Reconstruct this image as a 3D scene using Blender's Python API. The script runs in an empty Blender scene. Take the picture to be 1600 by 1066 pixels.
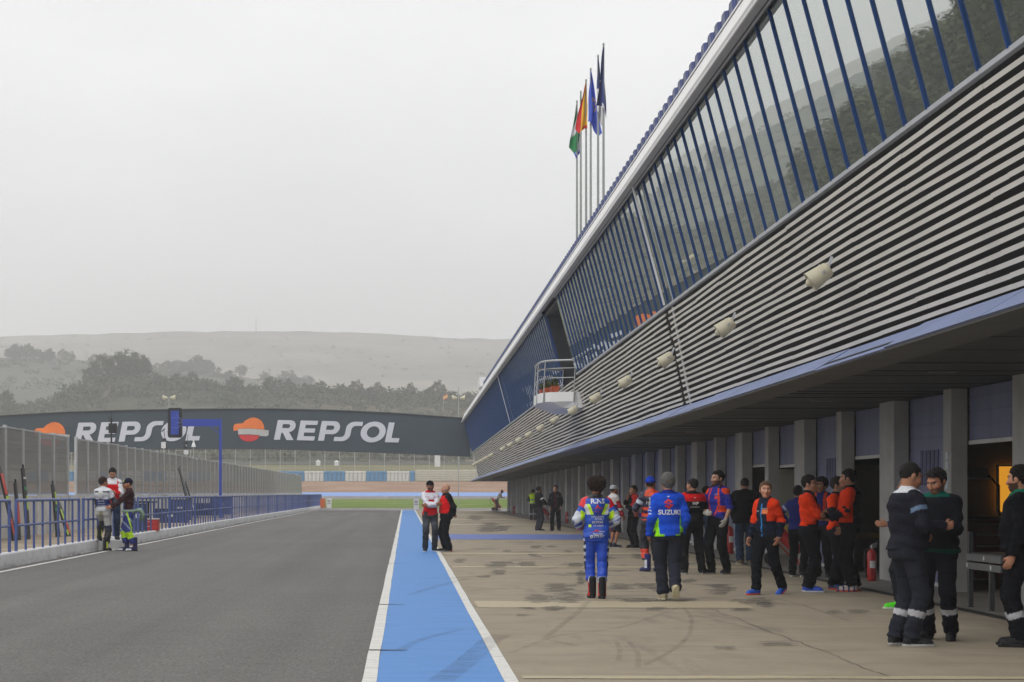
import bpy, math, random
import numpy as np
from mathutils import Vector, Matrix
from mathutils.bvhtree import BVHTree
random.seed(7)
rng = np.random.default_rng(7)
F = 3111.11          # focal length in photograph pixels
CAMZ = 1.5
SL = 0.00482         # fall of the building's level lines against the rising pit lane
def PT(px, py, D):
    return Vector(((px - 633.0) * D / F, D, CAMZ + (770.0 - py) * D / F))
def DG(py):          # distance of a point lying on the lane
    return CAMZ * F / (py - 770.0)
def srgb(h):
    h = h.lstrip('#'); o = []
    for i in (0, 2, 4):
        v = int(h[i:i+2], 16) / 255
        o.append(v / 12.92 if v <= .04045 else ((v + .055) / 1.055) ** 2.4)
    return tuple(o)
scene = bpy.context.scene
COL = scene.collection
# ------------------------------------------------------------------ materials
def new_mat(name):
    m = bpy.data.materials.new(name); m.use_nodes = True
    nt = m.node_tree; b = nt.nodes['Principled BSDF']
    return m, nt, b
def nd(nt, t, **kw):
    n = nt.nodes.new(t)
    for k, v in kw.items(): setattr(n, k, v)
    return n
def coords(nt, scale=(1, 1, 1)):
    tc = nd(nt, 'ShaderNodeTexCoord'); mp = nd(nt, 'ShaderNodeMapping')
    mp.inputs['Scale'].default_value = scale
    nt.links.new(tc.outputs['Object'], mp.inputs['Vector'])
    return mp.outputs['Vector']
def noise(nt, vec, scale, detail=4, rough=.55):
    n = nd(nt, 'ShaderNodeTexNoise'); n.inputs['Scale'].default_value = scale
    n.inputs['Detail'].default_value = detail; n.inputs['Roughness'].default_value = rough
    nt.links.new(vec, n.inputs['Vector']); return n.outputs['Fac']
def ramp(nt, fac, stops):
    r = nd(nt, 'ShaderNodeValToRGB'); e = r.color_ramp.elements
    while len(e) < len(stops): e.new(.5)
    for k, (p, c) in enumerate(stops):
        e[k].position = p
        e[k].color = (c if len(c) == 4 else (*c, 1)) if hasattr(c, '__len__') else (c, c, c, 1)
    nt.links.new(fac, r.inputs['Fac']); return r.outputs['Color']
def mixc(nt, fac, a, b, mode='MIX'):
    m = nd(nt, 'ShaderNodeMix', data_type='RGBA', blend_type=mode)
    for s, v in ((m.inputs[0], fac), (m.inputs[6], a), (m.inputs[7], b)):
        if hasattr(v, 'default_value') or hasattr(v, 'is_linked'): nt.links.new(v, s)
        elif s == m.inputs[0]: s.default_value = v
        else: s.default_value = (*v, 1) if len(v) == 3 else v
    return m.outputs[2]
def bump(nt, b, fac, strength=.3, dist=.01):
    n = nd(nt, 'ShaderNodeBump'); n.inputs['Strength'].default_value = strength
    n.inputs['Distance'].default_value = dist
    nt.links.new(fac, n.inputs['Height']); nt.links.new(n.outputs['Normal'], b.inputs['Normal'])
def M(name, col, rough=.6, var=.12, scale=3.0, metal=0, bmp=0, spec=.5, stretch=(1, 1, 1)):
    """plain painted / cast surface with a little wear"""
    m, nt, b = new_mat(name)
    if isinstance(col, str): col = srgb(col)
    v = coords(nt, stretch)
    n = noise(nt, v, scale, 6, .6)
    lo = tuple(c * (1 - var * 1.6) for c in col); hi = tuple(min(1, c * (1 + var * 1.2)) for c in col)
    nt.links.new(ramp(nt, n, [(.25, lo), (.5, col), (.78, hi)]), b.inputs['Base Color'])
    b.inputs['Roughness'].default_value = rough; b.inputs['Metallic'].default_value = metal
    b.inputs['Specular IOR Level'].default_value = spec
    if bmp:
        bump(nt, b, noise(nt, v, scale * 12, 3), bmp, .01)
    return m
# ------------------------------------------------------------------ mesh builder
class MB:
    def __init__(s): s.v = []; s.f = []; s.mi = []
    def add(s, vs, fs, mi=0):
        o = len(s.v); s.v += [tuple(p) for p in vs]
        s.f += [tuple(o + i for i in f) for f in fs]; s.mi += [mi] * len(fs); return s
    def box(s, x0, x1, y0, y1, z0, z1, mi=0, sl=0.0):
        k = lambda x, y, z: (x, y, z - sl * y)
        vs = [k(x, y, z) for z in (z0, z1) for y in (y0, y1) for x in (x0, x1)]
        return s.add(vs, [(0, 2, 3, 1), (4, 5, 7, 6), (0, 1, 5, 4), (2, 6, 7, 3), (0, 4, 6, 2), (1, 3, 7, 5)], mi)
    def bar(s, a, b, w, h=None, mi=0, up=(0, 0, 1)):
        a = Vector(a); b = Vector(b); d = (b - a).normalized(); up = Vector(up)
        if abs(d.dot(up)) > .98: up = Vector((0, 1, 0))
        x = d.cross(up).normalized(); y = x.cross(d).normalized(); h = h or w
        vs = []
        for p in (a, b):
            for sx, sy in ((-1, -1), (1, -1), (1, 1), (-1, 1)):
                vs.append(p + x * (sx * w / 2) + y * (sy * h / 2))
        return s.add(vs, [(3, 2, 1, 0), (4, 5, 6, 7), (0, 1, 5, 4), (1, 2, 6, 5), (2, 3, 7, 6), (3, 0, 4, 7)], mi)
    def tube(s, pts, r, n=8, mi=0, cap=True):
        pts = [Vector(p) for p in pts]; rs = r if hasattr(r, '__len__') else [r] * len(pts)
        o = len(s.v); vs = []; fs = []
        ref = None
        for i, p in enumerate(pts):
            d = (pts[min(i + 1, len(pts) - 1)] - pts[max(i - 1, 0)]).normalized()
            if ref is None: ref = Vector((0, 0, 1)) if abs(d.z) < .9 else Vector((1, 0, 0))
            x = d.cross(ref).normalized(); y = x.cross(d)
            ref = y
            for k in range(n):
                t = 2 * math.pi * k / n
                vs.append(p + (x * math.cos(t) + y * math.sin(t)) * rs[i])
        for i in range(len(pts) - 1):
            for k in range(n):
                a = i * n + k; b = i * n + (k + 1) % n
                fs.append((a, b, b + n, a + n))
        if cap:
            fs.append(tuple(range(n - 1, -1, -1))); fs.append(tuple(range((len(pts) - 1) * n, len(pts) * n)))
        return s.add(vs, fs, mi)
    def poly(s, pts2, f, depth, mi=0):
        """extruded 2D outline; f maps (a, b, t) to a point, t in 0..depth"""
        n = len(pts2)
        vs = [f(a, b, 0) for a, b in pts2] + [f(a, b, depth) for a, b in pts2]
        fs = [tuple(range(n)), tuple(range(2 * n - 1, n - 1, -1))]
        fs += [(i, i + n, (i + 1) % n + n, (i + 1) % n) for i in range(n)]
        return s.add(vs, fs, mi)
    def build(s, name, mats, parent=None, smooth=False, loc=None):
        me = bpy.data.meshes.new(name)
        vs = s.v
        if loc is not None: vs = [(p[0] - loc[0], p[1] - loc[1], p[2] - loc[2]) for p in vs]
        me.from_pydata(vs, [], s.f); me.update()
        if not isinstance(mats, (list, tuple)): mats = [mats]
        for m in mats: me.materials.append(m)
        if len(mats) > 1: me.polygons.foreach_set('material_index', s.mi)
        if smooth: me.polygons.foreach_set('use_smooth', [True] * len(me.polygons))
        return link(name, me, parent, loc)
def link(name, me, parent=None, loc=None):
    o = bpy.data.objects.new(name, me); COL.objects.link(o)
    if loc is not None: o.location = loc
    if parent is not None: o.parent = parent
    return o
def tag(o, label, cat, group=None, kind=None):
    o['label'] = label; o['category'] = cat
    if group: o['group'] = group
    if kind: o['kind'] = kind
    return o
def thing(name, label, cat, loc=(0, 0, 0), group=None, rz=0):
    o = bpy.data.objects.new(name, None); COL.objects.link(o)
    o.location = loc; o.rotation_euler = (0, 0, rz); o.empty_display_size = .1
    return tag(o, label, cat, group)
def struct(o): o['kind'] = 'structure'; return o
def copy_tree(o, parent=None):
    c = o.copy(); COL.objects.link(c)
    if parent is not None: c.parent = parent
    for ch in list(o.children): copy_tree(ch, c)
    return c
def sub(name, mb, m, parent, **k):   # geometry given in the parent's own frame
    return mb.build(name, m, parent, **k)
def text_mesh(s, size, align='CENTER', bold=.0, ext=0, shear=0, space=1.0):
    cu = bpy.data.curves.new('lettering', 'FONT'); cu.body = s; cu.size = size
    cu.align_x = align; cu.align_y = 'CENTER'; cu.offset = bold; cu.extrude = ext; cu.shear = shear
    cu.space_character = space; cu.resolution_u = 3
    o = bpy.data.objects.new('lettering', cu); COL.objects.link(o)
    bpy.context.view_layer.update()
    me = bpy.data.meshes.new_from_object(o.evaluated_get(bpy.context.evaluated_depsgraph_get()))
    bpy.data.objects.remove(o); bpy.data.curves.remove(cu)
    return me
# ------------------------------------------------------------------ camera, sky, air
cam = bpy.data.cameras.new('camera'); co = bpy.data.objects.new('camera', cam); COL.objects.link(co)
co.location = (0, 0, CAMZ); co.rotation_euler = (math.radians(90), 0, 0)
cam.lens = 70; cam.sensor_width = 36; cam.sensor_fit = 'HORIZONTAL'
cam.shift_x = (800 - 633) / 1600; cam.shift_y = (770 - 533) / 1600
cam.clip_start = .1; cam.clip_end = 6000
scene.camera = co
SUN_EL, SUN_AZ = math.radians(52), math.radians(215)
w = bpy.data.worlds.new('World'); scene.world = w; w.use_nodes = True
nt = w.node_tree; bg = nt.nodes['Background']
sky = nd(nt, 'ShaderNodeTexSky', sky_type='NISHITA'); sky.sun_disc = False
sky.sun_elevation = SUN_EL; sky.sun_rotation = SUN_AZ; sky.air_density = 1.0; sky.dust_density = 4.0
hs = nd(nt, 'ShaderNodeHueSaturation'); hs.inputs['Saturation'].default_value = .12
nt.links.new(sky.outputs['Color'], hs.inputs['Color'])
tc = nd(nt, 'ShaderNodeTexCoord'); sx = nd(nt, 'ShaderNodeSeparateXYZ')
nt.links.new(tc.outputs['Generated'], sx.inputs['Vector'])
# overcast sheet: brighter towards the zenith, with soft broad clouds
zr = ramp(nt, sx.outputs['Z'], [(0.0, (7.4, 7.4, 7.4)), (.06, (7.6, 7.6, 7.62)), (.25, (9.0, 9.0, 9.1)), (1.0, (11.5, 11.5, 11.7))])
mp = nd(nt, 'ShaderNodeMapping'); mp.inputs['Scale'].default_value = (1.6, 1.6, 4.5)
nt.links.new(tc.outputs['Generated'], mp.inputs['Vector'])
cn = noise(nt, mp.outputs['Vector'], 1.7, 5, .5)
cl = ramp(nt, cn, [(.28, .85), (.72, 1.08)])
ov = mixc(nt, 1.0, zr, cl, 'MULTIPLY')
mx = mixc(nt, .85, hs.outputs['Color'], ov)
nt.links.new(mx, bg.inputs['Color']); bg.inputs['Strength'].default_value = .122
sl = bpy.data.lights.new('sun', 'SUN'); sl.energy = .55; sl.angle = math.radians(30); sl.color = (1, .97, .92)
so = bpy.data.objects.new('sun', sl); COL.objects.link(so)
dv = Vector((math.sin(SUN_AZ) * math.cos(SUN_EL), math.cos(SUN_AZ) * math.cos(SUN_EL), math.sin(SUN_EL)))
so.rotation_euler = dv.to_track_quat('Z', 'Y').to_euler(); so.location = dv * 100
vs = scene.view_settings; vs.view_transform = 'Standard'; vs.look = 'None'; vs.exposure = .10; vs.gamma = 1; vs.use_curve_mapping = False
scene.cycles.use_denoising = True; scene.cycles.denoiser = 'OPENIMAGEDENOISE'
scene.cycles.max_bounces = 6; scene.cycles.diffuse_bounces = 3; scene.cycles.glossy_bounces = 3
scene.cycles.transparent_max_bounces = 12; scene.cycles.volume_bounces = 1
scene.cycles.sample_clamp_indirect = 6
hz = MB().box(-1500, 1500, -40, 2500, -2.0, 200)
hm = bpy.data.materials.new('haze_air'); hm.use_nodes = True; nt = hm.node_tree
nt.nodes.remove(nt.nodes['Principled BSDF'])
pv = nd(nt, 'ShaderNodeVolumePrincipled'); pv.inputs['Density'].default_value = .0006
pv.inputs['Color'].default_value = (.93, .93, .94, 1); pv.inputs['Anisotropy'].default_value = .1
nt.links.new(pv.outputs['Volume'], nt.nodes['Material Output'].inputs['Volume'])
ho = hz.build('haze', hm); ho['kind'] = 'stuff'; ho['label'] = 'pale grey mist hanging over the whole circuit and hills'
# ------------------------------------------------------------------ ground materials
def mat_asphalt(name, col, streak=True):
    m, nt, b = new_mat(name)
    v = coords(nt)
    fine = noise(nt, v, 38, 3, .75); mid = noise(nt, v, 2.2, 5, .6)
    v2 = coords(nt, (1.0, .06, 1)); big = noise(nt, v2, .9, 4, .55)
    v3 = coords(nt, (.25, .25, .25)); cloud = noise(nt, v3, .6, 4, .6)
    c0 = ramp(nt, fine, [(.28, tuple(c * .38 for c in col)), (.5, col), (.72, tuple(c * 1.75 for c in col))])
    c1 = mixc(nt, 1.0, c0, ramp(nt, mid, [(.3, .93), (.7, 1.06)]), 'MULTIPLY')
    c2 = mixc(nt, 1.0, c1, ramp(nt, big, [(.3, .94), (.65, 1.04)]), 'MULTIPLY')
    agg = noise(nt, coords(nt, (1, .22, 1)), 22, 3, .7); c2 = mixc(nt, 1.0, c2, ramp(nt, agg, [(.3, .80), (.7, 1.20)]), 'MULTIPLY')
    lane = noise(nt, coords(nt, (.9, .012, 1)), 1.3, 3, .5); c2 = mixc(nt, 1.0, c2, ramp(nt, lane, [(.35, .88), (.62, 1.06)]), 'MULTIPLY')
    c3 = mixc(nt, 1.0, c2, ramp(nt, cloud, [(.3, .93), (.7, 1.07)]), 'MULTIPLY')
    nt.links.new(c3, b.inputs['Base Color']); b.inputs['Roughness'].default_value = .82
    b.inputs['Specular IOR Level'].default_value = .25
    bump(nt, b, fine, .5, .006)
    return m
ASPH = mat_asphalt('asphalt', (.124, .119, .110))
ASPH2 = mat_asphalt('track_asphalt', (.19, .18, .175))
def mat_concrete_apron():
    m, nt, b = new_mat('apron_concrete')
    col = srgb('948976')
    v = coords(nt); fine = noise(nt, v, 60, 3, .7); mid = noise(nt, v, 1.4, 6, .62)
    c0 = ramp(nt, mid, [(.25, tuple(c * .80 for c in col)), (.5, col), (.75, tuple(c * 1.14 for c in col))])
    c0 = mixc(nt, 1.0, c0, ramp(nt, fine, [(.3, .86), (.7, 1.12)]), 'MULTIPLY')
    vx = coords(nt, (.25, 2.2, 1)); brush = noise(nt, vx, 1.6, 5, .7)
    c0 = mixc(nt, 1.0, c0, ramp(nt, brush, [(.33, .92), (.62, 1.03)]), 'MULTIPLY')
    # rubber left by spinning tyres: blotches with ragged, brushed edges
    vd = coords(nt, (.62, .50, 1))
    dist = nd(nt, 'ShaderNodeTexNoise'); dist.inputs['Scale'].default_value = 2.2; dist.inputs['Detail'].default_value = 5
    nt.links.new(coords(nt, (.5, 2.5, 1)), dist.inputs['Vector'])
    ad = nd(nt, 'ShaderNodeVectorMath', operation='MULTIPLY_ADD'); ad.inputs[1].default_value = (.5, .5, 0)
    nt.links.new(dist.outputs['Color'], ad.inputs[0]); nt.links.new(vd, ad.inputs[2])
    bl = noise(nt, ad.outputs[0], 1.05, 3, .5)
    vb = coords(nt, (.12, .12, 1)); area = noise(nt, vb, 1.0, 2, .5)
    ar = ramp(nt, area, [(.38, 0.0), (.6, 1.0)])
    sep = nd(nt, 'ShaderNodeSeparateXYZ'); tcn = nd(nt, 'ShaderNodeTexCoord'); nt.links.new(tcn.outputs['Object'], sep.inputs[0])
    fade = ramp_map(nt, sep.outputs['Y'], 24, 30)          # the bays in front of the first garages are cleaner
    bl2 = ramp(nt, bl, [(.60, 0.0), (.66, .75), (.8, .85)])
    mm = nd(nt, 'ShaderNodeMath', operation='MULTIPLY'); nt.links.new(bl2, mm.inputs[0]); nt.links.new(fade, mm.inputs[1])
    m2 = nd(nt, 'ShaderNodeMath', operation='MULTIPLY'); nt.links.new(mm.outputs[0], m2.inputs[0]); m2.inputs[1].default_value = .85
    vs_ = coords(nt, (1.1, .18, 1)); st = noise(nt, vs_, 1.3, 4, .6)
    st2 = ramp(nt, st, [(.58, 0.0), (.7, .35)])
    mxm = nd(nt, 'ShaderNodeMath', operation='MAXIMUM'); nt.links.new(m2.outputs[0], mxm.inputs[0])
    nt.links.new(st2, mxm.inputs[1])
    c1 = mixc(nt, mxm.outputs[0], c0, (.075, .072, .068))
    # a soft darkened strip worn along the garages
    nt.links.new(c1, b.inputs['Base Color']); b.inputs['Roughness'].default_value = .78
    b.inputs['Specular IOR Level'].default_value = .3
    bump(nt, b, fine, .35, .004)
    return m
def ramp_map(nt, val, a, b_):
    r = nd(nt, 'ShaderNodeMapRange'); r.inputs[1].default_value = a; r.inputs[2].default_value = b_
    r.inputs[3].default_value = .12
    nt.links.new(val, r.inputs[0]); return r.outputs[0]
APRON = mat_concrete_apron()
def mat_paint(name, col, wear=.25, wc=(.2, .2, .19)):
    m, nt, b = new_mat(name)
    if isinstance(col, str): col = srgb(col)
    v = coords(nt); n1 = noise(nt, v, 9, 6, .7); n2 = noise(nt, coords(nt, (.3, 3.0, 1)), 2.5, 5, .65)
    n3 = noise(nt, v, 70, 2, .6)
    c = ramp(nt, n2, [(.25, tuple(q * .76 for q in col)), (.5, col), (.8, tuple(min(.9, q * 1.12) for q in col))])
    c = mixc(nt, 1.0, c, ramp(nt, n3, [(.3, .9), (.7, 1.07)]), 'MULTIPLY')
    c = mixc(nt, ramp(nt, n1, [(.54, 0.0), (.72, wear)]), c, wc)
    nt.links.new(c, b.inputs['Base Color']); b.inputs['Roughness'].default_value = .6
    b.inputs['Specular IOR Level'].default_value = .3
    bump(nt, b, n3, .25, .004)
    return m
WHITEP = mat_paint('white_line_paint', (.64, .63, .59), .6)
BLUEP = mat_paint('blue_lane_paint', (.070, .23, .55), .3, (.16, .24, .38))
CREAMP = mat_paint('cream_marking_paint', (.43, .36, .235), .75, (.2, .17, .13))
BLUEM = mat_paint('blue_marking_paint', (.10, .15, .40), .6, (.2, .18, .2))
BLACKP = M('rubber_mark', (.035, .034, .033), .8, .2, 8)
# ------------------------------------------------------------------ lie of the land
def interp(tbl, x): return np.interp(x, [a for a, _ in tbl], [b for _, b in tbl])
C1 = [(-900, 590), (-400, 600), (-100, 622), (0, 642), (60, 638), (100, 620), (140, 604), (190, 594), (240, 600), (300, 602), (350, 612), (400, 616), (480, 614), (560, 620), (640, 622), (720, 624), (800, 628), (1600, 640)]
C2 = [(-900, 530), (-400, 540), (0, 556), (100, 557), (140, 562), (240, 576), (320, 574), (380, 588), (450, 602), (800, 626), (1600, 640)]
C3 = [(-900, 545), (-400, 533), (0, 526), (200, 521), (350, 517.5), (450, 518), (550, 520), (650, 525), (790, 531), (1200, 545), (2200, 560)]
ROWS = [(172.4, 797), (190, 794), (260, 780), (283, 775.3), (291, 769.5), (330, 752.5), (345, 745), (380, 734), (420, 727), (500, 700), (590, 665),
        (680, C1), (760, [(a, b + 26) for a, b in C1]), (930, 652), (1150, C2), (1220, [(a, b + 20) for a, b in C2]), (1450, 598), (1720, 560), (2000, C3), (2400, [(a, b + 30) for a, b in C3])]
def sstep(a, b, x):
    t = np.clip((x - a) / (b - a), 0, 1); return t * t * (3 - 2 * t)
def land(X, Y):
    X = np.asarray(X, float); Y = np.asarray(Y, float)
    px = X * F / np.maximum(Y, 172.4) + 633
    zs = []
    for D, y in ROWS:
        yy = interp(y, px) if isinstance(y, list) else y
        z = CAMZ + (770 - yy) * D / F
        zs.append(np.broadcast_to(z, X.shape))
    zs = np.array(zs); Ds = np.array([r[0] for r in ROWS])
    k = np.clip(np.searchsorted(Ds, Y) - 1, 0, len(Ds) - 2)
    t = np.clip((Y - Ds[k]) / (Ds[k + 1] - Ds[k]), 0, 1)
    idx = np.arange(X.size).reshape(X.shape)
    f = zs.reshape(len(Ds), -1)
    z = f[k.ravel(), idx.ravel()].reshape(X.shape) * (1 - t) + f[k.ravel() + 1, idx.ravel()].reshape(X.shape) * t
    z = np.where(Y < 172.4, 0.0, z)
    g = sstep(0, 30, (-.212 * Y - 8) - X) * sstep(90, 170, Y) * (1 - sstep(420, 700, Y))
    return z + 9 * g
def landz(x, y): return float(land(np.array([x]), np.array([y]))[0])
def band(name, y0, y1, m, ny, nx=90, dz=0.0, x0=None, x1=None, rough=0.0):
    mb = MB(); ys = np.linspace(y0, y1, ny + 1)
    for y in ys:
        xa = x0 if x0 is not None else -max(400, y * .62); xb = x1 if x1 is not None else max(330, y * .5)
        xs = np.linspace(xa, xb, nx + 1)
        zz = land(xs, np.full(nx + 1, y)) + dz
        if rough and y not in (ys[0], ys[-1]): zz = zz + rng.normal(0, rough, nx + 1)
        mb.v += [(x, y, z) for x, z in zip(xs.tolist(), zz.tolist())]
    for j in range(ny):
        for i in range(nx):
            a = j * (nx + 1) + i; mb.f.append((a, a + 1, a + nx + 2, a + nx + 1)); mb.mi.append(0)
    return struct(mb.build(name, m, smooth=True))
def mat_land(name, a, b_, c, s1, s2, rough=.95):
    m, nt, b = new_mat(name); v = coords(nt)
    n1 = noise(nt, v, s1, 6, .65); n2 = noise(nt, v, s2, 4, .6)
    cc = ramp(nt, n1, [(.34, a), (.5, b_), (.66, c)])
    cc = mixc(nt, 1.0, cc, ramp(nt, n2, [(.3, .75), (.7, 1.2)]), 'MULTIPLY')
    nt.links.new(cc, b.inputs['Base Color']); b.inputs['Roughness'].default_value = rough
    b.inputs['Specular IOR Level'].default_value = .1
    return m
GRASSM = mat_land('grass_green', (.085, .13, .018), (.125, .19, .026), (.19, .22, .05), .12, 1.5)
GRAVEL = mat_land('gravel_tan', (.23, .145, .10), (.30, .19, .13), (.36, .25, .18), .15, 2)
BANKM = mat_land('bank_olive', (.13, .12, .055), (.19, .17, .09), (.12, .135, .05), .05, .6)
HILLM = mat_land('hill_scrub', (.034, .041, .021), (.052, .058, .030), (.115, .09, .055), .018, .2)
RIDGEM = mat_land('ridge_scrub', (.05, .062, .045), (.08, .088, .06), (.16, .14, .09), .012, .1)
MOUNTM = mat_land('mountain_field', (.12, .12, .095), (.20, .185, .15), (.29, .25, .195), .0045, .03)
NEARG = mat_land('yard_ground', (.22, .17, .12), (.27, .21, .15), (.32, .26, .19), .3, 2.5)
band('ground', -70, 172.4, NEARG, 4, 40, -.03, -420, 420)
band('exit_road', 172.4, 190, ASPH2, 3, 120)
band('grass', 190, 260, GRASSM, 12, 120)
band('track', 260, 283, ASPH2, 4, 120)
BLUEK = mat_paint('kerb_blue', (.17, .30, .62), .3, (.3, .35, .45))
band('blue_run_off', 283, 291, BLUEK, 2, 120)
band('gravel_trap', 291, 330.3, GRAVEL, 8, 120)
band('bank', 330.3, 420, BANKM, 12, 120)
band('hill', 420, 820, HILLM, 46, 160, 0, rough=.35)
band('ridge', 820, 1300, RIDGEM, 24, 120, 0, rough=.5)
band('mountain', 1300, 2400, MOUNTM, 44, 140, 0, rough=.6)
# ------------------------------------------------------------------ lanes and markings (flush sheets 4 mm apart)
def sheet(name, m, x0, x1, y0, y1, z=0.0, nx=1, ny=1):
    mb = MB(); xs = np.linspace(x0, x1, nx + 1); ys = np.linspace(y0, y1, ny + 1)
    for y in ys:
        for x in xs: mb.v.append((x, y, z))
    for j in range(ny):
        for i in range(nx):
            a = j * (nx + 1) + i; mb.f.append((a, a + 1, a + nx + 2, a + nx + 1)); mb.mi.append(0)
    return struct(mb.build(name, m))
sheet('pit_lane', ASPH, -8.3, .9, -30, 172.4, 0)
sheet('apron', APRON, .9, 7.06, -30, 172.4, 0)
sheet('blue_lane_strip', BLUEP, -.23, .79, -30, 172.0, .004)
def wobble_line(name, m, xa, xb, y0, y1, z, amp=.008, step=1.2):
    mb = MB(); ys = np.arange(y0, y1 + step, step)
    wl = rng.normal(0, amp, len(ys)); wr = rng.normal(0, amp, len(ys))
    for y, a, b in zip(ys, wl, wr): mb.v += [(xa + a, y, z), (xb + b, y, z)]
    for i in range(len(ys) - 1): mb.f.append((2*i, 2*i+1, 2*i+3, 2*i+2)); mb.mi.append(0)
    return struct(mb.build(name, m))
wobble_line('white_line', WHITEP, -.345, -.228, -30, 172, .008, .004, 2.2)
wobble_line('white_line', WHITEP, .788, .893, -30, 172, .008, .003, 2.2)
wobble_line('white_line', WHITEP, -7.70, -7.58, -30, 190, .006, .004)
def cross_line(py0, py1, m, x0=.95, x1=6.9, tilt=0.003, name='marking'):
    ya, yb = DG(max(py0, py1)), DG(min(py0, py1)); mb = MB(); n = 24
    for i in range(n + 1):
        x = x0 + (x1 - x0) * i / n; s = -tilt * (x - x0) * (ya / 3.0)
        mb.v += [(x, ya + s + random.uniform(-.02, .02), .005), (x, yb + s + random.uniform(-.03, .03), .005)]
    for i in range(n): mb.f.append((2*i, 2*i+2, 2*i+3, 2*i+1)); mb.mi.append(0)
    return struct(mb.build(name, m))
cross_line(1056.5, 1061, CREAMP); cross_line(939.8, 950, CREAMP, .95, 4.55); cross_line(885, 887.2, CREAMP)
cross_line(864, 866, CREAMP); cross_line(835, 843, BLUEM); cross_line(819.2, 820.4, CREAMP); cross_line(811.6, 812.6, CREAMP); cross_line(804.4, 805.2, CREAMP)
for k, py in enumerate((1018, 946, 881.5, 865, 851.5, 842, 833, 826)):     # rubber ticks where the timing strips cross the white line
    y = DG(py); mb = MB(); mb.v = [(-.345, y, .0125), (.02 - .02 * (k % 3), y + .02, .0125), (.02 - .02 * (k % 3), y + .06, .0125), (-.345, y + .10, .0125)]; mb.f = [(0, 1, 2, 3)]; mb.mi = [0]
    struct(mb.build('tyre_scuff', BLACKP))
# tyre marks curling over the apron
def mat_skid():
    m, nt, b = new_mat('skid_rubber'); v = coords(nt)
    n = noise(nt, v, 3.5, 5, .7); n2 = noise(nt, v, 30, 3, .7)
    b.inputs['Base Color'].default_value = (.06, .056, .052, 1); b.inputs['Roughness'].default_value = .85
    a = mixc(nt, 1.0, ramp(nt, n, [(.36, .02), (.7, .30)]), ramp(nt, n2, [(.3, .4), (.6, 1.0)]), 'MULTIPLY')
    nt.links.new(a, b.inputs['Alpha']); return m
SKID = mat_skid()
def skid(pts, wd):
    mb = MB(); P = [Vector((x, y, .009)) for x, y in pts]; Q = []
    for i in range(len(P) - 1):                           # Catmull-Rom through the points
        p0, p1, p2, p3 = P[max(i-1, 0)], P[i], P[i+1], P[min(i+2, len(P)-1)]
        for k in range(8):
            t = k / 8; Q.append(.5 * (2*p1 + (p2-p0)*t + (2*p0-5*p1+4*p2-p3)*t*t + (3*p1-p0-3*p2+p3)*t**3))
    Q.append(P[-1])
    for i, q in enumerate(Q):
        d = (Q[min(i+1, len(Q)-1)] - Q[max(i-1, 0)]); nn = Vector((-d.y, d.x, 0)).normalized() * wd / 2
        mb.v += [q - nn, q + nn]
    for i in range(len(Q) - 1): mb.f.append((2*i, 2*i+1, 2*i+3, 2*i+2)); mb.mi.append(0)
    return struct(mb.build('tyre_mark', SKID))
def GX(px, py): D = DG(py); return ((px - 633) * D / F, D)
for pts, wd in ((((800, 1021), (870, 995), (960, 983), (1020, 965), (1060, 950)), .06), (((850, 1000), (880, 975), (905, 955), (920, 940)), .08),
                (((1006, 1040), (1045, 1020), (1075, 995), (1080, 968), (1068, 950)), .05), (((700, 905), (790, 897), (880, 885), (950, 872)), .16),
                (((730, 925), (830, 917), (930, 910), (1040, 905)), .10), (((900, 925), (1000, 916), (1100, 905), (1200, 900)), .18),
                (((760, 880), (830, 874), (900, 868)), .25), (((688, 1066), (735, 1030), (765, 1003), (785, 993)), .22)):
    skid([GX(*p) for p in pts], wd)
for pts, wd in ((((960, 1000), (968, 1015), (966, 1035)), .05), (((983, 1005), (996, 1022), (997, 1045)), .05), (((800, 1005), (850, 1001), (900, 1010)), .06), (((620, 1020), (660, 1000), (720, 985)), .10), (((900, 960), (980, 955), (1080, 962), (1180, 985)), .07), (((1150, 930), (1230, 940), (1330, 972)), .08), (((640, 930), (690, 915), (730, 905)), .12)):
    skid([GX(*p) for p in pts], wd)
# rubber scrubbed into the concrete: ragged blotches brushed across the lane
def mat_stain():
    m, nt, b = new_mat('rubber_stain'); v = coords(nt); n = noise(nt, coords(nt, (.8, 3.2, 1)), 3.0, 5, .7); n2 = noise(nt, v, 40, 2, .7)
    b.inputs['Base Color'].default_value = (.062, .062, .058, 1); b.inputs['Roughness'].default_value = .85
    a = mixc(nt, 1.0, ramp(nt, n, [(.36, .0), (.54, .54)]), ramp(nt, n2, [(.3, .55), (.6, 1.0)]), 'MULTIPLY')
    nt.links.new(a, b.inputs['Alpha']); return m
STAIN = mat_stain(); stains = MB()
BZ = [.0055]
def blotch(px0, px1, py0, py1, dens=1.0):
    BZ[0] += .0003; z = BZ[0]; n = max(3, int((py1 - py0) * 1.1)); c0, c1 = px0, px1; r2 = random.Random(int(px0 * 7 + py0))
    for i in range(n):
        pa, pb = py0 + (py1 - py0) * i / n, py0 + (py1 - py0) * (i + 1) / n; ya, yb = DG(pb), DG(pa)
        f = math.sin(math.pi * (i + .6) / (n + .2)) ** .5; mid = (px0 + px1) / 2 + r2.uniform(-.16, .16) * (px1 - px0); h = (px1 - px0) / 2 * (.55 + .45 * f) * r2.uniform(.45, 1.1)
        k = ((ya + yb) / 2) / F; stains.add([((mid - h - 633) * k, ya, z), ((mid + h * .9 - 633) * k, ya, z), ((mid + h - 633) * k, yb, z), ((mid - h * .8 - 633) * k, yb, z)], [(0, 1, 2, 3)])
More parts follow.
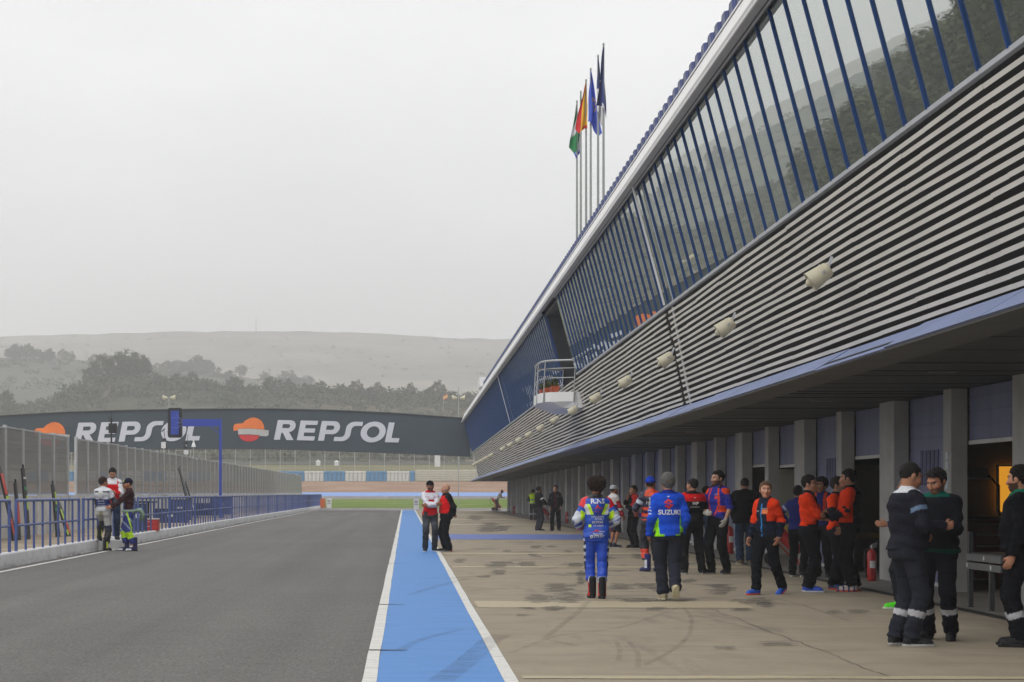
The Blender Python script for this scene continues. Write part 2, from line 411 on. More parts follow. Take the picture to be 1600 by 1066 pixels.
for q in ((758, 803, 878, 887), (800, 842, 878, 885), (765, 792, 891, 898), (748, 768, 900, 903), (815, 862, 929, 943), (840, 900, 918, 926), (860, 915, 926, 943), (898, 918, 892, 914), (876, 920, 880, 887), (845, 900, 912, 918),
          (945, 995, 912, 922), (960, 1030, 935, 942), (1000, 1100, 936, 941), (985, 1040, 912, 920), (1010, 1070, 918, 926), (1103, 1148, 914, 930), (1138, 1210, 935, 944), (1180, 1212, 940, 950), (1135, 1178, 951, 956), (810, 842, 950, 953), (845, 886, 948, 955),
          (805, 830, 961, 964), (822, 848, 853, 857), (850, 870, 853, 856), (783, 798, 860, 863), (825, 845, 866, 871), (880, 898, 860, 864), (742, 790, 817, 832), (728, 755, 806, 813), (775, 800, 822, 830), (1005, 1045, 950, 955), (1285, 1320, 955, 960), (1320, 1360, 954, 959),
          (985, 1010, 866, 874), (1060, 1090, 905, 912), (930, 960, 868, 876), (706, 730, 874, 880), (1385, 1410, 1008, 1012), (1110, 1160, 1012, 1016), (880, 950, 895, 899), (1180, 1240, 1005, 1010)): blotch(*q)
struct(stains.build('rubber_stain', STAIN))
# one hairline crack running out to the camera's right
cr = MB(); q = [GX(*p) for p in ((1112, 952), (1165, 972), (1225, 996), (1290, 1018), (1350, 1043), (1400, 1062))]
q = [(q[i][0] + (q[i+1][0] - q[i][0]) * t / 8 + random.uniform(-.03, .03), q[i][1] + (q[i+1][1] - q[i][1]) * t / 8) for i in range(len(q) - 1) for t in range(8)]
for i in range(len(q)): cw = random.uniform(.002, .007); cr.v += [(q[i][0] - cw, q[i][1], .0045), (q[i][0] + cw, q[i][1], .0045)]
for i in range(len(q) - 1): cr.f.append((2*i, 2*i+1, 2*i+3, 2*i+2)); cr.mi.append(0)
struct(cr.build('crack', M('crack_dark', (.12, .108, .09), .9)))
# drain and walkway in front of the garages
DRAIN = M('drain_iron', (.03, .03, .03), .7, .2, 6)
WALK = mat_paint('walkway_concrete', (.235, .222, .195), .5, (.12, .11, .10))
sheet('drain', DRAIN, 7.06, 7.2, -30, 172.4, .002)
sheet('walkway', WALK, 7.2, 8.9, -30, 172.4, .012)
# ------------------------------------------------------------------ the pit building
Y0, Y1 = 11.0, 160.0
bld = thing('pit_building', 'long pit building with tilted glass gallery over beige louvres, blue canopy edge and garage doors', 'building', (0, 0, 0))
CONC = M('pillar_concrete', (.37, .37, .36), .8, .14, 1.6, bmp=.2)
WHITE = M('white_cladding', (.78, .78, .77), .45, .05, .8)
GREYS = M('grey_eave', (.50, .50, .50), .5, .06, .8)
DARKM = M('dark_frame', (.025, .027, .032), .4, .1, 3)
SILL = M('sill_metal', (.48, .50, .53), .4, .08, 2, metal=.2)
BLUEF = M('mullion_blue', (.014, .056, .19), .45, .1, 3, spec=.25)
TILEB = M('roof_blue', (.016, .035, .15), .42, .2, 2)
FASC = M('fascia_lavender', (.19, .24, .42), .5, .10, 1.2)
SOFF = M('soffit_plank', (.052, .055, .050), .6, .15, 1.5)
SOFE = M('soffit_edge', (.11, .11, .10), .6, .12, 1.5)
BACK = M('louvre_back', (.013, .013, .0125), .8, .25, 2)
LOUV = M('louvre_beige', (.72, .69, .63), .5, .09, .9)
def mat_glass():
    m, nt, b = new_mat('reflective_glass')
    out = nt.nodes['Material Output']; nt.nodes.remove(b)
    d = nd(nt, 'ShaderNodeBsdfDiffuse'); d.inputs['Color'].default_value = (.08, .11, .115, 1)
    g = nd(nt, 'ShaderNodeBsdfGlossy'); g.inputs['Color'].default_value = (.82, .855, .83, 1); g.inputs['Roughness'].default_value = .012
    fr = nd(nt, 'ShaderNodeFresnel'); fr.inputs['IOR'].default_value = 2.3
    v = coords(nt); n = noise(nt, v, .7, 2, .4)
    bp = nd(nt, 'ShaderNodeBump'); bp.inputs['Strength'].default_value = .06; bp.inputs['Distance'].default_value = .02
    nt.links.new(n, bp.inputs['Height']); nt.links.new(bp.outputs['Normal'], g.inputs['Normal'])
    mp = nd(nt, 'ShaderNodeMapRange'); nt.links.new(fr.outputs[0], mp.inputs[0]); mp.inputs[1].default_value = .1; mp.inputs[2].default_value = .75
    mp.inputs[3].default_value = .42; mp.inputs[4].default_value = .86
    mi = nd(nt, 'ShaderNodeMixShader'); nt.links.new(mp.outputs[0], mi.inputs[0])
    nt.links.new(d.outputs[0], mi.inputs[1]); nt.links.new(g.outputs[0], mi.inputs[2]); nt.links.new(mi.outputs[0], out.inputs['Surface'])
    return m
GLASS = mat_glass()
GB = (5.36, 5.53); GT = (4.72, 7.93)               # glass foot and head (x, z before the fall)
LB = (5.76, 3.52); LT = (5.38, 5.46)               # louvre foot and head
def shx(mb, prof, ya, yb, mi=0, closed=True):
    """extrude a cross-section (x, z) along the building with its fall"""
    n = len(prof); vs = [(x, y, z - SL * y) for y in (ya, yb) for x, z in prof]
    fs = [(i, (i + 1) % n, (i + 1) % n + n, i + n) for i in range(n if closed else n - 1)]
    if closed: fs += [tuple(range(n - 1, -1, -1)), tuple(range(n, 2 * n))]
    mb.add(vs, fs, mi)
OPEN = (62.5, 67.6)
PITCH = .912
# --- glass: each pane a part with its mullion; the far ones are one mass
gx, gz = GT[0] - GB[0], GT[1] - GB[1]; gl = math.hypot(gx, gz); nrm = Vector((-gz, 0, gx)) / gl   # outward, lane side
def glass_pt(t, out, y): return Vector((GB[0] + gx * t + nrm.x * out, y, GB[1] + gz * t + nrm.z * out - SL * y))
def pane_geo(mb, y):
    mb.add([glass_pt(t, o, y + dy) for o in (0, -.03) for t, dy in ((0, 0), (0, PITCH), (1, PITCH), (1, 0))],
           [(0, 1, 2, 3), (7, 6, 5, 4), (0, 4, 5, 1), (1, 5, 6, 2), (2, 6, 7, 3), (3, 7, 4, 0)])
def mull_geo(mb, y):
    ps = [(-.019, .001), (.019, .001), (.019, .018), (.010, .027), (-.010, .027), (-.019, .018)]; n = len(ps)
    mb.add([glass_pt(t, o, y + dy) for t in (.0, 1.0) for dy, o in ps], [(i, (i + 1) % n, (i + 1) % n + n, i + n) for i in range(n)] + [tuple(range(n)), tuple(range(2 * n - 1, n - 1, -1))])
ys = [y for y in np.arange(12.2, Y1 - .9, PITCH) if not (OPEN[0] - PITCH < y < OPEN[1])]
pm = MB(); pane_geo(pm, 0); mm = MB(); mull_geo(mm, 0)
pane0 = pm.build('window_pane', GLASS, bld); mu0 = mm.build('mullion', BLUEF, pane0)
far = MB(); farm = MB()
for i, y in enumerate(ys):
    if i < 100:
        p = pane0 if i == 0 else copy_tree(pane0, bld)
        p.location = (0, float(y), -SL * float(y))
        jit = random.gauss(0, .0012); p.rotation_euler = (random.gauss(0, .0008), 0, jit)
    else: pane_geo(far, y); mull_geo(farm, y)
fo = far.build('far_panes', GLASS, bld); fo['kind'] = 'stuff'
fm = farm.build('far_mullions', BLUEF, fo); fm['kind'] = 'stuff'
# frames along foot and head of the glass
hd = MB(); sil = MB(); wht = MB(); gry = MB()
for a, b_ in ((Y0, OPEN[0] - .2), (OPEN[1] + .3, Y1)):
    shx(sil, [(5.352, 5.487), (5.345, 5.535), (5.42, 5.552), (5.42, 5.487)], a, b_)
    shx(hd, [(4.70, 7.90), (4.64, 7.925), (4.66, 8.0), (4.76, 8.0)], a, b_)
sil.build('glass_sill', SILL, bld)
hd.build('glass_head_frame', DARKM, bld)
hl = MB()
for a, b_ in ((Y0, OPEN[0] - .2), (OPEN[1] + .3, Y1)): shx(hl, [(4.672, 7.893), (4.652, 7.899), (4.652, 7.918), (4.672, 7.918)], a, b_)
hl.build('head_trim', SILL, bld)
# eave: grey soffit panels, white face, joints every 1.85 m
ye = Y0
while ye < Y1:
    y2 = min(ye + 1.85, Y1); g = .012
    shx(gry, [(4.50, 7.93), (4.638, 7.93), (4.638, 8.02), (4.50, 8.02)], ye, y2 - g)
    shx(wht, [(4.487, 7.912), (4.503, 7.90), (4.74, 8.505), (4.715, 8.505)], ye, y2 - g)
    ye = y2
gry.build('eave_soffit', GREYS, bld); wht.build('eave_fascia', WHITE, bld)
mb = MB(); shx(mb, [(4.695, 8.515), (4.9, 8.53), (4.9, 8.565), (4.70, 8.548)], Y0, Y1); mb.build('eave_gutter', WHITE, bld)
mb = MB(); shx(mb, [(4.585, 8.022), (4.9, 8.022), (4.9, 8.508), (4.79, 8.508)], Y0, Y1); mb.build('eave_core', DARKM, bld)
# corrugated roof: trapezoid ribs .68 m apart running up the slope
mb = MB(); rib = .68; y = Y0; pr = []
while y < 120:
    for dy, h in ((0, 0), (.10, .21), (.34, .21), (.44, 0)): pr.append((y + dy, h))
    y += rib
n = len(pr)
for x, z in ((4.72, 8.555), (5.1, 8.65), (15.0, 9.9)):
    mb.v += [(x, yy, z + h - SL * yy) for yy, h in pr]
for r in range(2):
    for i in range(n - 1): mb.f.append((r*n+i, r*n+i+1, (r+1)*n+i+1, (r+1)*n+i)); mb.mi.append(0)
mb.v += [(4.73, yy, 8.555 - .005 - SL * yy) for yy, h in pr]; o = 3 * n
for i in range(n - 1): mb.f.append((i, o + i, o + i + 1, i + 1)); mb.mi.append(0)
mb.build('roof_sheet', TILEB, bld)
mb = MB(); shx(mb, [(4.95, 8.50), (15, 9.7), (26, 8.2), (26, 5.5), (5.45, 5.5), (4.8, 7.95)], Y0, OPEN[0]); shx(mb, [(4.95, 8.50), (15, 9.7), (26, 8.2), (26, 5.5), (5.45, 5.5), (4.8, 7.95)], OPEN[1], Y1)
shx(mb, [(4.95, 8.50), (15, 9.7), (26, 8.2), (26, 5.5), (9.0, 5.5), (9.0, 8.03), (4.95, 8.03)], OPEN[0], OPEN[1])
mb.build('upper_storey_shell', M('shell_grey', (.05, .055, .06), .6), bld)
mb = MB(); mb.box(4.55, 5.2, 121.5, 125, 8.58, 9.15, sl=SL); mb.build('roof_vent_box', WHITE, bld)
# --- louvres: 18 rows, sheets 1.85 m long with their own small errors, two movement joints
lv = MB(); NL = 18; JO = (41.35, 101.0)
for r in range(NL):
    t0 = r / NL; xx = LB[0] + (LT[0] - LB[0]) * t0; zz = LB[1] + (LT[1] - LB[1]) * t0
    hgt = (LT[1] - LB[1]) / NL; y = Y0; jx = jz = 0.0; ph = random.uniform(0, 6)
    while y < Y1:
        y2 = min(y + 2.6 + random.uniform(-.5, .5), Y1)
        for j in JO:
            if y < j < y2: y2 = j
        def wob(yy): return .006 * math.sin(yy * .9 + ph) + .004 * math.sin(yy * 2.3 + ph * 2), .008 * math.sin(yy * .55 + ph * 1.7) + .004 * math.sin(yy * 1.9 + r)
        gap = .48 if any(abs(y2 - j) < 1e-6 for j in JO) else .006
        a1, c1 = wob(y); a2, c2 = wob(y2); dx, dz = random.gauss(0, .003), random.gauss(0, .003)
        rows = []
        for yy, (ax, az) in ((y, (a1, c1)), (y2 - gap, (a2, c2))):
            X = xx + ax + dx; Z = zz + az + dz - SL * yy
            rows += [(X + .004, yy, Z), (X - .010, yy, Z + .047), (X + .028, yy, Z + .056), (X + .028, yy, Z + .048), (X + .008, yy, Z + .002)]
        k = 5
        lv.add(rows, [(i, (i + 1) % k, (i + 1) % k + k, i + k) for i in range(k)] + [tuple(range(k - 1, -1, -1)), tuple(range(k, 2 * k))])
        y = y2
lv.build('louvre_cladding', LOUV, bld)
mb = MB(); shx(mb, [(5.90, 3.40), (5.50, 5.45), (6.2, 5.45), (6.2, 3.40)], Y0, Y1 - .02); mb.build('louvre_backing', BACK, bld)
STRIP = M('pale_strip', (.66, .67, .70), .45, .05, 2)
for yj, a in ((40.45, 1), (100.0, 0)):
    mb = MB(); o = Vector((-.03, 0, 0))
    mb.bar(glass_pt(0, .10, yj), glass_pt(1, .10, yj), .10 if a else .08, .03, up=(1, 0, 0)); mb.build('joint_cover', STRIP, bld)
    if a: mb = MB(); mb.bar((5.812, yj, 3.46 - SL*yj), (5.432, yj, 5.47 - SL*yj), .18, .02, up=(1, 0, 0)); mb.build('down_pipe', STRIP, bld)
# --- canopy edge
mb = MB(); y = Y0
while y < Y1 + 3:
    y2 = min(y + 3.7, Y1 + 3); dz = random.gauss(0, .006)
    shx(mb, [(5.30, 3.215 + dz), (5.76, 3.49 + dz), (5.80, 3.44 + dz), (5.36, 3.20 + dz)], y, y2 - .015); y = y2
mb.build('canopy_fascia', FASC, bld)
mb = MB(); shx(mb, [(5.34, 3.185), (5.34, 3.21), (6.0, 3.25), (6.0, 3.20)], Y0, Y1 + 3); mb.build('canopy_edge_soffit', SOFE, bld)
mb = MB(); y = Y0
while y < Y1 + 3:
    d = .3 if random.random() < .8 else .6; dz = random.choice((0, 0, .006, .012))
    shx(mb, [(6.0, 3.21 + dz), (9.2, 3.21 + dz), (9.2, 3.25 + dz), (6.0, 3.25 + dz)], y, min(y + d, Y1 + 3) - .014); y += d
mb.build('soffit_planks', SOFF, bld)
mb = MB(); shx(mb, [(5.4, 3.27), (25.9, 3.27), (25.9, 3.45), (5.75, 3.45)], Y0, Y1 + 2.9); mb.build('first_floor_slab', BACK, bld)
LIT = M('lamp_cover', (.22, .22, .2), .4)
for k in range(18):
    y = 26.0 + 7.5 * k; mb = MB(); mb.box(6.85, 7.2, y, y + .06, 3.19, 3.215, sl=SL); mb.build('soffit_light', LIT, bld)
# --- pillars and garage doors (a wide and a narrow pillar to every 7.5 m)
def mat_door():
    m, nt, b = new_mat('roller_door'); v = coords(nt)
    n = noise(nt, coords(nt, (1, 1, .25)), 2.5, 5, .65)
    nt.links.new(ramp(nt, n, [(.25, (.10, .115, .205)), (.5, (.145, .16, .275)), (.78, (.17, .19, .30))]), b.inputs['Base Color']); b.inputs['Roughness'].default_value = .5
    return m
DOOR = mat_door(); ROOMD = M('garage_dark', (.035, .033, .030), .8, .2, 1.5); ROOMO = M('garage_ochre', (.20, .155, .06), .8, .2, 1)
WSTR = M('door_foot_white', (.55, .55, .53), .5)
INK = M('faded_print', (.06, .065, .15), .6)
PX = 8.17; PW = .25
pw = MB(); pw.box(PX, PX + PW, 0, 1.0, 0, 3.2); pn = MB(); pn.box(PX, PX + PW, 0, .42, 0, 3.2)
wide0 = narrow0 = None
def pillar(y, d):
    mb = MB(); z1 = 3.208 - SL * (y + d)
    c = .012                                              # chamfered arrises
    ring = [(PX, y - d + c), (PX + c, y - d), (PX + PW, y - d), (PX + PW, y), (PX + c, y), (PX, y - c)]; n = 6
    mb.add([(x, yy, z) for z in (.012, z1) for x, yy in ring], [(i, (i + 1) % n, (i + 1) % n + n, i + n) for i in range(n)] + [tuple(range(n, 2 * n))])
    mb.build('pillar', CONC, bld)
PLATE = M('notice_white', (.5, .55, .6), .5)
raised = {}                                               # bay index -> height of the door's foot
bays = []
for k in range(-2, 18):
    pillar(26.80 + 7.5 * k, 1.0); pillar(30.24 + 7.5 * k, .42)
    bays.append((26.80 + 7.5 * k, 30.24 + 7.5 * k - .42, 0)); bays.append((30.24 + 7.5 * k, 26.80 + 7.5 * (k + 1) - 1.0, 1))
OPENB = {(0, 0): 2.12, (1, 0): 2.30, (1, 1): 0, (2, 0): 2.12, (2, 1): 2.1}
def door(ya, yb, foot):
    xs = PX + PW + .02; mb = MB(); z = foot; top = 3.205 - SL * yb; i = 0
    while z < top - .01:
        z2 = min(z + .21, top)
        mb.box(xs, xs + .05, ya + .03, yb - .03, z + .012, z2); mb.box(xs + .014, xs + .046, ya + .03, yb - .03, z - .001 if i else z, z + .014)
        z = z2; i += 1
    d = mb.build('garage_door', DOOR, bld)
    s = MB(); s.box(xs - .012, xs + .035, ya + .04, yb - .04, foot - .06, foot - .002); s.build('door_foot', WSTR, d)
    return d
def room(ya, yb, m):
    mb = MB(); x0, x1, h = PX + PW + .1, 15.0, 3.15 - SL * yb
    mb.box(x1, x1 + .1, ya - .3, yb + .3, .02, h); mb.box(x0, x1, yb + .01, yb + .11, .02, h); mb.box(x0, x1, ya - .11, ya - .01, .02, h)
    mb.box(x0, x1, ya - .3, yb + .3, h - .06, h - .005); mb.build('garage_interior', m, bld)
    f = MB(); f.box(x0 - .1, x1, ya, yb, .005, .016); f.build('garage_floor', WALK, bld)
for ya, yb, kind in bays:
    if yb < 13: continue
    key = None
    for kk, ft in {(30.24, 0): .075, (26.80, 0): 2.28, (34.30, 0): 2.18, (37.74, 0): .075, (41.80, 0): 2.12, (45.24, 0): 2.17}.items():
        if abs(ya - kk[0]) < .05: key = ft
    ft = .075 if key is None else key
    door(ya, yb, ft)
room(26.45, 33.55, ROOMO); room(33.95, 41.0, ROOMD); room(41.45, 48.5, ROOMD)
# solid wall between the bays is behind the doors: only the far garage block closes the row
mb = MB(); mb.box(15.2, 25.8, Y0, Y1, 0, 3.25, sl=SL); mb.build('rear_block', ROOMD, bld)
mb = MB(); mb.box(PX + .05, 15.1, Y1, Y1 + .2, 0, 3.2, sl=SL); mb.build('end_wall', CONC, bld)
# door prints and pillar notices
def lane_text(s, size, x, y, z, m, parent, name='lettering', bold=0, shear=0):
    me = text_mesh(s, size, bold=bold, shear=shear)
    for v in me.vertices: v.co = (0, -v.co.x, v.co.y)
    me.materials.append(m); o = link(name, me, parent, (x, y, z)); return o
for y, z in ((32.0, 1.9), (39.3, 1.9)):
    for i in range(5):
        mb = MB(); yy = y + .5 - i * .24; mb.box(PX + PW + .008, PX + PW + .018, yy - .07, yy + .07, z - .28, z + .28); mb.build('door_print', INK, bld)
for y, z in ((30.0, 2.06), (30.0, 1.92), (30.0, 1.72), (30.02, 1.62), (45.0, 1.8), (45.0, 1.62)):
    mb = MB(); mb.box(PX - .012, PX - .002, y - .07, y + .07, z - .06, z + .05); mb.build('notice_plate', PLATE, bld)
# --- balcony in the gap between the two runs of glass
ya, yb = OPEN
mb = MB(); shx(mb, [(5.37, 5.5), (4.73, 7.92), (5.12, 7.92), (5.72, 5.5)], yb + .02, yb + .28); mb.build('reveal_panel', M('reveal_blue', (.022, .065, .22), .4), bld)
mb = MB(); shx(mb, [(5.72, 5.5), (5.12, 7.92), (8.9, 7.92), (8.9, 5.5)], yb + .2, yb + .24); mb.build('balcony_glazing', M('reveal_glass', (.085, .11, .10), .12, .15, .5), bld)
fr = MB()
for z_ in (6.05, 6.75, 7.45): fr.bar((5.15, yb + .17, z_ - SL*yb), (8.9, yb + .17, z_ - SL*yb), .07)
for x_ in (5.95, 6.5, 7.4): fr.bar((x_, yb + .165, 5.5 - SL*yb), (x_ - .15, yb + .165, 7.9 - SL*yb), .07)
fr.build('balcony_frame', DARKM, bld)
hb = MB(); hb.box(4.76, 5.6, ya, yb, 7.80, 7.92, sl=SL); hb.build('balcony_head', DARKM, bld)
bal = MB(); n = 14
zt = 4.98; top = []; 
for i in range(n + 1):
    t = i / n; yy = ya + .1 + (yb - ya - .2) * t; bow = 1.05 * (1 - (2 * t - 1) ** 4) ** .5 if 0 < t < 1 else .0
    top.append((5.42 - .12 - bow, yy))
ring = top + [(6.2, yb - .1), (6.2, ya + .1)]; m_ = len(ring)
low = [(5.55 + (x - 5.55) * .55, y) for x, y in top] + [(6.2, yb - .1), (6.2, ya + .1)]
vs_ = [(x, y, zt - SL*y) for x, y in ring] + [(x, y, zt - .30 - SL*y) for x, y in ring] + [(x, y, zt - .50 - SL*y) for x, y in low]
fs_ = [tuple(range(m_))] + [(i, (i + 1) % m_, (i + 1) % m_ + m_, i + m_) for i in range(m_)] + [(i + m_, (i + 1) % m_ + m_, (i + 1) % m_ + 2 * m_, i + 2 * m_) for i in range(m_)] + [tuple(range(3 * m_ - 1, 2 * m_ - 1, -1))]
bal.add(vs_, fs_); slab = bal.build('balcony_slab', WHITE, bld)
STEEL = M('balcony_steel', (.42, .43, .43), .35, .08, 3, metal=.5)
hr = MB(); hr.tube([(x + .06, y, zt + 1.0 - SL*y) for x, y in top], .035, 8); 
hr.tube([(x + .06, y, zt + .45 - SL*y) for x, y in top], .014, 6); hr.tube([(x + .06, y, zt + .75 - SL*y) for x, y in top], .014, 6)
hr.build('balcony_handrail', STEEL, slab)
for i in (0, 2, 5, 9, 12, 14):
    x, y = top[i]; pb = MB(); pb.bar((x - .012, y, zt - .32 - SL*y), (x + .06, y, zt + 1.0 - SL*y), .20, .02, up=(1, 0, 0)); pb.build('balcony_post', STEEL, slab)
TERRA = M('terracotta', (.45, .09, .035), .7, .15, 5); LEAF = M('pot_leaf', (.07, .09, .03), .8, .3, 20)
def leafball(mb, c, r, n, s):
    for _ in range(n):
        d = Vector(rng.normal(0, 1, 3)); d.normalize(); p = Vector(c) + d * r * random.uniform(.4, 1)
        a = Vector(rng.normal(0, 1, 3)).normalized() * s; b_ = d.cross(a).normalized() * s * .6
        mb.add([p - a, p + b_, p + a, p - b_], [(0, 1, 2, 3)])
for i, (x, y) in enumerate(((4.75, 63.3), (4.62, 64.3), (4.55, 65.4))):
    z = zt - SL*y; t = thing('flower_pot', ['terracotta flower trough nearest the camera on the curved balcony', 'middle terracotta flower trough on the curved balcony', 'farthest terracotta flower trough on the curved balcony'][i], 'flower pot', (x, y, z), 'flower troughs on the balcony')
    mb = MB(); mb.add([(-.10, -.38, 0), (.10, -.38, 0), (.10, .38, 0), (-.10, .38, 0), (-.14, -.42, .2), (.14, -.42, .2), (.14, .42, .2), (-.14, .42, .2)], [(3, 2, 1, 0), (4, 5, 6, 7), (0, 1, 5, 4), (1, 2, 6, 5), (2, 3, 7, 6), (3, 0, 4, 7)]); mb.build('trough', TERRA, t)
    mb = MB(); [leafball(mb, (0, q, .3), .16, 40, .07) for q in (-.25, 0, .25)]; mb.build('plant', LEAF, t)
# --- horn loudspeakers bolted in a row to the louvres
CREAM = M('horn_cream', (.56, .52, .38), .5, .12, 6)
def make_horn():
    t = thing('loudspeaker', '', 'loudspeaker', (0, 0, 0), 'horn loudspeakers along the louvres')
    def lathe(prof, n=20):
        mb = MB()
        for a, r in prof:
            for k in range(n): q = 2 * math.pi * k / n; mb.v.append((r * math.cos(q), -a, r * math.sin(q)))
        for i in range(len(prof) - 1):
            for k in range(n): mb.f.append((i*n+k, i*n+(k+1) % n, (i+1)*n+(k+1) % n, (i+1)*n+k)); mb.mi.append(0)
        return mb
    h = lathe([(-.13, .001), (-.13, .085), (-.10, .10), (.02, .115), (.15, .130), (.165, .138), (.155, .132), (.12, .120), (.0, .10)]).build('horn', CREAM, t, smooth=True)
    r = lathe([(.0, .05), (.10, .062), (.19, .05), (.22, .02), (.222, .0005)]).build('horn_cone', CREAM, t, smooth=True)
    b_ = MB(); b_.bar((.12, .02, 0), (.02, .12, 0), .03); b_.bar((-.12, .02, 0), (-.02, .12, 0), .03); b_.bar((0, .10, .0), (.0, .24, .10), .035); b_.bar((.0, .05, .115), (.0, .05, -.115), .02)
    b_.build('bracket', SILL, t)
    return t
horn0 = make_horn()
for k in range(18):
    if k == 12: continue
    y = 25.0 + 7.33 * k
    o = horn0 if k == 0 else copy_tree(horn0)
    o.location = (5.22, y, 4.36 - SL * y); o.rotation_euler = (math.radians(36), 0, math.radians(-97)); 
    o.scale = (1.0,) * 3
    nth = ['nearest the camera', 'second from the camera', 'third, beside the pale down pipe', 'fourth from the camera', 'fifth from the camera', 'sixth, under the near balcony end', 'seventh, under the far balcony end', 'eighth, first past the balcony', 'ninth along the row', 'tenth along the row', 'eleventh along the row', 'twelfth along the row', '', 'sixth from the far end', 'fifth from the far end', 'fourth from the far end', 'third from the far end', 'second from the far end'][k]
    o['label'] = 'cream horn loudspeaker bolted to the beige louvres, ' + nth
# --- flagpoles on the roof
POLE = M('pole_grey', (.30, .32, .30), .45, .1, 4, metal=.3)
def flag_mesh(left, right, drop, cols, seed=0):
    """a flag hanging limp: gathered at the head of the hoist, spreading into soft folds below"""
    rr = random.Random(seed); mb = MB(); nu, nv = 26, 30; ph = rr.uniform(0, 6)
    for j in range(nv + 1):
        v = j / nv; L = -left * (.06 + .94 * v ** .9); R = right * (.04 + .96 * v ** 1.1)
        for i in range(nu + 1):
            u = i / nu; x = L + (R - L) * u + .018 * math.sin(v * 7 + u * 5 + ph)
            y = (.05 + .09 * v) * math.sin(u * 10 + ph + v * 1.6)
            z = -drop * v * (1 - .16 * abs(math.sin(u * 2.3 + ph)) - .10 * (1 - u)) + .02 * math.sin(u * 9)
            mb.v.append((x, y, z))
    for j in range(nv):
        for i in range(nu):
            a = j * (nu + 1) + i; mb.f.append((a, a + 1, a + nu + 2, a + nu + 1)); mb.mi.append(cols((i + .5) / nu, (j + .5) / nv))
    return mb
def CL(name, c): return M(name, c, .8, .08, 6)
F_G, F_W, F_R, F_Y, F_B, F_N = CL('flag_green', (.025, .24, .08)), CL('flag_white', (.7, .7, .72)), CL('flag_red', (.65, .03, .035)), CL('flag_yellow', (.85, .52, .03)), CL('flag_blue', (.06, .11, .55)), CL('flag_navy', (.03, .05, .20))
def stars(u, v):
    for k in range(8):
        q = 2 * math.pi * k / 8
        if (u - .62 - .22 * math.cos(q)) ** 2 + ((v - .52 - .09 * math.sin(q)) * 3) ** 2 < .004: return 1
    return 0
def emblem(u, v): return 1 if ((.34 < v < .52 and .15 < u < .42 and int(v * 60) % 2 == 0) or (.55 < v < .60 and u < .3) or (v > .93 and u > .5)) else 0
specs = [(901.5, 159, (.32, .16, 2.35), lambda u, v: 0 if (.30 < v + .5 * u < .55 or .80 < v + .5 * u < 1.15) else (2 if v > .93 else 1), [F_G, F_W, F_B], 'green and white flag hanging limp, leftmost of the roof poles'),
         (907.5, 144, (.06, .10, 1.6), lambda u, v: 0 if v < .7 else 1, [F_G, F_W], 'narrow furled dark green flag between the white striped one and the red and yellow one'),
         (915.8, 126, (.42, .05, 2.15), lambda u, v: 0 if u < .34 or (v > .92 and u > .6) else 1, [F_R, F_Y], 'red and yellow flag hanging limp on a grey roof pole'),
         (923.0, 108.5, (.12, .42, 2.55), stars, [F_B, F_Y], 'plain blue flag with yellow stars on a roof pole'),
         (934.5, 88, (.06, .22, 2.6), lambda u, v: 0 if v > .55 else 1, [F_W, F_N], 'white and navy flag hanging folded behind the dark blue one'),
         (943, 69.5, (.26, .10, 2.65), emblem, [F_N, F_W], 'dark blue flag with white lettering on the highest roof pole')]
for i, (px, py, fl, cf, ms, lab) in enumerate(specs):
    X = 7.0; D = X * F / (px - 633); ztop = CAMZ + (770 - py) * D / F; zb = 8.9 - SL * D
    t = thing('flagpole', lab, 'flagpole', (X, D, zb), 'flagpoles on the pit building roof')
    mb = MB(); h = ztop - zb; mb.tube([(0, 0, 0), (0, 0, h * .5), (0, 0, h)], [.055, .045, .032], 10); mb.tube([(0, 0, h), (0, 0, h + .06)], [.05, .02], 8); mb.build('pole', POLE, t, smooth=False)
    mb = MB(); mb.bar((.05, 0, .6), (.05, 0, 1.0), .05, .09); mb.build('cleat', TILEB, t)
    if cf:
        fo = flag_mesh(*fl, cf, i).build('flag', ms, t, smooth=True); fo.location = (-.0, -.06, h - .1)
# ------------------------------------------------------------------ sponsor footbridge at the far end
DB = 160.6
BANN = M('banner_slate', (.030, .052, .068), .6, .10, .25)
BRST = M('bridge_steel', (.04, .045, .05), .6)
BLET = M('banner_white', (.60, .62, .68), .6, .04, 1)
LORG = M('logo_orange', (.85, .20, .03), .6, .14, .5); LRED = M('logo_red', (.62, .02, .025), .6, .12, .5); LSIL = M('logo_silver', (.50, .50, .48), .6, .2, .5)
br = thing('footbridge', 'dark slate advertising bridge with white lettering arching over the lane', 'bridge', (0, DB, 0))
def bp(px, py, dy=0): q = PT(px, py, DB); return (q.x, dy, q.z)
tops = [(-120, 659), (0, 650.5), (100, 645), (200, 641.8), (310, 640), (420, 639.5), (520, 641.8), (620, 646.5), (729, 654.5)]
bots = [(-120, 717), (0, 710.5), (116, 705), (235, 701.6), (350, 701), (440, 701.6), (520, 704), (620, 707.8), (738, 713)]
xs = np.linspace(-120, 735, 40)
mb = MB(); T = [bp(x, interp(tops, x)) for x in xs]; B = [bp(x, interp(bots, x)) for x in xs]; n = len(xs)
mb.v = T + B + [(x, 2.6, z) for x, y, z in T] + [(x, 2.6, z) for x, y, z in B]
for i in range(n - 1):
    mb.f += [(n+i, n+i+1, i+1, i), (2*n+i, 2*n+i+1, 3*n+i+1, 3*n+i), (i, i+1, 2*n+i+1, 2*n+i), (3*n+i, 3*n+i+1, n+i+1, n+i)]; mb.mi += [0]*4
mb.f += [(0, 2*n, 3*n, n), (n-1, 2*n-1, 4*n-1, 3*n-1)]; mb.mi += [0, 0]
deck = mb.build('banner', BANN, br)
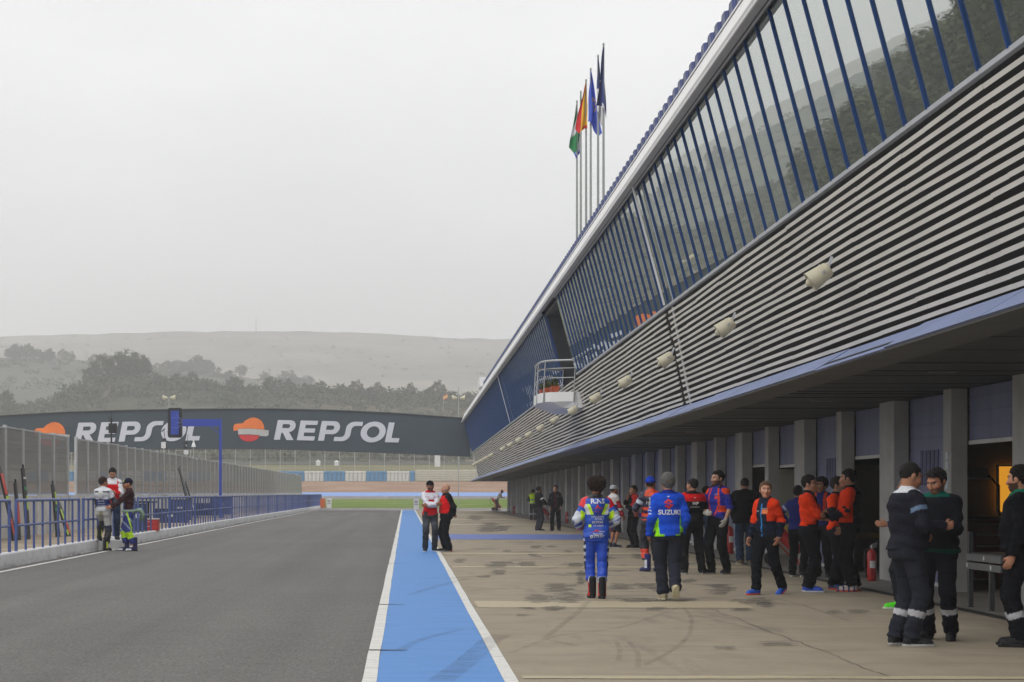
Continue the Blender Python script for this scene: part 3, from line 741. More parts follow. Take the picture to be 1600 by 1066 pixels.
mb = MB(); mb.tube([(p[0], -.06, p[2] + .03) for p in T], .06, 6); mb.tube([(p[0], -.06, p[2] - .02) for p in B], .05, 6); mb.build('edge_tube', BRST, br)
mb = MB(); mb.box(-40.5, -39, .4, 2.2, 0, 7.2); mb.build('bridge_leg', CONC, br)
def curve_fill(loops, place, m, name, parent, ext=.02):
    """filled outline with holes: loops of (a, b), place maps (a, b) to local x, z"""
    cu = bpy.data.curves.new(name, 'CURVE'); cu.dimensions = '2D'; cu.fill_mode = 'BOTH'; cu.extrude = ext
    for lp in loops:
        sp = cu.splines.new('POLY'); sp.points.add(len(lp) - 1); sp.use_cyclic_u = True
        for q, (a, b_) in zip(sp.points, lp):
            X, Z = place(a, b_); q.co = (X, Z, 0, 1)
    o = bpy.data.objects.new(name, cu); COL.objects.link(o); bpy.context.view_layer.update()
    me = bpy.data.meshes.new_from_object(o.evaluated_get(bpy.context.evaluated_depsgraph_get()))
    bpy.data.objects.remove(o); bpy.data.curves.remove(cu)
    for v in me.vertices: v.co = (v.co.x, -.035 - (v.co.z + ext), v.co.y)
    me.materials.clear(); me.materials.append(m); return link(name, me, parent)
def arc(cx, cy, rx, ry, a0, a1, n=10): return [(cx + rx * math.cos(math.radians(a0 + (a1 - a0) * i / n)), cy + ry * math.sin(math.radians(a0 + (a1 - a0) * i / n))) for i in range(n + 1)]
LR = [[(0, 0), (0, 1)] + arc(.64, .70, .30, .30, 90, -90, 14)[:-1] + [(.66, .42), (.98, 0), (.62, 0), (.38, .36), (.30, .36), (.30, 0)], [(.29, .60)] + arc(.58, .70, .09, .10, -90, 90, 8) + [(.29, .80)]]
LE = [[(0, 0), (0, 1), (.86, 1), (.86, .79), (.29, .79), (.29, .61), (.80, .61), (.80, .40), (.29, .40), (.29, .21), (.86, .21), (.86, 0)]]
LP = [[(0, 0), (0, 1)] + arc(.64, .67, .32, .33, 90, -90, 14) + [(.30, .34), (.30, 0)], [(.29, .56)] + arc(.58, .67, .10, .11, -90, 90, 8) + [(.29, .78)]]
LS = [[(-.05, 0), (.32, 0)] + arc(.32, .36, .40, .36, -90, 0, 8)[1:] + [(.72, .60)] + arc(.92, .60, .2, .19, 180, 90, 6) + [(1.22, .79), (1.22, 1), (.84, 1)] + arc(.84, .66, .40, .34, 90, 180, 8)[1:] + [(.44, .38)] + arc(.26, .38, .18, .17, 0, -90, 6) + [(-.05, .21)]]
LO = [arc(.62, .5, .62, .53, 0, 360, 30)[:-1], arc(.62, .5, .31, .29, 0, 360, 24)[:-1]]
LL = [[(0, 0), (0, 1), (.29, 1), (.29, .22), (.68, .22), (.68, 0)]]
def word(px0, base, unit, slope, parent):
    for loops, x in ((LR, 0), (LE, 1.14), (LP, 2.19), (LS, 3.02), (LO, 4.22), (LL, 5.52)):
        def place(a, b_, x=x):
            px = px0 + (x + a + b_ * .20) * unit; py = base(px) - b_ * unit * .985
            q = bp(px, py); return q[0], q[2]
        curve_fill(loops, place, BLET, 'letter', deck)
word(428, lambda x: 687.2 + (max(0, x - 428)) * .0225, 31.4, 0, br)
word(116.5, lambda x: 691.8 - (x - 116.5) * .021 + max(0, x - 250) * .01, 31.4, 0, br)
def logo(ox, oy, s=1.0):
    k = .2 * s
    f = lambda a, b_: (bp(ox + (a - 830) * k, oy + (b_ - 360) * k)[0], bp(ox + (a - 830) * k, oy + (b_ - 360) * k)[2])
    curve_fill([[(830, 466), (829, 430), (843, 412), (868, 408), (900, 407), (925, 384), (960, 365), (990, 360), (1025, 370), (1052, 392), (1068, 425), (1070, 456), (960, 446), (868, 448), (864, 462)]], f, LORG, 'logo_crown', deck)
    curve_fill([[(864, 450), (960, 448), (1075, 458), (1106, 461), (1102, 500), (1085, 508), (1034, 505), (1030, 498), (960, 493), (866, 494)]], f, LSIL, 'logo_band', deck)
    curve_fill([[(868, 498), (950, 497), (1028, 502), (1033, 508), (1012, 532), (980, 546), (945, 550), (910, 543), (886, 526)]], f, LRED, 'logo_base', deck)
logo(365, 652.3); logo(54, 659.5)
# ------------------------------------------------------------------ pit wall, railings, platform, concrete barrier and debris fence
WALLM = M('pit_wall_white', (.50, .50, .50), .8, .16, 1.1, bmp=.2)
def mat_wall():
    m, nt, b = new_mat('pit_wall_paint'); v = coords(nt)
    n = noise(nt, v, 1.2, 6, .65); n2 = noise(nt, coords(nt, (.6, .6, 3)), 3.0, 5, .7)
    c = ramp(nt, n, [(.25, (.50, .50, .50)), (.5, (.62, .62, .63)), (.75, (.70, .70, .70))])
    sp = nd(nt, 'ShaderNodeSeparateXYZ'); t = nd(nt, 'ShaderNodeTexCoord'); nt.links.new(t.outputs['Object'], sp.inputs[0])
    mr = nd(nt, 'ShaderNodeMapRange'); mr.inputs[1].default_value = .13; mr.inputs[2].default_value = .0; nt.links.new(sp.outputs['Z'], mr.inputs[0])
    mu = nd(nt, 'ShaderNodeMath', operation='MULTIPLY'); nt.links.new(mr.outputs[0], mu.inputs[0]); nt.links.new(ramp(nt, n2, [(.45, 0.0), (.62, .8)]), mu.inputs[1])
    c = mixc(nt, mu.outputs[0], c, (.16, .15, .13)); nt.links.new(c, b.inputs['Base Color']); b.inputs['Roughness'].default_value = .8
    return m
PWALL = mat_wall()
def pit_wall(ya, yb, lab):
    t = thing('pit_wall', lab, 'wall', (0, ya, 0)); mb = MB(); y = 0
    while y < yb - ya - .01:
        y2 = min(y + 6, yb - ya); e = random.uniform(-.006, .006)
        ring = [(-7.95, 0), (-7.96, .265), (-7.985, .29), (-8.15, .29), (-8.15, 0)]; n = 5
        mb.add([(x + e, yy, z) for yy in (y, y2 - .004) for x, z in ring], [(i, (i + 1) % n, (i + 1) % n + n, i + n) for i in range(n)] + [tuple(range(n)), tuple(range(2*n-1, n-1, -1))]); y = y2
    mb.build('wall_body', PWALL, t)
pit_wall(-20, 52.2, 'low white pit wall on the near side of the gateway where the riders stand')
pit_wall(54.2, 190.5, 'low white pit wall running from the gateway to the far end of the lane')
PLATM = mat_land('platform_concrete', (.27, .22, .16), (.34, .28, .21), (.40, .34, .26), .5, 3, .85)
mb = MB(); mb.box(-11.3, -8.152, -20, 191, -.02, .22); struct(mb.build('signal_platform', PLATM))
sheet('main_straight', ASPH2, -27, -11.7, -60, 172, -.012)
RAIL = M('rail_blue', (.065, .105, .29), .45, .12, 5)
def make_rail():
    t = thing('railing', '', 'railing', (0, 0, 0), 'blue railing sections on the pit wall'); L = 7.9
    mb = MB(); mb.tube([(0, 0, 0), (0, 0, 1.05), (0, L, 1.05), (0, L, 0)], .035, 8); mb.build('outer_frame', RAIL, t)
    mb = MB(); mb.tube([(0, 0, .53), (0, L, .53)], .026, 8); mb.build('mid_rail', RAIL, t)
    for k in range(1, 8):
        mb = MB(); y = L * k / 8 + (.05 if k % 2 else 0); mb.tube([(0, y, 0), (0, y, 1.05)], .026, 8); mb.build('baluster', RAIL, t)
    return t
r0 = make_rail(); ry = [32.6, 41.2] + [60.0 + 8.2 * k for k in range(16)]
for i, y in enumerate(ry):
    o = r0 if i == 0 else copy_tree(r0); o.location = (-8.05, y, .29); o.rotation_euler = (0, random.gauss(0, .004), random.gauss(0, .0008))
    o['label'] = ('short end of blue railing cut by the left frame edge' if i == 0 else 'blue railing section in front of the leaning pit boards, nearest whole one' if i == 1 else
                  'blue railing section just past the three men at the gateway' if i == 2 else 'blue railing section on the pit wall, number %d past the gateway counting away' % (i - 1))
t = thing('railing', 'short blue railing section behind the rider in silver leathers', 'railing', (-8.05, 49.8, .29), 'blue railing sections on the pit wall')
mb = MB(); mb.tube([(0, 0, 0), (0, 0, 1.05), (0, 2.4, 1.05), (0, 2.4, 0)], .035, 8); mb.build('outer_frame', RAIL, t); mb = MB(); mb.tube([(0, 0, .53), (0, 2.4, .53)], .026, 8); mb.build('mid_rail', RAIL, t)
for y in (.8, 1.6): mb = MB(); mb.tube([(0, y, 0), (0, y, 1.05)], .026, 8); mb.build('baluster', RAIL, t)
t = thing('railing', 'short blue railing section between the gateway and the rider with the cap', 'railing', (-8.05, 55.0, .29), 'blue railing sections on the pit wall')
mb = MB(); mb.tube([(0, 0, 0), (0, 0, 1.05), (0, 4.2, 1.05), (0, 4.2, 0)], .035, 8); mb.build('outer_frame', RAIL, t); mb = MB(); mb.tube([(0, 0, .53), (0, 4.2, .53)], .026, 8); mb.build('mid_rail', RAIL, t)
for y in (1, 2, 3.1): mb = MB(); mb.tube([(0, y, 0), (0, y, 1.05)], .026, 8); mb.build('baluster', RAIL, t)
# concrete barrier with joints
BARR = M('barrier_concrete', (.50, .49, .47), .85, .16, .8, bmp=.2)
t = thing('concrete_barrier', 'waist high grey concrete barrier under the debris fence', 'wall', (-11.3, 0, 0)); mb = MB()
for y in np.arange(-20, 218, 3.0):
    e = random.uniform(-.01, .01); mb.box(-.24 + e, .0 + e, y, y + 2.98, .215, 1.42)
mb.build('barrier_blocks', BARR, t)
mb = MB()
for y in np.arange(-20, 218, 3.0): mb.box(.012, .07, y - .1, y + .1, .225, 1.40)
mb.build('joint_cover', M('joint_pale', (.55, .55, .54), .7), t)
GALV = M('galvanised', (.46, .47, .47), .5, .12, 3, metal=.45)
def mat_mesh():
    m, nt, b = new_mat('fence_mesh'); b.inputs['Base Color'].default_value = (.195, .19, .175, 1); b.inputs['Roughness'].default_value = .6
    v = coords(nt); sp = nd(nt, 'ShaderNodeSeparateXYZ'); nt.links.new(v, sp.inputs[0])
    def grid(ch, freq, wd):
        a = nd(nt, 'ShaderNodeMath', operation='MULTIPLY'); nt.links.new(sp.outputs[ch], a.inputs[0]); a.inputs[1].default_value = freq
        f = nd(nt, 'ShaderNodeMath', operation='FRACT'); nt.links.new(a.outputs[0], f.inputs[0])
        l = nd(nt, 'ShaderNodeMath', operation='LESS_THAN'); nt.links.new(f.outputs[0], l.inputs[0]); l.inputs[1].default_value = wd; return l.outputs[0]
    g1 = grid('Y', 20, .30); g2 = grid('Z', 40, .68); g3 = grid('Z', 2.6, .07)
    mx1 = nd(nt, 'ShaderNodeMath', operation='MAXIMUM'); nt.links.new(g1, mx1.inputs[0]); nt.links.new(g2, mx1.inputs[1])
    mx2 = nd(nt, 'ShaderNodeMath', operation='MAXIMUM'); nt.links.new(mx1.outputs[0], mx2.inputs[0]); nt.links.new(g3, mx2.inputs[1])
    nt.links.new(mx2.outputs[0], b.inputs['Alpha']); return m
MESHM = mat_mesh()
def fence(ya, yb, lab):
    t = thing('debris_fence', lab, 'fence', (-11.42, ya, 1.42)); L = yb - ya; n = max(1, round(L / 2.5)); s = L / n
    p0 = MB(); p0.box(-.03, .05, -.115, -.03, 0, 2.0); p0.box(-.03, .05, .03, .115, 0, 2.0); p0.box(-.02, .035, -.10, .10, .62, .76); p0.box(-.02, .035, -.10, .10, .02, .16); p0.box(-.03, .03, -.03, .03, 1.9, 1.96)
    q0 = MB(); q0.box(.008, .014, 0.095, s - .095, .05, 1.95); f0 = MB()
    f0.box(-.012, .03, .095, s - .095, 1.93, 1.975); f0.box(-.012, .03, .095, s - .095, .01, .05)
    for z_ in (.36, .70, 1.04, 1.38, 1.70): f0.box(-.004, .007, .095, s - .095, z_, z_ + .022)
    for k in range(n + 1):
        if k == 0: a = p0.build('fence_post', GALV, t)
        else: a = a.copy(); COL.objects.link(a)
        a.location = (0, k * s, random.gauss(0, .012)); a.rotation_euler = (random.gauss(0, .004), random.gauss(0, .006), 0)
        if k < n:
            if k == 0: b_ = q0.build('mesh_panel', MESHM, t); c = f0.build('panel_frame', GALV, b_)
            else:
                b_ = b_.copy(); COL.objects.link(b_); c = c.copy(); COL.objects.link(c); c.parent = b_
            b_.location = (0, k * s, random.gauss(0, .012))
fence(36.0, 67.2, 'tall grey mesh debris fence on the near side of the gap')
fence(69.0, 219.0, 'tall grey mesh debris fence running from the gap to the far end')
# ------------------------------------------------------------------ signal gantry
SIGB = M('signal_blue', (.018, .05, .36), .45, .12, 3); SIGD = M('signal_black', (.012, .013, .018), .5)
gy = 99.0; gx_ = (344.5 - 633) * gy / F
t = thing('signal_gantry', 'bright blue gantry with a dark traffic light box seen from behind', 'signal', (gx_, gy, .22))
zt_ = CAMZ + (770 - 655) * gy / F - .22; k_ = gy / F
mb = MB(); mb.box(-.065, .065, -.065, .065, 0, zt_ + .0); mb.build('pole', SIGB, t)
mb = MB(); mb.box(-1.88, -.066, -.06, .06, zt_ - .36, zt_ - .002); mb.build('arm', SIGB, t)
mb = MB(); x0, x1 = (262 - 344.5) * k_, (284.5 - 344.5) * k_; z0, z1 = CAMZ + (770 - 684) * k_ - .22, CAMZ + (770 - 637.5) * k_ - .22
c = .07; ring = [(x0 + c, z0), (x1 - c, z0), (x1, z0 + c), (x1, z1 - c), (x1 - c, z1), (x0 + c, z1), (x0, z1 - c), (x0, z0 + c)]
mb.poly(ring, lambda a, b_, q: (a, .02 + q, b_), .18); lb = mb.build('signal_box', SIGD, t)
mb = MB(); mb.box(x0 + .16, x1 - .16, -.05, .018, z0 + .15, z1 - .15); mb.build('back_panel', SIGB, lb)
mb = MB()
for q in (.33, .66): mb.box(x0 + .16, x1 - .16, -.06, -.051, z0 + (z1 - z0) * q, z0 + (z1 - z0) * q + .02)
mb.bar((x1 - .28, -.07, z1 - .3), (x1 + .02, -.03, zt_ - .1), .03); mb.bar((x1 - .28, -.07, z0 + .45), (x1 + .02, -.03, zt_ - .3), .03); mb.bar((x1 - .26, -.07, zt_ - .18), (x1 + .02, -.06, zt_ - .18), .03)
mb.build('stay', M('stay_blue', (.10, .14, .45), .4), t)
mb = MB(); mb.bar((-.5, 0, zt_ - .36), (-.06, 0, zt_ - .72), .04); mb.build('brace', SIGB, t)
# ------------------------------------------------------------------ instruments on masts above the fence
BLK = M('instrument_black', (.015, .015, .017), .5); WHT = M('instrument_white', (.72, .72, .72), .5)
def mast(px, ytop, ybot, D, kind, lab):
    k = D / F; X = (px - 633) * k; zb = CAMZ + (770 - ybot) * k; z1 = CAMZ + (770 - ytop) * k
    t = thing('instrument_mast', lab, 'antenna', (X, D, .22)); h = z1 - .22
    mb = MB(); mb.tube([(0, 0, 0), (0, 0, h)], .035 if kind != 'white' else .02, 8); mb.build('mast', BLK if kind == 'box' else GALV, t)
    if kind == 'box':
        mb = MB(); mb.box(-.10, .22, -.1, .1, h - .62, h - .22); mb.build('equipment_box', BLK, t); mb = MB(); mb.bar((-.12, 0, h + .05), (-.02, 0, h - .2), .03); mb.bar((0, 0, h), (0, 0, h + .25), .02); mb.build('aerial', BLK, t)
    if kind == 'cam':
        mb = MB(); mb.box(-.12, .10, -.08, .08, h - .36, h - .06); mb.build('housing', WHT, t); mb = MB(); mb.bar((-.05, 0, h), (.1, 0, h + .1), .10); mb.bar((.1, 0, h - .1), (.14, 0, h - .42), .07); mb.tube([(.05, 0, h + .1), (-.0, 0, h + .55)], .015, 6); mb.bar((-.1, 0, h + .45), (.05, 0, h + .6), .05); mb.build('camera_head', BLK, t)
    if kind == 'dark':
        mb = MB(); mb.bar((-.14, 0, h - .05), (.12, 0, h), .12); mb.bar((-.1, 0, h - .22), (.06, 0, h - .3), .14); mb.bar((0.05, 0, h), (.1, 0, h + .45), .02); mb.build('camera_head', BLK, t); mb = MB(); mb.box(-.12, .1, -.06, .06, h - .62, h - .40); mb.build('housing', WHT, t)
    if kind == 'white':
        mb = MB(); mb.tube([(0, 0, h - .3), (0, 0, h - .12), (0, 0, h)], [.13, .08, .03], 10); mb.tube([(0, 0, h), (0, 0, h + .06)], .05, 8); mb.build('sensor_shield', WHT, t)
mast(174, 653, 690, 80, 'box', 'black equipment box on a dark mast above the fence')
mast(256, 689, 705, 97, 'cam', 'white and black camera housing on a mast below the signal box')
mast(291, 692, 712, 107, 'dark', 'dark pan camera cluster on a mast right of the white one')
mast(302.5, 690, 715, 111, 'white', 'slim mast with a white ribbed weather sensor')
for px, py, D, lab in ((264, 622, 180, 'pair of cream horn loudspeakers on a thin pole above the signal box'), (716.5, 622.5, 172, 'pair of cream horn loudspeakers on a thin pole by the building end')):
    k = D / F; X = (px - 633) * k; z1 = CAMZ + (770 - py) * k
    t = thing('loudspeaker_pole', lab, 'loudspeaker', (X, D, 0)); mb = MB(); mb.tube([(0, 0, 0), (0, 0, z1 + (1.0 if px > 500 else .1))], .04, 8); mb.build('pole', GALV, t)
    for sx_ in (-1, 1):
        mb = MB(); mb.tube([(sx_ * .12, 0, z1), (sx_ * .3, 0, z1), (sx_ * .52, 0, z1 + .02), (sx_ * .56, 0, z1 + .02)], [.10, .16, .26, .27], 14); mb.build('horn', CREAM, t, smooth=True)
# ------------------------------------------------------------------ pit boards, table, tool chest on the signal platform
def C_(n, c): return M(n, c, .5, .1, 6)
PBK, PRD, PYL, PGN, PWT = C_('board_black', (.014, .014, .016)), C_('board_red', (.55, .05, .03)), C_('board_lime', (.45, .62, .05)), C_('board_green', (.03, .30, .10)), C_('board_white', (.6, .6, .6))
def pit_board(px, pytop, pybot, D, lean, accents, lab, wd=.28):
    k = D / F; X = (px - 633) * k; z1 = CAMZ + (770 - pytop) * k; L = (z1 - .22)
    t = thing('pit_board', lab, 'pit board', (X, D, .22), 'pit boards leaning on the barrier')
    # board leans back (towards -X) over its height; built as a curved panel with a rim
    mb = MB(); n = 10; prof = [(lean * (i / n) ** 1.2, L * i / n) for i in range(n + 1)]; w2 = wd / 2
    for dx in (0, -.05):
        for i, (a, z) in enumerate(prof):
            ww = w2 * (1 - .35 * (i / n)); mb.v += [(a + dx, -ww, z), (a + dx, ww, z)]
    N = 2 * (n + 1)
    for i in range(n):
        a = 2 * i; mb.f += [(a, a+1, a+3, a+2), (N+a+2, N+a+3, N+a+1, N+a), (a, a+2, N+a+2, N+a), (a+1, N+a+1, N+a+3, a+3)]; mb.mi += [0]*4
    mb.f += [(1, 0, N, N+1), (N-2, N-1, 2*N-1, 2*N-2)]; mb.mi += [0, 0]; b_ = mb.build('panel', PBK, t)
    for f0, f1, m, s in accents:
        a = MB(); i0, i1 = f0 * n, f1 * n; p = lambda f: (lean * f ** 1.2, L * f)
        (xa, za), (xb, zb_) = p(f0), p(f1); ww = w2 * .8 * (1 - .3 * f0)
        y0 = -ww if s <= 0 else .0; y1 = ww if s >= 0 else 0.0
        a.add([(xa + .012, y0, za), (xa + .012, y1, za), (xb + .012, y1, zb_), (xb + .012, y0, zb_), (xa + .004, y0, za), (xa + .004, y1, za), (xb + .004, y1, zb_), (xb + .004, y0, zb_)], [(0, 1, 2, 3), (7, 6, 5, 4), (0, 4, 5, 1), (1, 5, 6, 2), (2, 6, 7, 3), (3, 7, 4, 0)])
        a.build('number_strip', m, b_)
    h = MB(); h.tube([(lean - .02, -.06, L), (lean - .02, -.06, L + .10), (lean - .02, .06, L + .10), (lean - .02, .06, L)], .015, 6); h.build('handle', PBK, t)
pit_board(24, 728, 842, 53.0, -.42, [(.62, .90, PRD, 0), (.50, .60, PYL, 0), (.08, .30, PRD, -1)], 'black pit board with orange red strips, leaning at the far left', .5)
pit_board(31, 755, 842, 53.6, -.10, [(.3, .7, PRD, 0)], 'short black pit board with one red strip beside the tall leaning one', .4)
pit_board(45, 732, 836, 54.6, -.14, [(.42, .62, PYL, 1), (.7, .74, PGN, 0), (.85, .88, PWT, 0)], 'upright black pit board with a narrow lime green strip', .55)
pit_board(92, 757, 832, 57.5, -.16, [(.62, .86, PYL, 1), (.5, .56, PGN, -1)], 'black pit board with a lime strip, standing third along', .55)
pit_board(108, 785, 832, 58.4, -.30, [(.1, .5, PRD, 1), (.5, .8, PYL, -1), (.05, .2, PYL, -1)], 'low tilted pit board with red and lime number strips', .7)
pit_board(299, 732, 800, 93.0, -.55, [(.1, .3, PWT, 0)], 'tall pointed black board leaning under the signal gantry', .9)
pit_board(306, 755, 800, 94.5, -.45, [(.2, .5, PWT, 0)], 'small grey topped board beside the pointed black one', .5)
def table(px0, px1, D, lab, z=.95):
    k = D / F; x0, x1 = (px0 - 633) * k, (px1 - 633) * k; t = thing('folding_table', lab, 'table', (x0, D, .22)); L = min(x1 - x0, 1.6)
    mb = MB(); mb.box(0, L, 0, 1.6, z, z + .06); mb.build('table_top', BLK, t)
    for a in (.1, L - .1):
        for b_ in (.1, 1.5): mb = MB(); mb.bar((a, b_, 0), (a, b_, z), .05); mb.build('leg', BLK, t)
table(209, 236, 64, 'black folding table behind the rider with the cap'); table(305, 352, 101, 'black folding table near the foot of the blue gantry', 1.0)
for px, D, lab in ((231, 64.0, 'red tool chest behind the railing beside the rider with the cap'),):
    k = D / F; t = thing('tool_chest', lab, 'tool chest', ((px - 633) * k, D, .22)); mb = MB(); mb.box(-.35, .35, -.25, .25, .06, .42); c_ = mb.build('chest_body', C_('chest_red', (.42, .02, .02)), t)
    for q in (.12, .27): mb = MB(); mb.box(-.32, .32, -.265, -.252, q, q + .12); dd = mb.build('drawer', C_('drawer_red', (.5, .03, .03)), c_); mb = MB(); mb.box(-.15, .15, -.285, -.267, q + .07, q + .09); mb.build('drawer_pull', GALV, dd)
    mb = MB(); mb.box(-.36, .36, -.26, .26, .422, .46); mb.build('chest_lid', PWT, t)
    for sx_ in (-.28, .28): mb = MB(); mb.tube([(sx_ - .02, 0, .05), (sx_ + .02, 0, .05)], .05, 10); mb.build('wheel', BLK, t)
NAVY = C_('crate_navy', (.03, .045, .13))
for i, (px, D, w_, h_) in enumerate(((268, 78, 1.3, .62), (282, 86, .9, .95), (322, 103, 1.6, .7), (346, 108, 1.1, 1.05), (214, 62, .5, .9))):
    t = thing('equipment_case', ['low navy case with a white plate behind the railing, first past the red chest', 'upright navy case behind the railing, second past the red chest', 'wide navy case by the foot of the blue gantry', 'tall navy case just past the foot of the blue gantry', 'narrow navy case just behind the rider with the cap'][i], 'equipment case', ((px - 633) * D / F, D, .22), 'navy equipment cases on the signal platform')
    mb = MB(); mb.box(-w_/2, w_/2, -.3, .3, .1, h_); c_ = mb.build('case_body', NAVY, t); mb = MB(); mb.box(-.12, .12, -.312, -.302, h_ * .55, h_ * .7); mb.build('plate', PWT, c_)
    mb = MB(); mb.box(-w_/2 - .01, w_/2 + .01, -.31, .31, h_ + .002, h_ + .04); mb.build('case_lid', BLK, t)
    for sx_ in (-w_/2 + .1, w_/2 - .1): mb = MB(); mb.tube([(sx_ - .02, 0, .05), (sx_ + .02, 0, .05)], .05, 10); mb.build('wheel', BLK, t)
STEP = thing('concrete_step', 'small concrete step in the pit wall gateway under the man with the phone', 'step', (-7.75, 53.2, 0)); mb = MB(); mb.box(-.40, .28, -.85, .85, 0, .25); mb.build('step_block', WALLM, STEP)
# end of the wall: orange marker and white distance boards
ORG = C_('marker_orange', (.62, .13, .03))
t = thing('marker_board', 'orange marker board at the far end of the pit wall', 'sign', (-7.75, 187, 0)); mb = MB(); mb.box(-.25, .25, 0, .05, .08, .95); mb.build('panel', ORG, t); mb = MB(); mb.box(-.2, -.16, .055, .1, 0, .9); mb.box(.16, .2, .055, .1, 0, .9); mb.build('stand', GALV, t)
for X, Y, lab in ((-7.12, 186, 'white distance board beside the orange marker at the wall end'), (.95, 171.6, 'white distance board at the far end of the blue strip')):
    t = thing('marker_board', lab, 'sign', (X, Y, 0)); mb = MB(); mb.box(-.22, .24, 0, .05, .06, .98); mb.build('panel', WHT, t)
    mb = MB()
    for q in range(3): mb.box(-.13 + q * .1, -.07 + q * .1, -.012, -.002, .6, .82)
    mb.box(-.16, .18, -.012, -.002, .45, .5); mb.build('print', M('print_grey', (.2, .2, .22), .6), t)
    mb = MB(); mb.box(-.2, -.16, .052, .1, 0, .8); mb.box(.16, .2, .052, .1, 0, .8); mb.build('stand', GALV, t)
# ------------------------------------------------------------------ tyre barriers beyond the gravel
TBW, TBB, TBC = C_('tyre_white', (.66, .67, .66)), C_('tyre_blue', (.075, .26, .50)), C_('rail_cream', (.60, .585, .50))
edges = [(-60, 'w'), (-25, 'b'), (8, 'w'), (42, 'b'), (75, 'w'), (108, 'b'), (121, 'w'), (155, 'b'), (190, 'w'), (225, 'b'), (260, 'w'), (295, 'b'), (330, 'w'), (365, 'b'), (400, 'w'), (435, 'b'), (475.5, 'w'), (506, 'b'), (539, 'w'), (572, 'b'), (604.3, 'w'), (640, 'b'), (648.5, None)]
DT = 331.0; kT = DT / F; cnt = {'w': 0, 'b': 0}
vis = [i for i, (p, _) in enumerate(edges) if p > 450]
for i in range(len(edges) - 1):
    (p0, cl_), (p1, _) = edges[i], edges[i + 1]
    xa, xb = (p0 - 633) * kT, (p1 - 633) * kT; zb = landz((xa + xb) / 2, DT) - .05; cnt[cl_] += 1; nm = 'white' if cl_ == 'w' else 'light blue'
    o = vis.index(i) if i in vis else -1
    lab = ['white tyre barrier section first right of the debris fence end', 'light blue tyre barrier section first right of the fence end', 'white tyre barrier section between the two wide blue ones', 'light blue tyre barrier section, second wide one from the fence end', 'white tyre barrier section ending at the narrow blue one', 'narrow light blue tyre barrier section beside the cream guard rails'][o] if 0 <= o < 6 else nm + ' tyre barrier section seen through the debris fence, number %d from the left' % (i + 1)
    t = thing('tyre_barrier', lab, 'tyre barrier', (xa, DT, zb), 'tyre barrier sections beyond the gravel')
    mb = MB(); L = xb - xa; n = max(1, round(L / .68)); s = L / n
    for k in range(n):
        for r in range(4):
            h = 1.72 / 4; z0 = r * h; e = random.uniform(-.02, .02)
            mb.tube([(s * (k + .5) + e, .3, z0 + .01), (s * (k + .5) + e, .3, z0 + .07), (s * (k + .5) + e, .3, z0 + h - .07), (s * (k + .5) + e, .3, z0 + h - .01)], [s * .44, s * .5, s * .5, s * .44], 10)
    mb.build('tyre_stack', TBW if cl_ == 'w' else TBB, t)
    mb = MB(); mb.box(.02, L - .02, -.06, -.035, 1.45, 1.58); mb.build('strap', TBW if cl_ == 'w' else TBB, t)
xa, xb = (649 - 633) * kT, (860 - 633) * kT; t = thing('guard_rail', 'cream guard rail of five stacked beams beyond the gravel', 'guard rail', (xa, DT, landz(xa, DT)))
for r in range(5):
    mb = MB(); z0 = r * .38; L = xb - xa
    mb.add([(x, y, z0 + z) for x in (0, L) for y, z in ((0, .02), (-.10, .10), (0, .18), (-.10, .26), (0, .345), (.06, .345), (.06, .02))], [(i, (i + 1) % 7, (i + 1) % 7 + 7, i + 7) for i in range(7)] + [tuple(range(6, -1, -1)), tuple(range(7, 14))]); mb.build('beam', TBC, t)
for x in np.arange(.5, xb - xa, 4): mb = MB(); mb.box(x, x + .12, .07, .2, -.3, 1.95); mb.build('rail_post', GALV, t)
# tall catch fence on the bank
t = thing('catch_fence', 'tall thin catch fence behind the tyre barriers', 'fence', (0, 336, 0)); kc = 336 / F
for q in range(-30, 16):
    px = 461 + 23.3 * q; X = (px - 633) * kc
    if abs(X) > 75: continue
    zb = landz(X, 336); mb = MB(); mb.tube([(X, 0, zb - .2), (X, 0, zb + 5.2)], .055, 6); mb.build('fence_post', GALV, t)
mb = MB(); xs_ = np.linspace(-75, 22, 60)
for z_ in np.arange(.6, 5.3, .65):
    mb.tube([(x, .0, landz(x, 336) + z_) for x in xs_], .008, 4, cap=False)
mb.build('fence_wires', GALV, t)
xs_ = np.linspace(-90, 70, 40); mb = MB(); 
for h_ in (.35, .62): mb.tube([(x, 0, landz(x, 418) + h_) for x in xs_], .13, 6)
t = thing('guard_rail', 'thin grey guard rail along the top of the olive bank', 'guard rail', (0, 418, 0)); mb.build('beam', M('rail_weathered', (.16, .16, .15), .6), t)
for px, D, w_, h_, lab in ((497, 414, .9, .9, 'small white hut roof on the bank, left of the pair'), (525.5, 414, .9, .8, 'small white hut roof on the bank, right of the pair'), (683.5, 405, 1.1, 2.2, 'narrow white cabin on the bank near the building')):
    X = (px - 633) * D / F; t = thing('marshal_hut', lab, 'hut', (X, D, landz(X, D)), 'white marshal posts on the bank')
    mb = MB(); mb.box(-w_/2, w_/2, 0, 1.2, -.2, h_); mb.build('hut_wall', WHT, t); mb = MB(); mb.add([(-w_/2-.1, -.1, h_), (w_/2+.1, -.1, h_), (w_/2+.1, 1.3, h_), (-w_/2-.1, 1.3, h_), (0, .6, h_ + .4)], [(3, 2, 1, 0), (0, 1, 4), (1, 2, 4), (2, 3, 4), (3, 0, 4)]); mb.build('hut_roof', WHT, t)
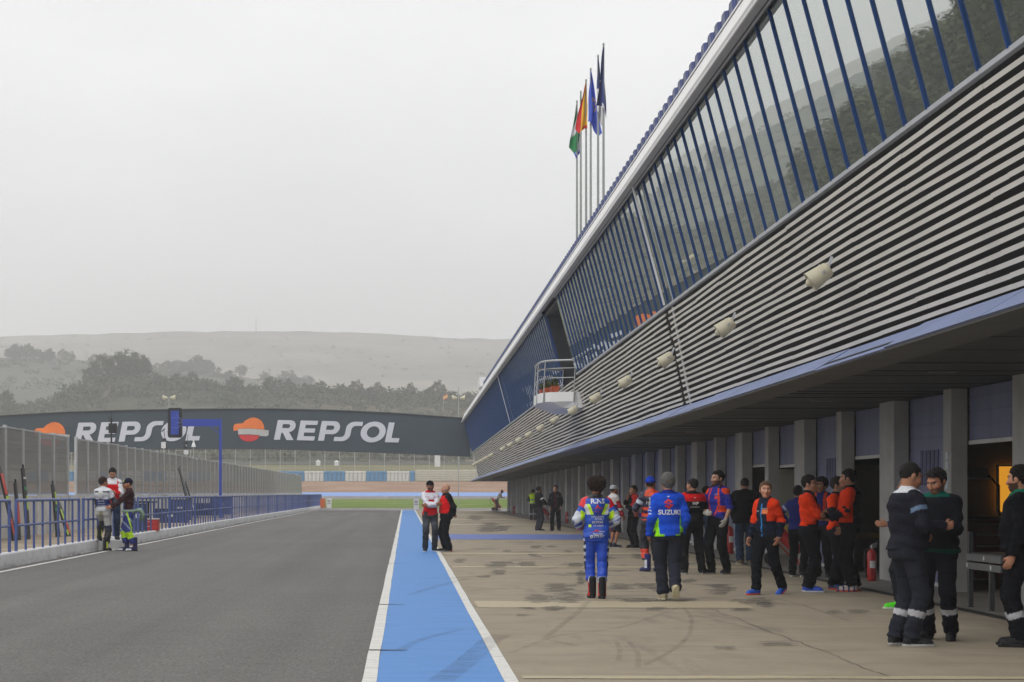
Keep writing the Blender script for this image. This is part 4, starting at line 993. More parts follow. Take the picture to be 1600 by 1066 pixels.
# flag on the hill and the mast on the mountain
D = 640; k = D / F; X = (692.5 - 633) * k; t = thing('hill_flag', 'small red and yellow flag flying on the misty hill', 'flag', (X, D, landz(X, D))); z1 = CAMZ + (770 - 616) * k - landz(X, D)
mb = MB(); mb.tube([(0, 0, 0), (0, 0, z1)], .07, 6); mb.build('pole', GALV, t)
mb = MB()
for j, m_i in ((0, 0), (1, 1), (2, 1), (3, 0)):
    for i in range(6):
        f = lambda u, v: (-.1 + 1.5 * u - .0, .15 * math.sin(u * 5), z1 - .1 - .36 * v * 1.0 + .75 * u - .5)
        a = [(i / 6, j), ((i + 1) / 6, j), ((i + 1) / 6, j + 1), (i / 6, j + 1)]; mb.add([f(*q) for q in a], [(0, 1, 2, 3)], m_i)
mb.build('flag', [F_R, F_Y], t)
D = 1990; k = D / F; X = (400 - 633) * k; t = thing('hilltop_mast', 'thin radio mast on the flat misty hilltop', 'mast', (X, D, landz(X, D) - 1)); h = CAMZ + (770 - 495) * k - landz(X, D) + 1
mb = MB(); mb.tube([(0, 0, 0), (0, 0, h * .6), (0, 0, h)], [.5, .35, .12], 6); mb.build('lattice', M('mast_grey', (.2, .2, .2), .6), t)
mb = MB(); mb.box(-.9, .9, -.3, .3, h * .55, h * .58); mb.build('crossarm', GALV, t)
# ------------------------------------------------------------------ trees
FOL = [mat_land('foliage_dark', (.030, .045, .020), (.050, .066, .028), (.075, .085, .040), .5, 2.5), mat_land('foliage_olive', (.045, .052, .026), (.070, .078, .038), (.10, .10, .055), .5, 2.5)]
for m in FOL: m.node_tree.nodes['Principled BSDF'].inputs['Roughness'].default_value = .7
FOLP = mat_land('foliage_pine', (.065, .075, .040), (.105, .11, .062), (.15, .14, .09), .5, 2.5)
BARK = M('bark', (.09, .07, .05), .9, .3, 4)
def crown_mesh(name, n_cl, shape, leaf, per):
    mb = MB(); rr = np.random.default_rng(n_cl + per)
    for _ in range(n_cl):
        if shape == 'round':
            d = rr.normal(0, 1, 3); d /= np.linalg.norm(d); q = rr.uniform(.35, 1) ** .6; c = d * q * np.array([.5, .5, .44]) + np.array([0, 0, .55])
            c[2] += .10 * math.sin(c[0] * 9 + n_cl) ; r = rr.uniform(.07, .15)
        elif shape == 'bush':
            d = rr.normal(0, 1, 3); d /= np.linalg.norm(d); d[2] = abs(d[2]); c = d * rr.uniform(.4, 1) * np.array([.6, .6, .8]) + np.array([0, 0, .08]); r = rr.uniform(.10, .2)
        elif shape == 'pine':
            z = rr.uniform(.5, 1); w_ = .55 * math.sin(math.pi * min(1, (z - .42) / .6)) ** .7; a = rr.uniform(0, 6.28); q = rr.uniform(.2, 1) ** .5
            c = np.array([w_ * q * math.cos(a), w_ * q * math.sin(a), z]); r = rr.uniform(.06, .12)
        else:
            z = rr.uniform(.05, 1); w_ = .15 * math.sin(math.pi * (z * .93 + .05)) ** .6; a = rr.uniform(0, 6.28); q = rr.uniform(.4, 1)
            c = np.array([w_ * q * math.cos(a), w_ * q * math.sin(a), z]); r = rr.uniform(.03, .07)
        for _ in range(per):
            d = rr.normal(0, 1, 3); d /= np.linalg.norm(d); p = c + d * r * rr.uniform(.3, 1)
            a = rr.normal(0, 1, 3); a /= np.linalg.norm(a); b_ = np.cross(a, d); b_ /= np.linalg.norm(b_) + 1e-9; s = leaf * rr.uniform(.6, 1.3)
            mb.add([p - a * s, p + b_ * s * .7, p + a * s, p - b_ * s * .7], [(0, 1, 2, 3)])
    me = bpy.data.meshes.new(name); me.from_pydata(mb.v, [], mb.f); me.update(); return me
CR = {'round': [crown_mesh('crown', 110, 'round', .030, 24), crown_mesh('crown', 96, 'round', .032, 24)], 'bush': [crown_mesh('crown', 60, 'bush', .050, 24), crown_mesh('crown', 54, 'bush', .054, 24)],
      'pine': [crown_mesh('crown', 130, 'pine', .021, 34), crown_mesh('crown', 110, 'pine', .023, 34)], 'cypress': [crown_mesh('crown', 120, 'cypress', .014, 26), crown_mesh('crown', 110, 'cypress', .015, 26)]}
trunk = {}
for sh, z1 in (('round', .55), ('bush', .35), ('pine', .75), ('cypress', .5)):
    mb = MB(); r = .035 if sh != 'bush' else .05
    mb.tube([(0, 0, -.03), (.01, 0, z1 * .5), (0, .01, z1)], [r, r * .75, r * .4], 7)
    for a in range(5):
        q = a * 1.26; mb.tube([(0, 0, z1 * (.55 + .08 * a)), (.14 * math.cos(q), .14 * math.sin(q), z1 * .8 + .05 * a), (.26 * math.cos(q) * (.4 if sh == 'cypress' else 1), .26 * math.sin(q) * (.4 if sh == 'cypress' else 1), z1 * .95 + .05 * a)], [r * .4, r * .3, r * .1], 5)
    me = bpy.data.meshes.new('trunk'); me.from_pydata(mb.v, [], mb.f); me.materials.append(BARK); trunk[sh] = me
for sh in CR:
    for i, me in enumerate(CR[sh]): me.materials.append(FOL[i] if sh in ('round', 'bush') else FOLP)
def tree(x, y, h, sh, var, lab, group, wide=1.0, sink=.0):
    t = thing('tree' if sh != 'bush' else 'bush', lab, 'tree' if sh != 'bush' else 'bush', (x, y, landz(x, y) - sink), group, random.uniform(0, 6.28)); t.scale = (h * wide, h * wide, h)
    link('trunk', trunk[sh], t); link('crown', CR[sh][var % 2], t)
def ptree(px, pytop, D, sh, wide, lab, var, group='trees along the misty hill crest'):
    D *= 1.14; X = (px - 633) * D / F; z1 = CAMZ + (770 - pytop) * D / F; h = max(1.5, z1 - landz(X, D)) * 1.06; tree(X, D, h, sh, var, lab, group, wide)
crest = [(6, 611, 585, 'round', 1.0), (60, 628, 590, 'bush', 1.3), (98, 612, 592, 'bush', 1.4), (118, 598, 594, 'bush', 1.4), (140, 574, 596, 'round', .9), (158, 560, 596, 'round', 1.0), (180, 552, 597, 'round', 1.05), (204, 553, 598, 'round', 1.0), (219, 557, 600, 'round', .8),
         (246, 580, 594, 'bush', 1.1), (274, 581, 592, 'bush', 1.0), (297, 581, 592, 'bush', 1.1), (318, 590, 590, 'bush', 1.1), (336, 596, 588, 'bush', 1.2), (368, 590, 590, 'round', 1.2), (392, 600, 588, 'bush', 1.2), (428, 590, 590, 'round', 1.1), (452, 594, 592, 'round', .9), (478, 597, 590, 'bush', 1.1), (500, 594, 592, 'bush', 1.0),
         (530, 600, 590, 'bush', 1.3), (556, 597, 592, 'round', 1.0), (578, 602, 588, 'bush', 1.1), (591, 600, 590, 'round', .9), (620, 608, 590, 'bush', 1.3), (642, 601, 592, 'round', .8), (668, 605, 590, 'bush', 1.3), (684, 598, 592, 'round', 1.0), (708, 609, 588, 'bush', 1.3), (735, 612, 588, 'bush', 1.3)]
def where(px):
    return ('at the far left of the crest' if px < 50 else 'left of the tall clump on the crest' if px < 135 else 'in the tall clump above the left lettering' if px < 230 else 'above the signal gantry' if px < 310 else 'on the crest above the middle logo' if px < 420 else 'on the crest above the right lettering' if px < 640 else 'on the crest beside the building roof')
seen = {}
for i, (px, py, D, sh, wd) in enumerate(crest):
    k = (where(px), sh); seen[k] = seen.get(k, 0) + 1
    ptree(px, py, D, sh, wd, ['', 'first ', 'second ', 'third ', 'fourth ', 'fifth ', 'sixth '][seen[k]] + ('misty tree ' if sh == 'round' else 'low bush ') + where(px) + ', from the left', i)
rr = random.Random(3)
for i in range(46):                                        # the pale second ridge
    px = rr.uniform(-60, 480); X = (px - 633) * 985 / F; D = rr.uniform(1105, 1150); X = (px - 633) * D / F
    tree(X, D, rr.uniform(4, 8.5), 'round' if rr.random() < .6 else 'bush', i, 'pale tree on the second ridge, almost lost in the mist', 'trees on the pale second ridge', rr.uniform(.9, 1.5))
# scrub that covers the hill face: nobody could count it
def scrub(name, ya, yb, n, smin, smax, leafn, m, x_of):
    mb = MB()
    for _ in range(n):
        y = rr.uniform(ya, yb); px = x_of(); x = (px - 633) * y / F; s = rr.uniform(smin, smax) ; z = landz(x, y)
        for _ in range(leafn):
            d = rng.normal(0, 1, 3); d /= np.linalg.norm(d); d[2] = abs(d[2]); p = np.array([x, y, z]) + d * s * np.array([1, 1, .75]) * rr.uniform(.5, 1)
            a = rng.normal(0, 1, 3); a /= np.linalg.norm(a); b_ = np.cross(a, d); b_ /= np.linalg.norm(b_) + 1e-9; q = s * rr.uniform(.14, .30)
            mb.add([p - a * q, p + b_ * q * .7, p + a * q, p - b_ * q * .7], [(0, 1, 2, 3)])
    o = mb.build(name, m); o['kind'] = 'stuff'; return o
scrub('hillside_scrub', 430, 690, 1900, 1.0, 3.2, 26, FOL[1], lambda: rr.uniform(-700, 900))['label'] = 'dark olive scrub covering the near hill'
scrub('ridge_scrub', 930, 1150, 700, 1.5, 4.2, 22, FOL[0], lambda: rr.uniform(-500, 700))['label'] = 'grey green scrub covering the second ridge'
scrub('field_hedges', 1500, 1960, 240, 1.2, 4.2, 12, FOL[0], lambda: rr.uniform(-200, 1000))['label'] = 'faint hedges and bushes on the misty mountain fields'
mb = MB()
for _ in range(420):                                       # the unbroken belt of bushes that joins the trees along the crest
    y = rr.uniform(640, 700); x = (rr.uniform(-60, 780) - 633) * y / F; z = landz(x, y); s_ = rr.uniform(2.2, 5.0)
    for _ in range(46):
        d = rng.normal(0, 1, 3); d /= np.linalg.norm(d); d[2] = abs(d[2]); p = np.array([x, y, z]) + d * s_ * np.array([1.2, 1, .9]) * rr.uniform(.4, 1)
        a = rng.normal(0, 1, 3); a /= np.linalg.norm(a); b_ = np.cross(a, d); b_ /= np.linalg.norm(b_) + 1e-9; q = s_ * rr.uniform(.10, .2)
        mb.add([p - a * q, p + b_ * q * .7, p + a * q, p - b_ * q * .7], [(0, 1, 2, 3)])
o = mb.build('crest_scrub', FOL[0]); o['kind'] = 'stuff'; o['label'] = 'dense dark bushes joining the trees along the hill crest'
# the wooded slope left of the lane, mirrored in the near glass
for i in range(54):
    y = rr.uniform(170, 430); x = -.212 * y - 9 - rr.uniform(0, 30); sh = rr.choice(('pine', 'pine', 'cypress', 'cypress', 'pine')); h = rr.uniform(11, 19)
    tree(x, y, h, sh, i, 'dark tree on the wooded slope left of the track, mirrored in the glass', 'trees on the slope left of the track', rr.uniform(.8, 1.05))
# ------------------------------------------------------------------ people: bodies, clothes and hair grown from distance fields
def snet(f, org, h):
    """surface nets: closed quad mesh round f < 0"""
    ins = f < 0; nx, ny, nz = f.shape
    c = np.zeros((nx-1, ny-1, nz-1), np.int8)
    for i in (0, 1):
        for j in (0, 1):
            for k in (0, 1): c += ins[i:nx-1+i, j:ny-1+j, k:nz-1+k]
    act = (c > 0) & (c < 8); idx = -np.ones(act.shape, np.int64); ii = np.argwhere(act); idx[act] = np.arange(len(ii))
    acc = np.zeros((len(ii), 3)); cnt = np.zeros(len(ii))
    X, Y, Z = ii.T
    cor = [(i, j, k) for i in (0, 1) for j in (0, 1) for k in (0, 1)]
    for a in cor:
        for ax in range(3):
            if a[ax]: continue
            b = list(a); b[ax] = 1
            fa = f[X+a[0], Y+a[1], Z+a[2]]; fb = f[X+b[0], Y+b[1], Z+b[2]]
            m = (fa < 0) != (fb < 0)
            t = np.where(m, fa / np.where(m, fa - fb, 1), 0)
            p = np.tile(np.array(a, float), (len(ii), 1)); p[:, ax] += t
            acc[m] += p[m]; cnt[m] += 1
    V = (ii + acc / cnt[:, None]) * h + org
    Q = []
    for ax in range(3):
        sl0 = [slice(None)] * 3; sl1 = [slice(None)] * 3; sl0[ax] = slice(0, -1); sl1[ax] = slice(1, None)
        d = ins[tuple(sl0)] != ins[tuple(sl1)]
        u, v = (ax + 1) % 3, (ax + 2) % 3
        e = np.argwhere(d); e = e[(e[:, u] > 0) & (e[:, v] > 0) & (e[:, u] < f.shape[u]-1) & (e[:, v] < f.shape[v]-1)]
        if not len(e): continue
        o = []
        for du, dv in ((-1, -1), (0, -1), (0, 0), (-1, 0)):
            q = e.copy(); q[:, u] += du; q[:, v] += dv; o.append(idx[q[:, 0], q[:, 1], q[:, 2]])
        o = np.stack(o, 1); flip = ~ins[e[:, 0], e[:, 1], e[:, 2]]; o[flip] = o[flip][:, ::-1]; Q.append(o)
    return V, np.concatenate(Q)
def rcone(P, a, b, r0, r1):
    a = np.asarray(a, float); b = np.asarray(b, float); ab = b - a; t = np.clip(((P - a) @ ab) / (ab @ ab), 0, 1)
    return np.linalg.norm(P - a - t[:, None] * ab, axis=1) - (r0 + (r1 - r0) * t), t
def ellip(P, c, r, R=None):
    q = P - np.asarray(c, float)
    if R is not None: q = q @ R
    r = np.asarray(r, float); k0 = np.linalg.norm(q / r, axis=1); k1 = np.linalg.norm(q / (r * r), axis=1)
    return k0 * (k0 - 1) / np.maximum(k1, 1e-6)
def smin(a, b, k):
    h = np.maximum(k - np.abs(a - b), 0) / k; return np.minimum(a, b) - h * h * k * .25
def field(fn, lo, hi, h):
    lo = np.asarray(lo, float) - 2 * h; n = np.ceil((np.asarray(hi, float) + 2 * h - lo) / h).astype(int) + 1
    g = np.stack(np.meshgrid(*[lo[i] + h * np.arange(n[i]) for i in range(3)], indexing='ij'), -1).reshape(-1, 3)
    return fn(g).reshape(n), lo, h
def mk_mesh(V, Q, name, colors, mats):
    me = bpy.data.meshes.new(name); me.from_pydata(V.tolist(), [], Q.tolist()); me.update()
    at = me.color_attributes.new('tint', 'FLOAT_COLOR', 'POINT'); at.data.foreach_set('color', np.c_[colors, np.ones(len(V))].astype(np.float32).ravel())
    me.polygons.foreach_set('use_smooth', [True] * len(me.polygons)); me.materials.append(mats); return me
def mat_tint(name, rough, spec, bscale, bstr, sheen=0):
    m, nt, b = new_mat(name); a = nd(nt, 'ShaderNodeAttribute'); a.attribute_name = 'tint'; v = coords(nt)
    n = noise(nt, v, bscale, 4, .6)
    c = mixc(nt, 1.0, a.outputs['Color'], ramp(nt, noise(nt, v, 14, 4, .6), [(.3, .86), (.7, 1.1)]), 'MULTIPLY')
    nt.links.new(c, b.inputs['Base Color']); b.inputs['Roughness'].default_value = rough; b.inputs['Specular IOR Level'].default_value = spec
    if sheen: b.inputs['Sheen Weight'].default_value = sheen
    bump(nt, b, mixc(nt, .5, n, noise(nt, coords(nt, (1, 1, .35)), 11, 3, .6)), min(1, bstr * 1.8), .05); return m
CLOTH = mat_tint('cloth', .9, .1, 45, .35); LEATH = mat_tint('racing_leather', .42, .45, 30, .25); SKINM = mat_tint('skin', .55, .35, 60, .1); HAIRM = mat_tint('hair', .7, .3, 160, .7); SHOEM = mat_tint('shoe', .6, .3, 60, .2)
def A(*v): return np.array(v, float)
def ik(a, t, l1, l2, pole):
    d = t - a; L = np.linalg.norm(d); L2 = min(L, (l1 + l2) * .998); u = d / L
    p = pole - (pole @ u) * u; p = p / (np.linalg.norm(p) + 1e-9)
    x = (l1 * l1 - l2 * l2 + L2 * L2) / (2 * L2); y = math.sqrt(max(0, l1 * l1 - x * x))
    return a + u * x + p * y, a + u * L2
def rotz(d): c, s = math.cos(d), math.sin(d); return np.array([[c, -s, 0], [s, c, 0], [0, 0, 1]])
def rotx(d): c, s = math.cos(d), math.sin(d); return np.array([[1, 0, 0], [0, c, -s], [0, s, c]])
def roty(d): c, s = math.cos(d), math.sin(d); return np.array([[c, 0, s], [0, 1, 0], [-s, 0, c]])
ARM = {  # wrist target and elbow pole, for the +x arm, in a 1.75 m body that faces -y
 'down': ((.238, -.05, .885), (.25, .8, 0), None), 'relax': ((.245, -.11, .92), (.25, .9, 0), None), 'phone': ((.07, -.33, 1.14), (.5, .3, -.6), (-.35, -.8, .3)), 'cross': ((-.10, -.235, 1.15), (.9, .0, -.5), (-1, -.1, .05)),
 'crossb': ((-.12, -.275, 1.19), (.9, .0, -.5), (-1, .1, -.1)), 'pocket': ((.205, -.10, .95), (.4, .9, 0), (-.1, -.35, -1)), 'behind': ((.03, .21, .97), (.9, .3, 0), (-.8, .1, -.4)), 'hips': ((.21, -.05, 1.05), (1, .4, 0), (-.6, -.5, -.4)),
 'fwd': ((.20, -.45, 1.10), (.5, .3, -.8), (0, -1, .1)), 'reach': ((.12, -.50, 1.00), (.5, .3, -.8), (-.1, -1, 0)), 'chin': ((.03, -.20, 1.37), (.7, -.2, -.8), (-.3, .2, .9)), 'front': ((.17, -.27, 1.06), (.7, .6, -.2), (-.6, -.7, -.1)),
 'wide': ((.30, -.20, 1.05), (.9, .7, 0), (-.5, -.8, -.2)), 'swingf': ((.27, -.24, .95), (.3, .8, 0), None), 'swingb': ((.28, .16, .93), (.3, .8, .1), None), 'waist': ((.10, -.22, 1.04), (.8, .4, -.2), (-.9, -.4, 0)), 'low': ((.18, -.20, .86), (.5, .7, 0), None)}
def person(px, fy, H, head, clothes, label, arms=('down', 'down'), feet=((.105, 0, 0), (-.105, 0, 0)), look=(0, 0), lean=0.0, side=0.0, bulk=1.0, belly=0.0, skin='b9866a', hair=('short', '241c17'), beard=None, cap=None, D=None, z0=0.0, extra=None, glasses=None, knees=None, group=None):
    s = H / 1.76
    if D is None: D = DG(fy)
    X = (px - 633) * D / F
    hd = math.radians(head)
    lz = lambda z: max(0, z - .93)
    def sp(x, y, z): return A(x + side * lz(z), y - lean * lz(z) - .05 * lean, z)
    sh = [sp(.152 * bulk ** .5, .005, 1.410), sp(-.152 * bulk ** .5, .005, 1.410)]
    J = {}
    for i, sg in ((0, 1), (1, -1)):
        w, pole, hdir = ARM[arms[i]] if isinstance(arms[i], str) else arms[i]
        w = A(*w) * A(sg, 1, 1); w = w + A(side * lz(w[2]), -lean * lz(w[2]), 0); pole = A(*pole) * A(sg, 1, 1)
        e, w = ik(sh[i], w, .285, .262, pole); f = (w - e) / np.linalg.norm(w - e)
        hv = A(*hdir) * A(sg, 1, 1) if hdir is not None else f + A(0, -.15, 0)
        J[i] = (sh[i], e, w, hv / np.linalg.norm(hv))
    G = {}
    for i, sg in ((0, 1), (1, -1)):
        fx, fyy, fz, *yaw = feet[i]; yaw = math.radians(yaw[0]) if yaw else math.radians(12 * sg); pit = math.radians(feet[i][4]) if len(feet[i]) > 4 else 0
        hip = A(.092 * sg, 0, .915); an = A(fx, fyy + .035, .0925 + fz); kp = A(.12 * sg, -1, 0) if not knees else A(*knees[i])
        k, an = ik(hip, an, .425, .425, kp); G[i] = (hip, k, an, yaw, pit)
    tz = A(.80, .88, .95, 1.02, 1.10, 1.22, 1.34, 1.42, 1.465, 1.50, 1.56); tw = A(.148, .162, .162, .150, .143, .150, .157, .150, .118, .078, .056) * (1 + (bulk - 1) * .8); td = A(.085, .108, .112, .105, .100, .112, .116, .100, .078, .062, .056) * bulk
    ty = A(.012, .012, .010, .0, -.004, -.002, .008, .018, .022, .022, .012)
    def loft(P, infl, zlo, zhi, bly=0):
        z = P[:, 2]; w = np.interp(z, tz, tw) + infl; d = np.interp(z, tz, td) + infl; y0 = np.interp(z, tz, ty)
        bl = bly * np.exp(-((z - 1.10) / .13) ** 2); d = d + bl * .5; y0 = y0 - bl * .5
        lzv = np.maximum(0, z - .93); x = P[:, 0] - side * lzv; y = P[:, 1] - y0 + lean * lzv + .05 * lean
        r = (np.abs(x / w) ** 2.5 + np.abs(y / d) ** 2.5) ** .4
        f = (r - 1) * np.minimum(w, d) * .9
        return np.maximum(f, np.maximum(zlo - z, z - zhi))
    def arm_f(P, i, infl, r=(.058, .046, .032), cut=0.0, stop=1.0):
        a, e, w, _ = J[i]; w = e + (w - e) * stop
        f1, t1 = rcone(P, a, e, r[0] + infl, r[1] + infl * .9); f2, t2 = rcone(P, e, w, r[1] + infl * .9, r[2] + infl * .8)
        if cut: f2 = np.maximum(f2, (P - w) @ ((w - e) / np.linalg.norm(w - e)))
        return f1, t1, f2, t2
    def leg_f(P, i, infl, r=(.088, .060, .043), ext=0):
        h, k, a, *_ = G[i]; f1, t1 = rcone(P, h, k, r[0] + infl, r[1] + infl); mid = k + (a - k) * .35
        f2, t2 = rcone(P, k, a, r[1] + infl * .9, r[2] + infl * .8); cb, _ = rcone(P, k + (a - k) * .12 + A(0, .015, 0), k + (a - k) * .5 + A(0, .012, 0), .052 + infl * .6, .045 + infl * .6)
        return f1, t1, smin(f2, cb, .03), t2
    sc = lambda V: V * s
    parts = []
    seed = px * .37
    # ---- body
    neck = sp(0, .02, 1.47); hc = sp(0, -.012 - .02 * max(0, lean * 3), 1.626)
    R = rotz(math.radians(look[0])) @ rotx(math.radians(look[1]))
    skc = A(*srgb(skin))
    def body_f(P):
        f = loft(P, -.016, .86, 1.50)
        for i in (0, 1):
            f1, _, f2, _ = arm_f(P, i, -.004); f = smin(f, smin(f1, f2, .02), .04)
            g1, _, g2, _ = leg_f(P, i, -.012); f = smin(f, smin(g1, g2, .02), .006)
        n, _ = rcone(P, neck, hc - A(0, -.02, .06), .058, .054); return smin(f, n, .03)
    pts = np.array([J[0][2], J[1][2], J[0][1], J[1][1], G[0][2], G[1][2], G[0][1], G[1][1], hc, A(.25, .2, 1.4), A(-.25, -.2, 1.4)])
    lo, hi = pts.min(0) - .12, pts.max(0) + .12
    f, o, h = field(body_f, lo, A(hi[0], hi[1], 1.60), .016); V, Q = snet(f, o, h); VV = [V]; QQ = [Q]; CC = [np.tile(skc, (len(V), 1))]
    def hl(P): return (P - hc) @ R / 1.09                        # head frame: face looks along -y
    def head_f(P):
        p = hl(P)
        f = ellip(p, (0, .015, .035), (.076, .096, .088)); f = smin(f, ellip(p, (0, -.028, -.035), (.061, .066, .075)), .04)
        f = smin(f, ellip(p, (0, -.062, -.085), (.032, .030, .024)), .03)                      # chin
        q = p * A(1, 1, 1); q[:, 0] = np.abs(q[:, 0])
        f = smin(f, ellip(q, (.038, -.062, -.018), (.028, .024, .022)), .03)                   # cheeks
        f = smin(f, ellip(p, (0, -.080, .034), (.052, .016, .012)), .02)                       # brow
        eb = ellip(q, (.031, -.094, .012), (.017, .014, .010)); f = np.maximum(f, -eb) * 1 if False else -smin(-f, eb, .015)
        n1, _ = rcone(p, A(0, -.090, .018), A(0, -.113, -.026), .009, .014); f = smin(f, n1, .012)
        f = smin(f, ellip(q, (.012, -.102, -.028), (.010, .010, .008)), .008)
        f = smin(f, ellip(p, (0, -.095, -.055), (.024, .010, .006)), .008); f = smin(f, ellip(p, (0, -.094, -.066), (.020, .011, .007)), .008)
        f = smin(f, ellip(q, (.079, .012, .0), (.011, .022, .032)), .01)                       # ears
        nk, _ = rcone(P, neck, hc + R @ A(0, .02, -.04), .057, .056); return smin(f, nk, .025)
    f, o, h = field(head_f, hc - A(.115, .135, .17), hc + A(.115, .135, .14), .0075); V, Q = snet(f, o, h)
    p = hl(V); c = np.tile(skc, (len(V), 1)); ax = np.abs(p[:, 0])
    front = p[:, 1] < -.02
    c[(p[:, 2] < -.0) & front & (ax > .02)] *= A(1.03, .93, .9)
    c[front & (np.abs(p[:, 2] + .060) < .0085) & (ax < .024)] = skc * A(.82, .52, .5)
    c[front & (((ax - .031) / .0165) ** 2 + ((p[:, 2] - .012) / .0085) ** 2 < 1)] = A(.55, .5, .46)
    c[front & (((ax - .031) / .0065) ** 2 + ((p[:, 2] - .012) / .0085) ** 2 < 1)] = A(.02, .015, .012)
    hcol = A(*srgb(hair[1])) if hair else skc * .6
    c[front & (np.abs(p[:, 2] - .036 + .15 * np.maximum(0, ax - .035)) < .0042) & (ax > .012) & (ax < .052)] = hcol * .8 + skc * .1
    if beard:
        bc = A(*srgb(beard[0])); m = (p[:, 2] < -.028 - .0 * ax) & (p[:, 1] < .015) & (p[:, 2] > -.125) & ~((np.abs(p[:, 2] + .060) < .009) & (ax < .024)) & ~((p[:, 2] > -.042) & (ax < .035) & (p[:, 2] > -.036))
        c[m] = c[m] * (1 - beard[1]) + bc * beard[1]
    VV.append(V); QQ.append(Q); CC.append(c)
    gl = clothes.get('glove')
    def hand(i):
        _, e, w, hv = J[i]; sg = 1 if i == 0 else -1
        up = A(0, 0, 1) if abs(hv[2]) < .8 else A(0, -1, 0)
        pose = clothes.get('hands', ('curl', 'curl'))[i]
        # thumb side: forward when the arm hangs, upward when it reaches out
        th = up - (up @ hv) * hv; th /= np.linalg.norm(th); pn = np.cross(hv, th) * sg     # palm faces inwards
        k = 1.0; F_ = []
        pal_c = w + hv * .048; Rm = np.stack([th, hv, pn], 1)
        cur = {'curl': .45, 'fist': 1.25, 'flat': .12, 'hold': .95}[pose]
        fing = []
        for q, (off, ln) in enumerate(((.031, .070), (.011, .078), (-.010, .073), (-.029, .058))):
            b0 = w + hv * (.088 - .004 * abs(q - 1)) + th * off; d = hv.copy(); a_ = cur * (.8 + .12 * q); pts_ = [b0]
            for sgm in (.44, .32, .24):
                d = hv * math.cos(a_) + pn * math.sin(a_); pts_.append(pts_[-1] + d * ln * sgm); a_ += cur * .75
            fing.append(pts_)
        t0 = w + hv * .03 + th * .028; t1 = t0 + (th * .75 + hv * .7 + pn * .25) * .034; t2 = t1 + (th * (.3 - .3 * cur) + hv * .9 + pn * (.2 + .5 * cur)) * .028
        def hf(P):
            f = ellip(P, pal_c, (.041, .055, .017), Rm); wr, _ = rcone(P, w - hv * .03, w + hv * .02, .027, .025); f = smin(f, wr, .025)
            for pt in fing:
                for a_, b_, r_ in zip(pt[:-1], pt[1:], ((.0095, .009), (.009, .0082), (.0082, .0072))): g, _ = rcone(P, a_, b_, *r_); f = smin(f, g, .005)
            g1, _ = rcone(P, t0, t1, .014, .011); g2, _ = rcone(P, t1, t2, .011, .0085); return smin(f, smin(g1, g2, .006), .010) - (.003 if gl else 0)
        allp = np.array([w - hv * .03, t2] + [q for pt in fing for q in pt]); f, o, h = field(hf, allp.min(0) - .035, allp.max(0) + .035, .0065)
        V, Q = snet(f, o, h); hc_ = skc * A(.98, .93, .9) if not (gl and gl[i]) else A(*srgb(gl[i])); return V, Q, np.tile(hc_, (len(V), 1))
    for i in (0, 1):
        if clothes.get('hide', (0, 0))[i]: continue
        V, Q, c = hand(i); VV.append(V); QQ.append(Q); CC.append(c)
    off = 0; qs = []
    for V, Q in zip(VV, QQ): qs.append(Q + off); off += len(V)
    me = mk_mesh(np.concatenate(VV) * s, np.concatenate(qs), 'person', np.concatenate(CC), SKINM)
    ob = link('person', me, None, (X, D, z0)); ob.rotation_euler = (0, 0, hd); tag(ob, label, 'person', group)
    # ---- trousers
    T = clothes['trousers']
    def folds(P, amp, k, ph): return amp * (np.sin(P[:, 2] * k + 9 * P[:, 0] + ph + 2 * np.sin(P[:, 1] * 17 + ph)) * .6 + .4 * np.sin(P[:, 2] * k * 1.9 - 15 * P[:, 1] + ph * 2))
    lg = T.get('loose', .016); short = T.get('short')
    def tro_f(P, want=False):
        f = loft(P, .012 + lg * .35, .84, T.get('waist', 1.03)); lab = np.zeros(len(P), int); tt = np.zeros(len(P))
        for i in (0, 1):
            g1, t1, g2, t2 = leg_f(P, i, .010 + lg * .5, (.090, .066, .050 + lg * .7)); hh, k, a, *_ = G[i]; dv = (a - k) / np.linalg.norm(a - k)
            if short: g2 = np.maximum(g2, (P - (k + dv * short)) @ dv)
            else: g2 = np.maximum(g2, (P - (a - dv * T.get('rise', -.02))) @ dv)
            g1 = g1 + folds(P, .0055, 26, seed + i); near = np.exp(-((t2 - .02) / .2) ** 2) + 1.3 * np.exp(-((t2 - 1) / .28) ** 2); g2 = g2 + folds(P, .006 + .16 * lg * near, 42, seed + 2 * i)
            g = smin(g1, g2, .025)
            if want:
                lab = np.where(g1 < f, 1 + 2 * i, lab); tt = np.where(g1 < f, t1, tt); f = np.minimum(f, g1); lab = np.where(g2 < f - .001, 2 + 2 * i, lab); tt = np.where(g2 < f - .001, t2, tt); f = np.minimum(f, g2)
            else: f = smin(f, g, .022)
        return (lab, tt) if want else f
    lp = np.array([G[0][0], G[1][0], G[0][1], G[1][1], G[0][2], G[1][2]])
    f, o, h = field(tro_f, lp.min(0) - A(.16, .20, .07), A(lp[:, 0].max() + .16, lp[:, 1].max() + .2, 1.06), .0105); V, Q = snet(f, o, h)
    lab, tt = tro_f(V, True); c = np.tile(A(*srgb(T['c'])), (len(V), 1))
    if T.get('pat'): T['pat'](c, V, lab, tt)
    link('trousers', mk_mesh(V * s, Q, 'trousers', c, LEATH if T.get('leather') else CLOTH), ob)
    # ---- shoes
    S = clothes['shoes']; bt = S.get('boot', 0)
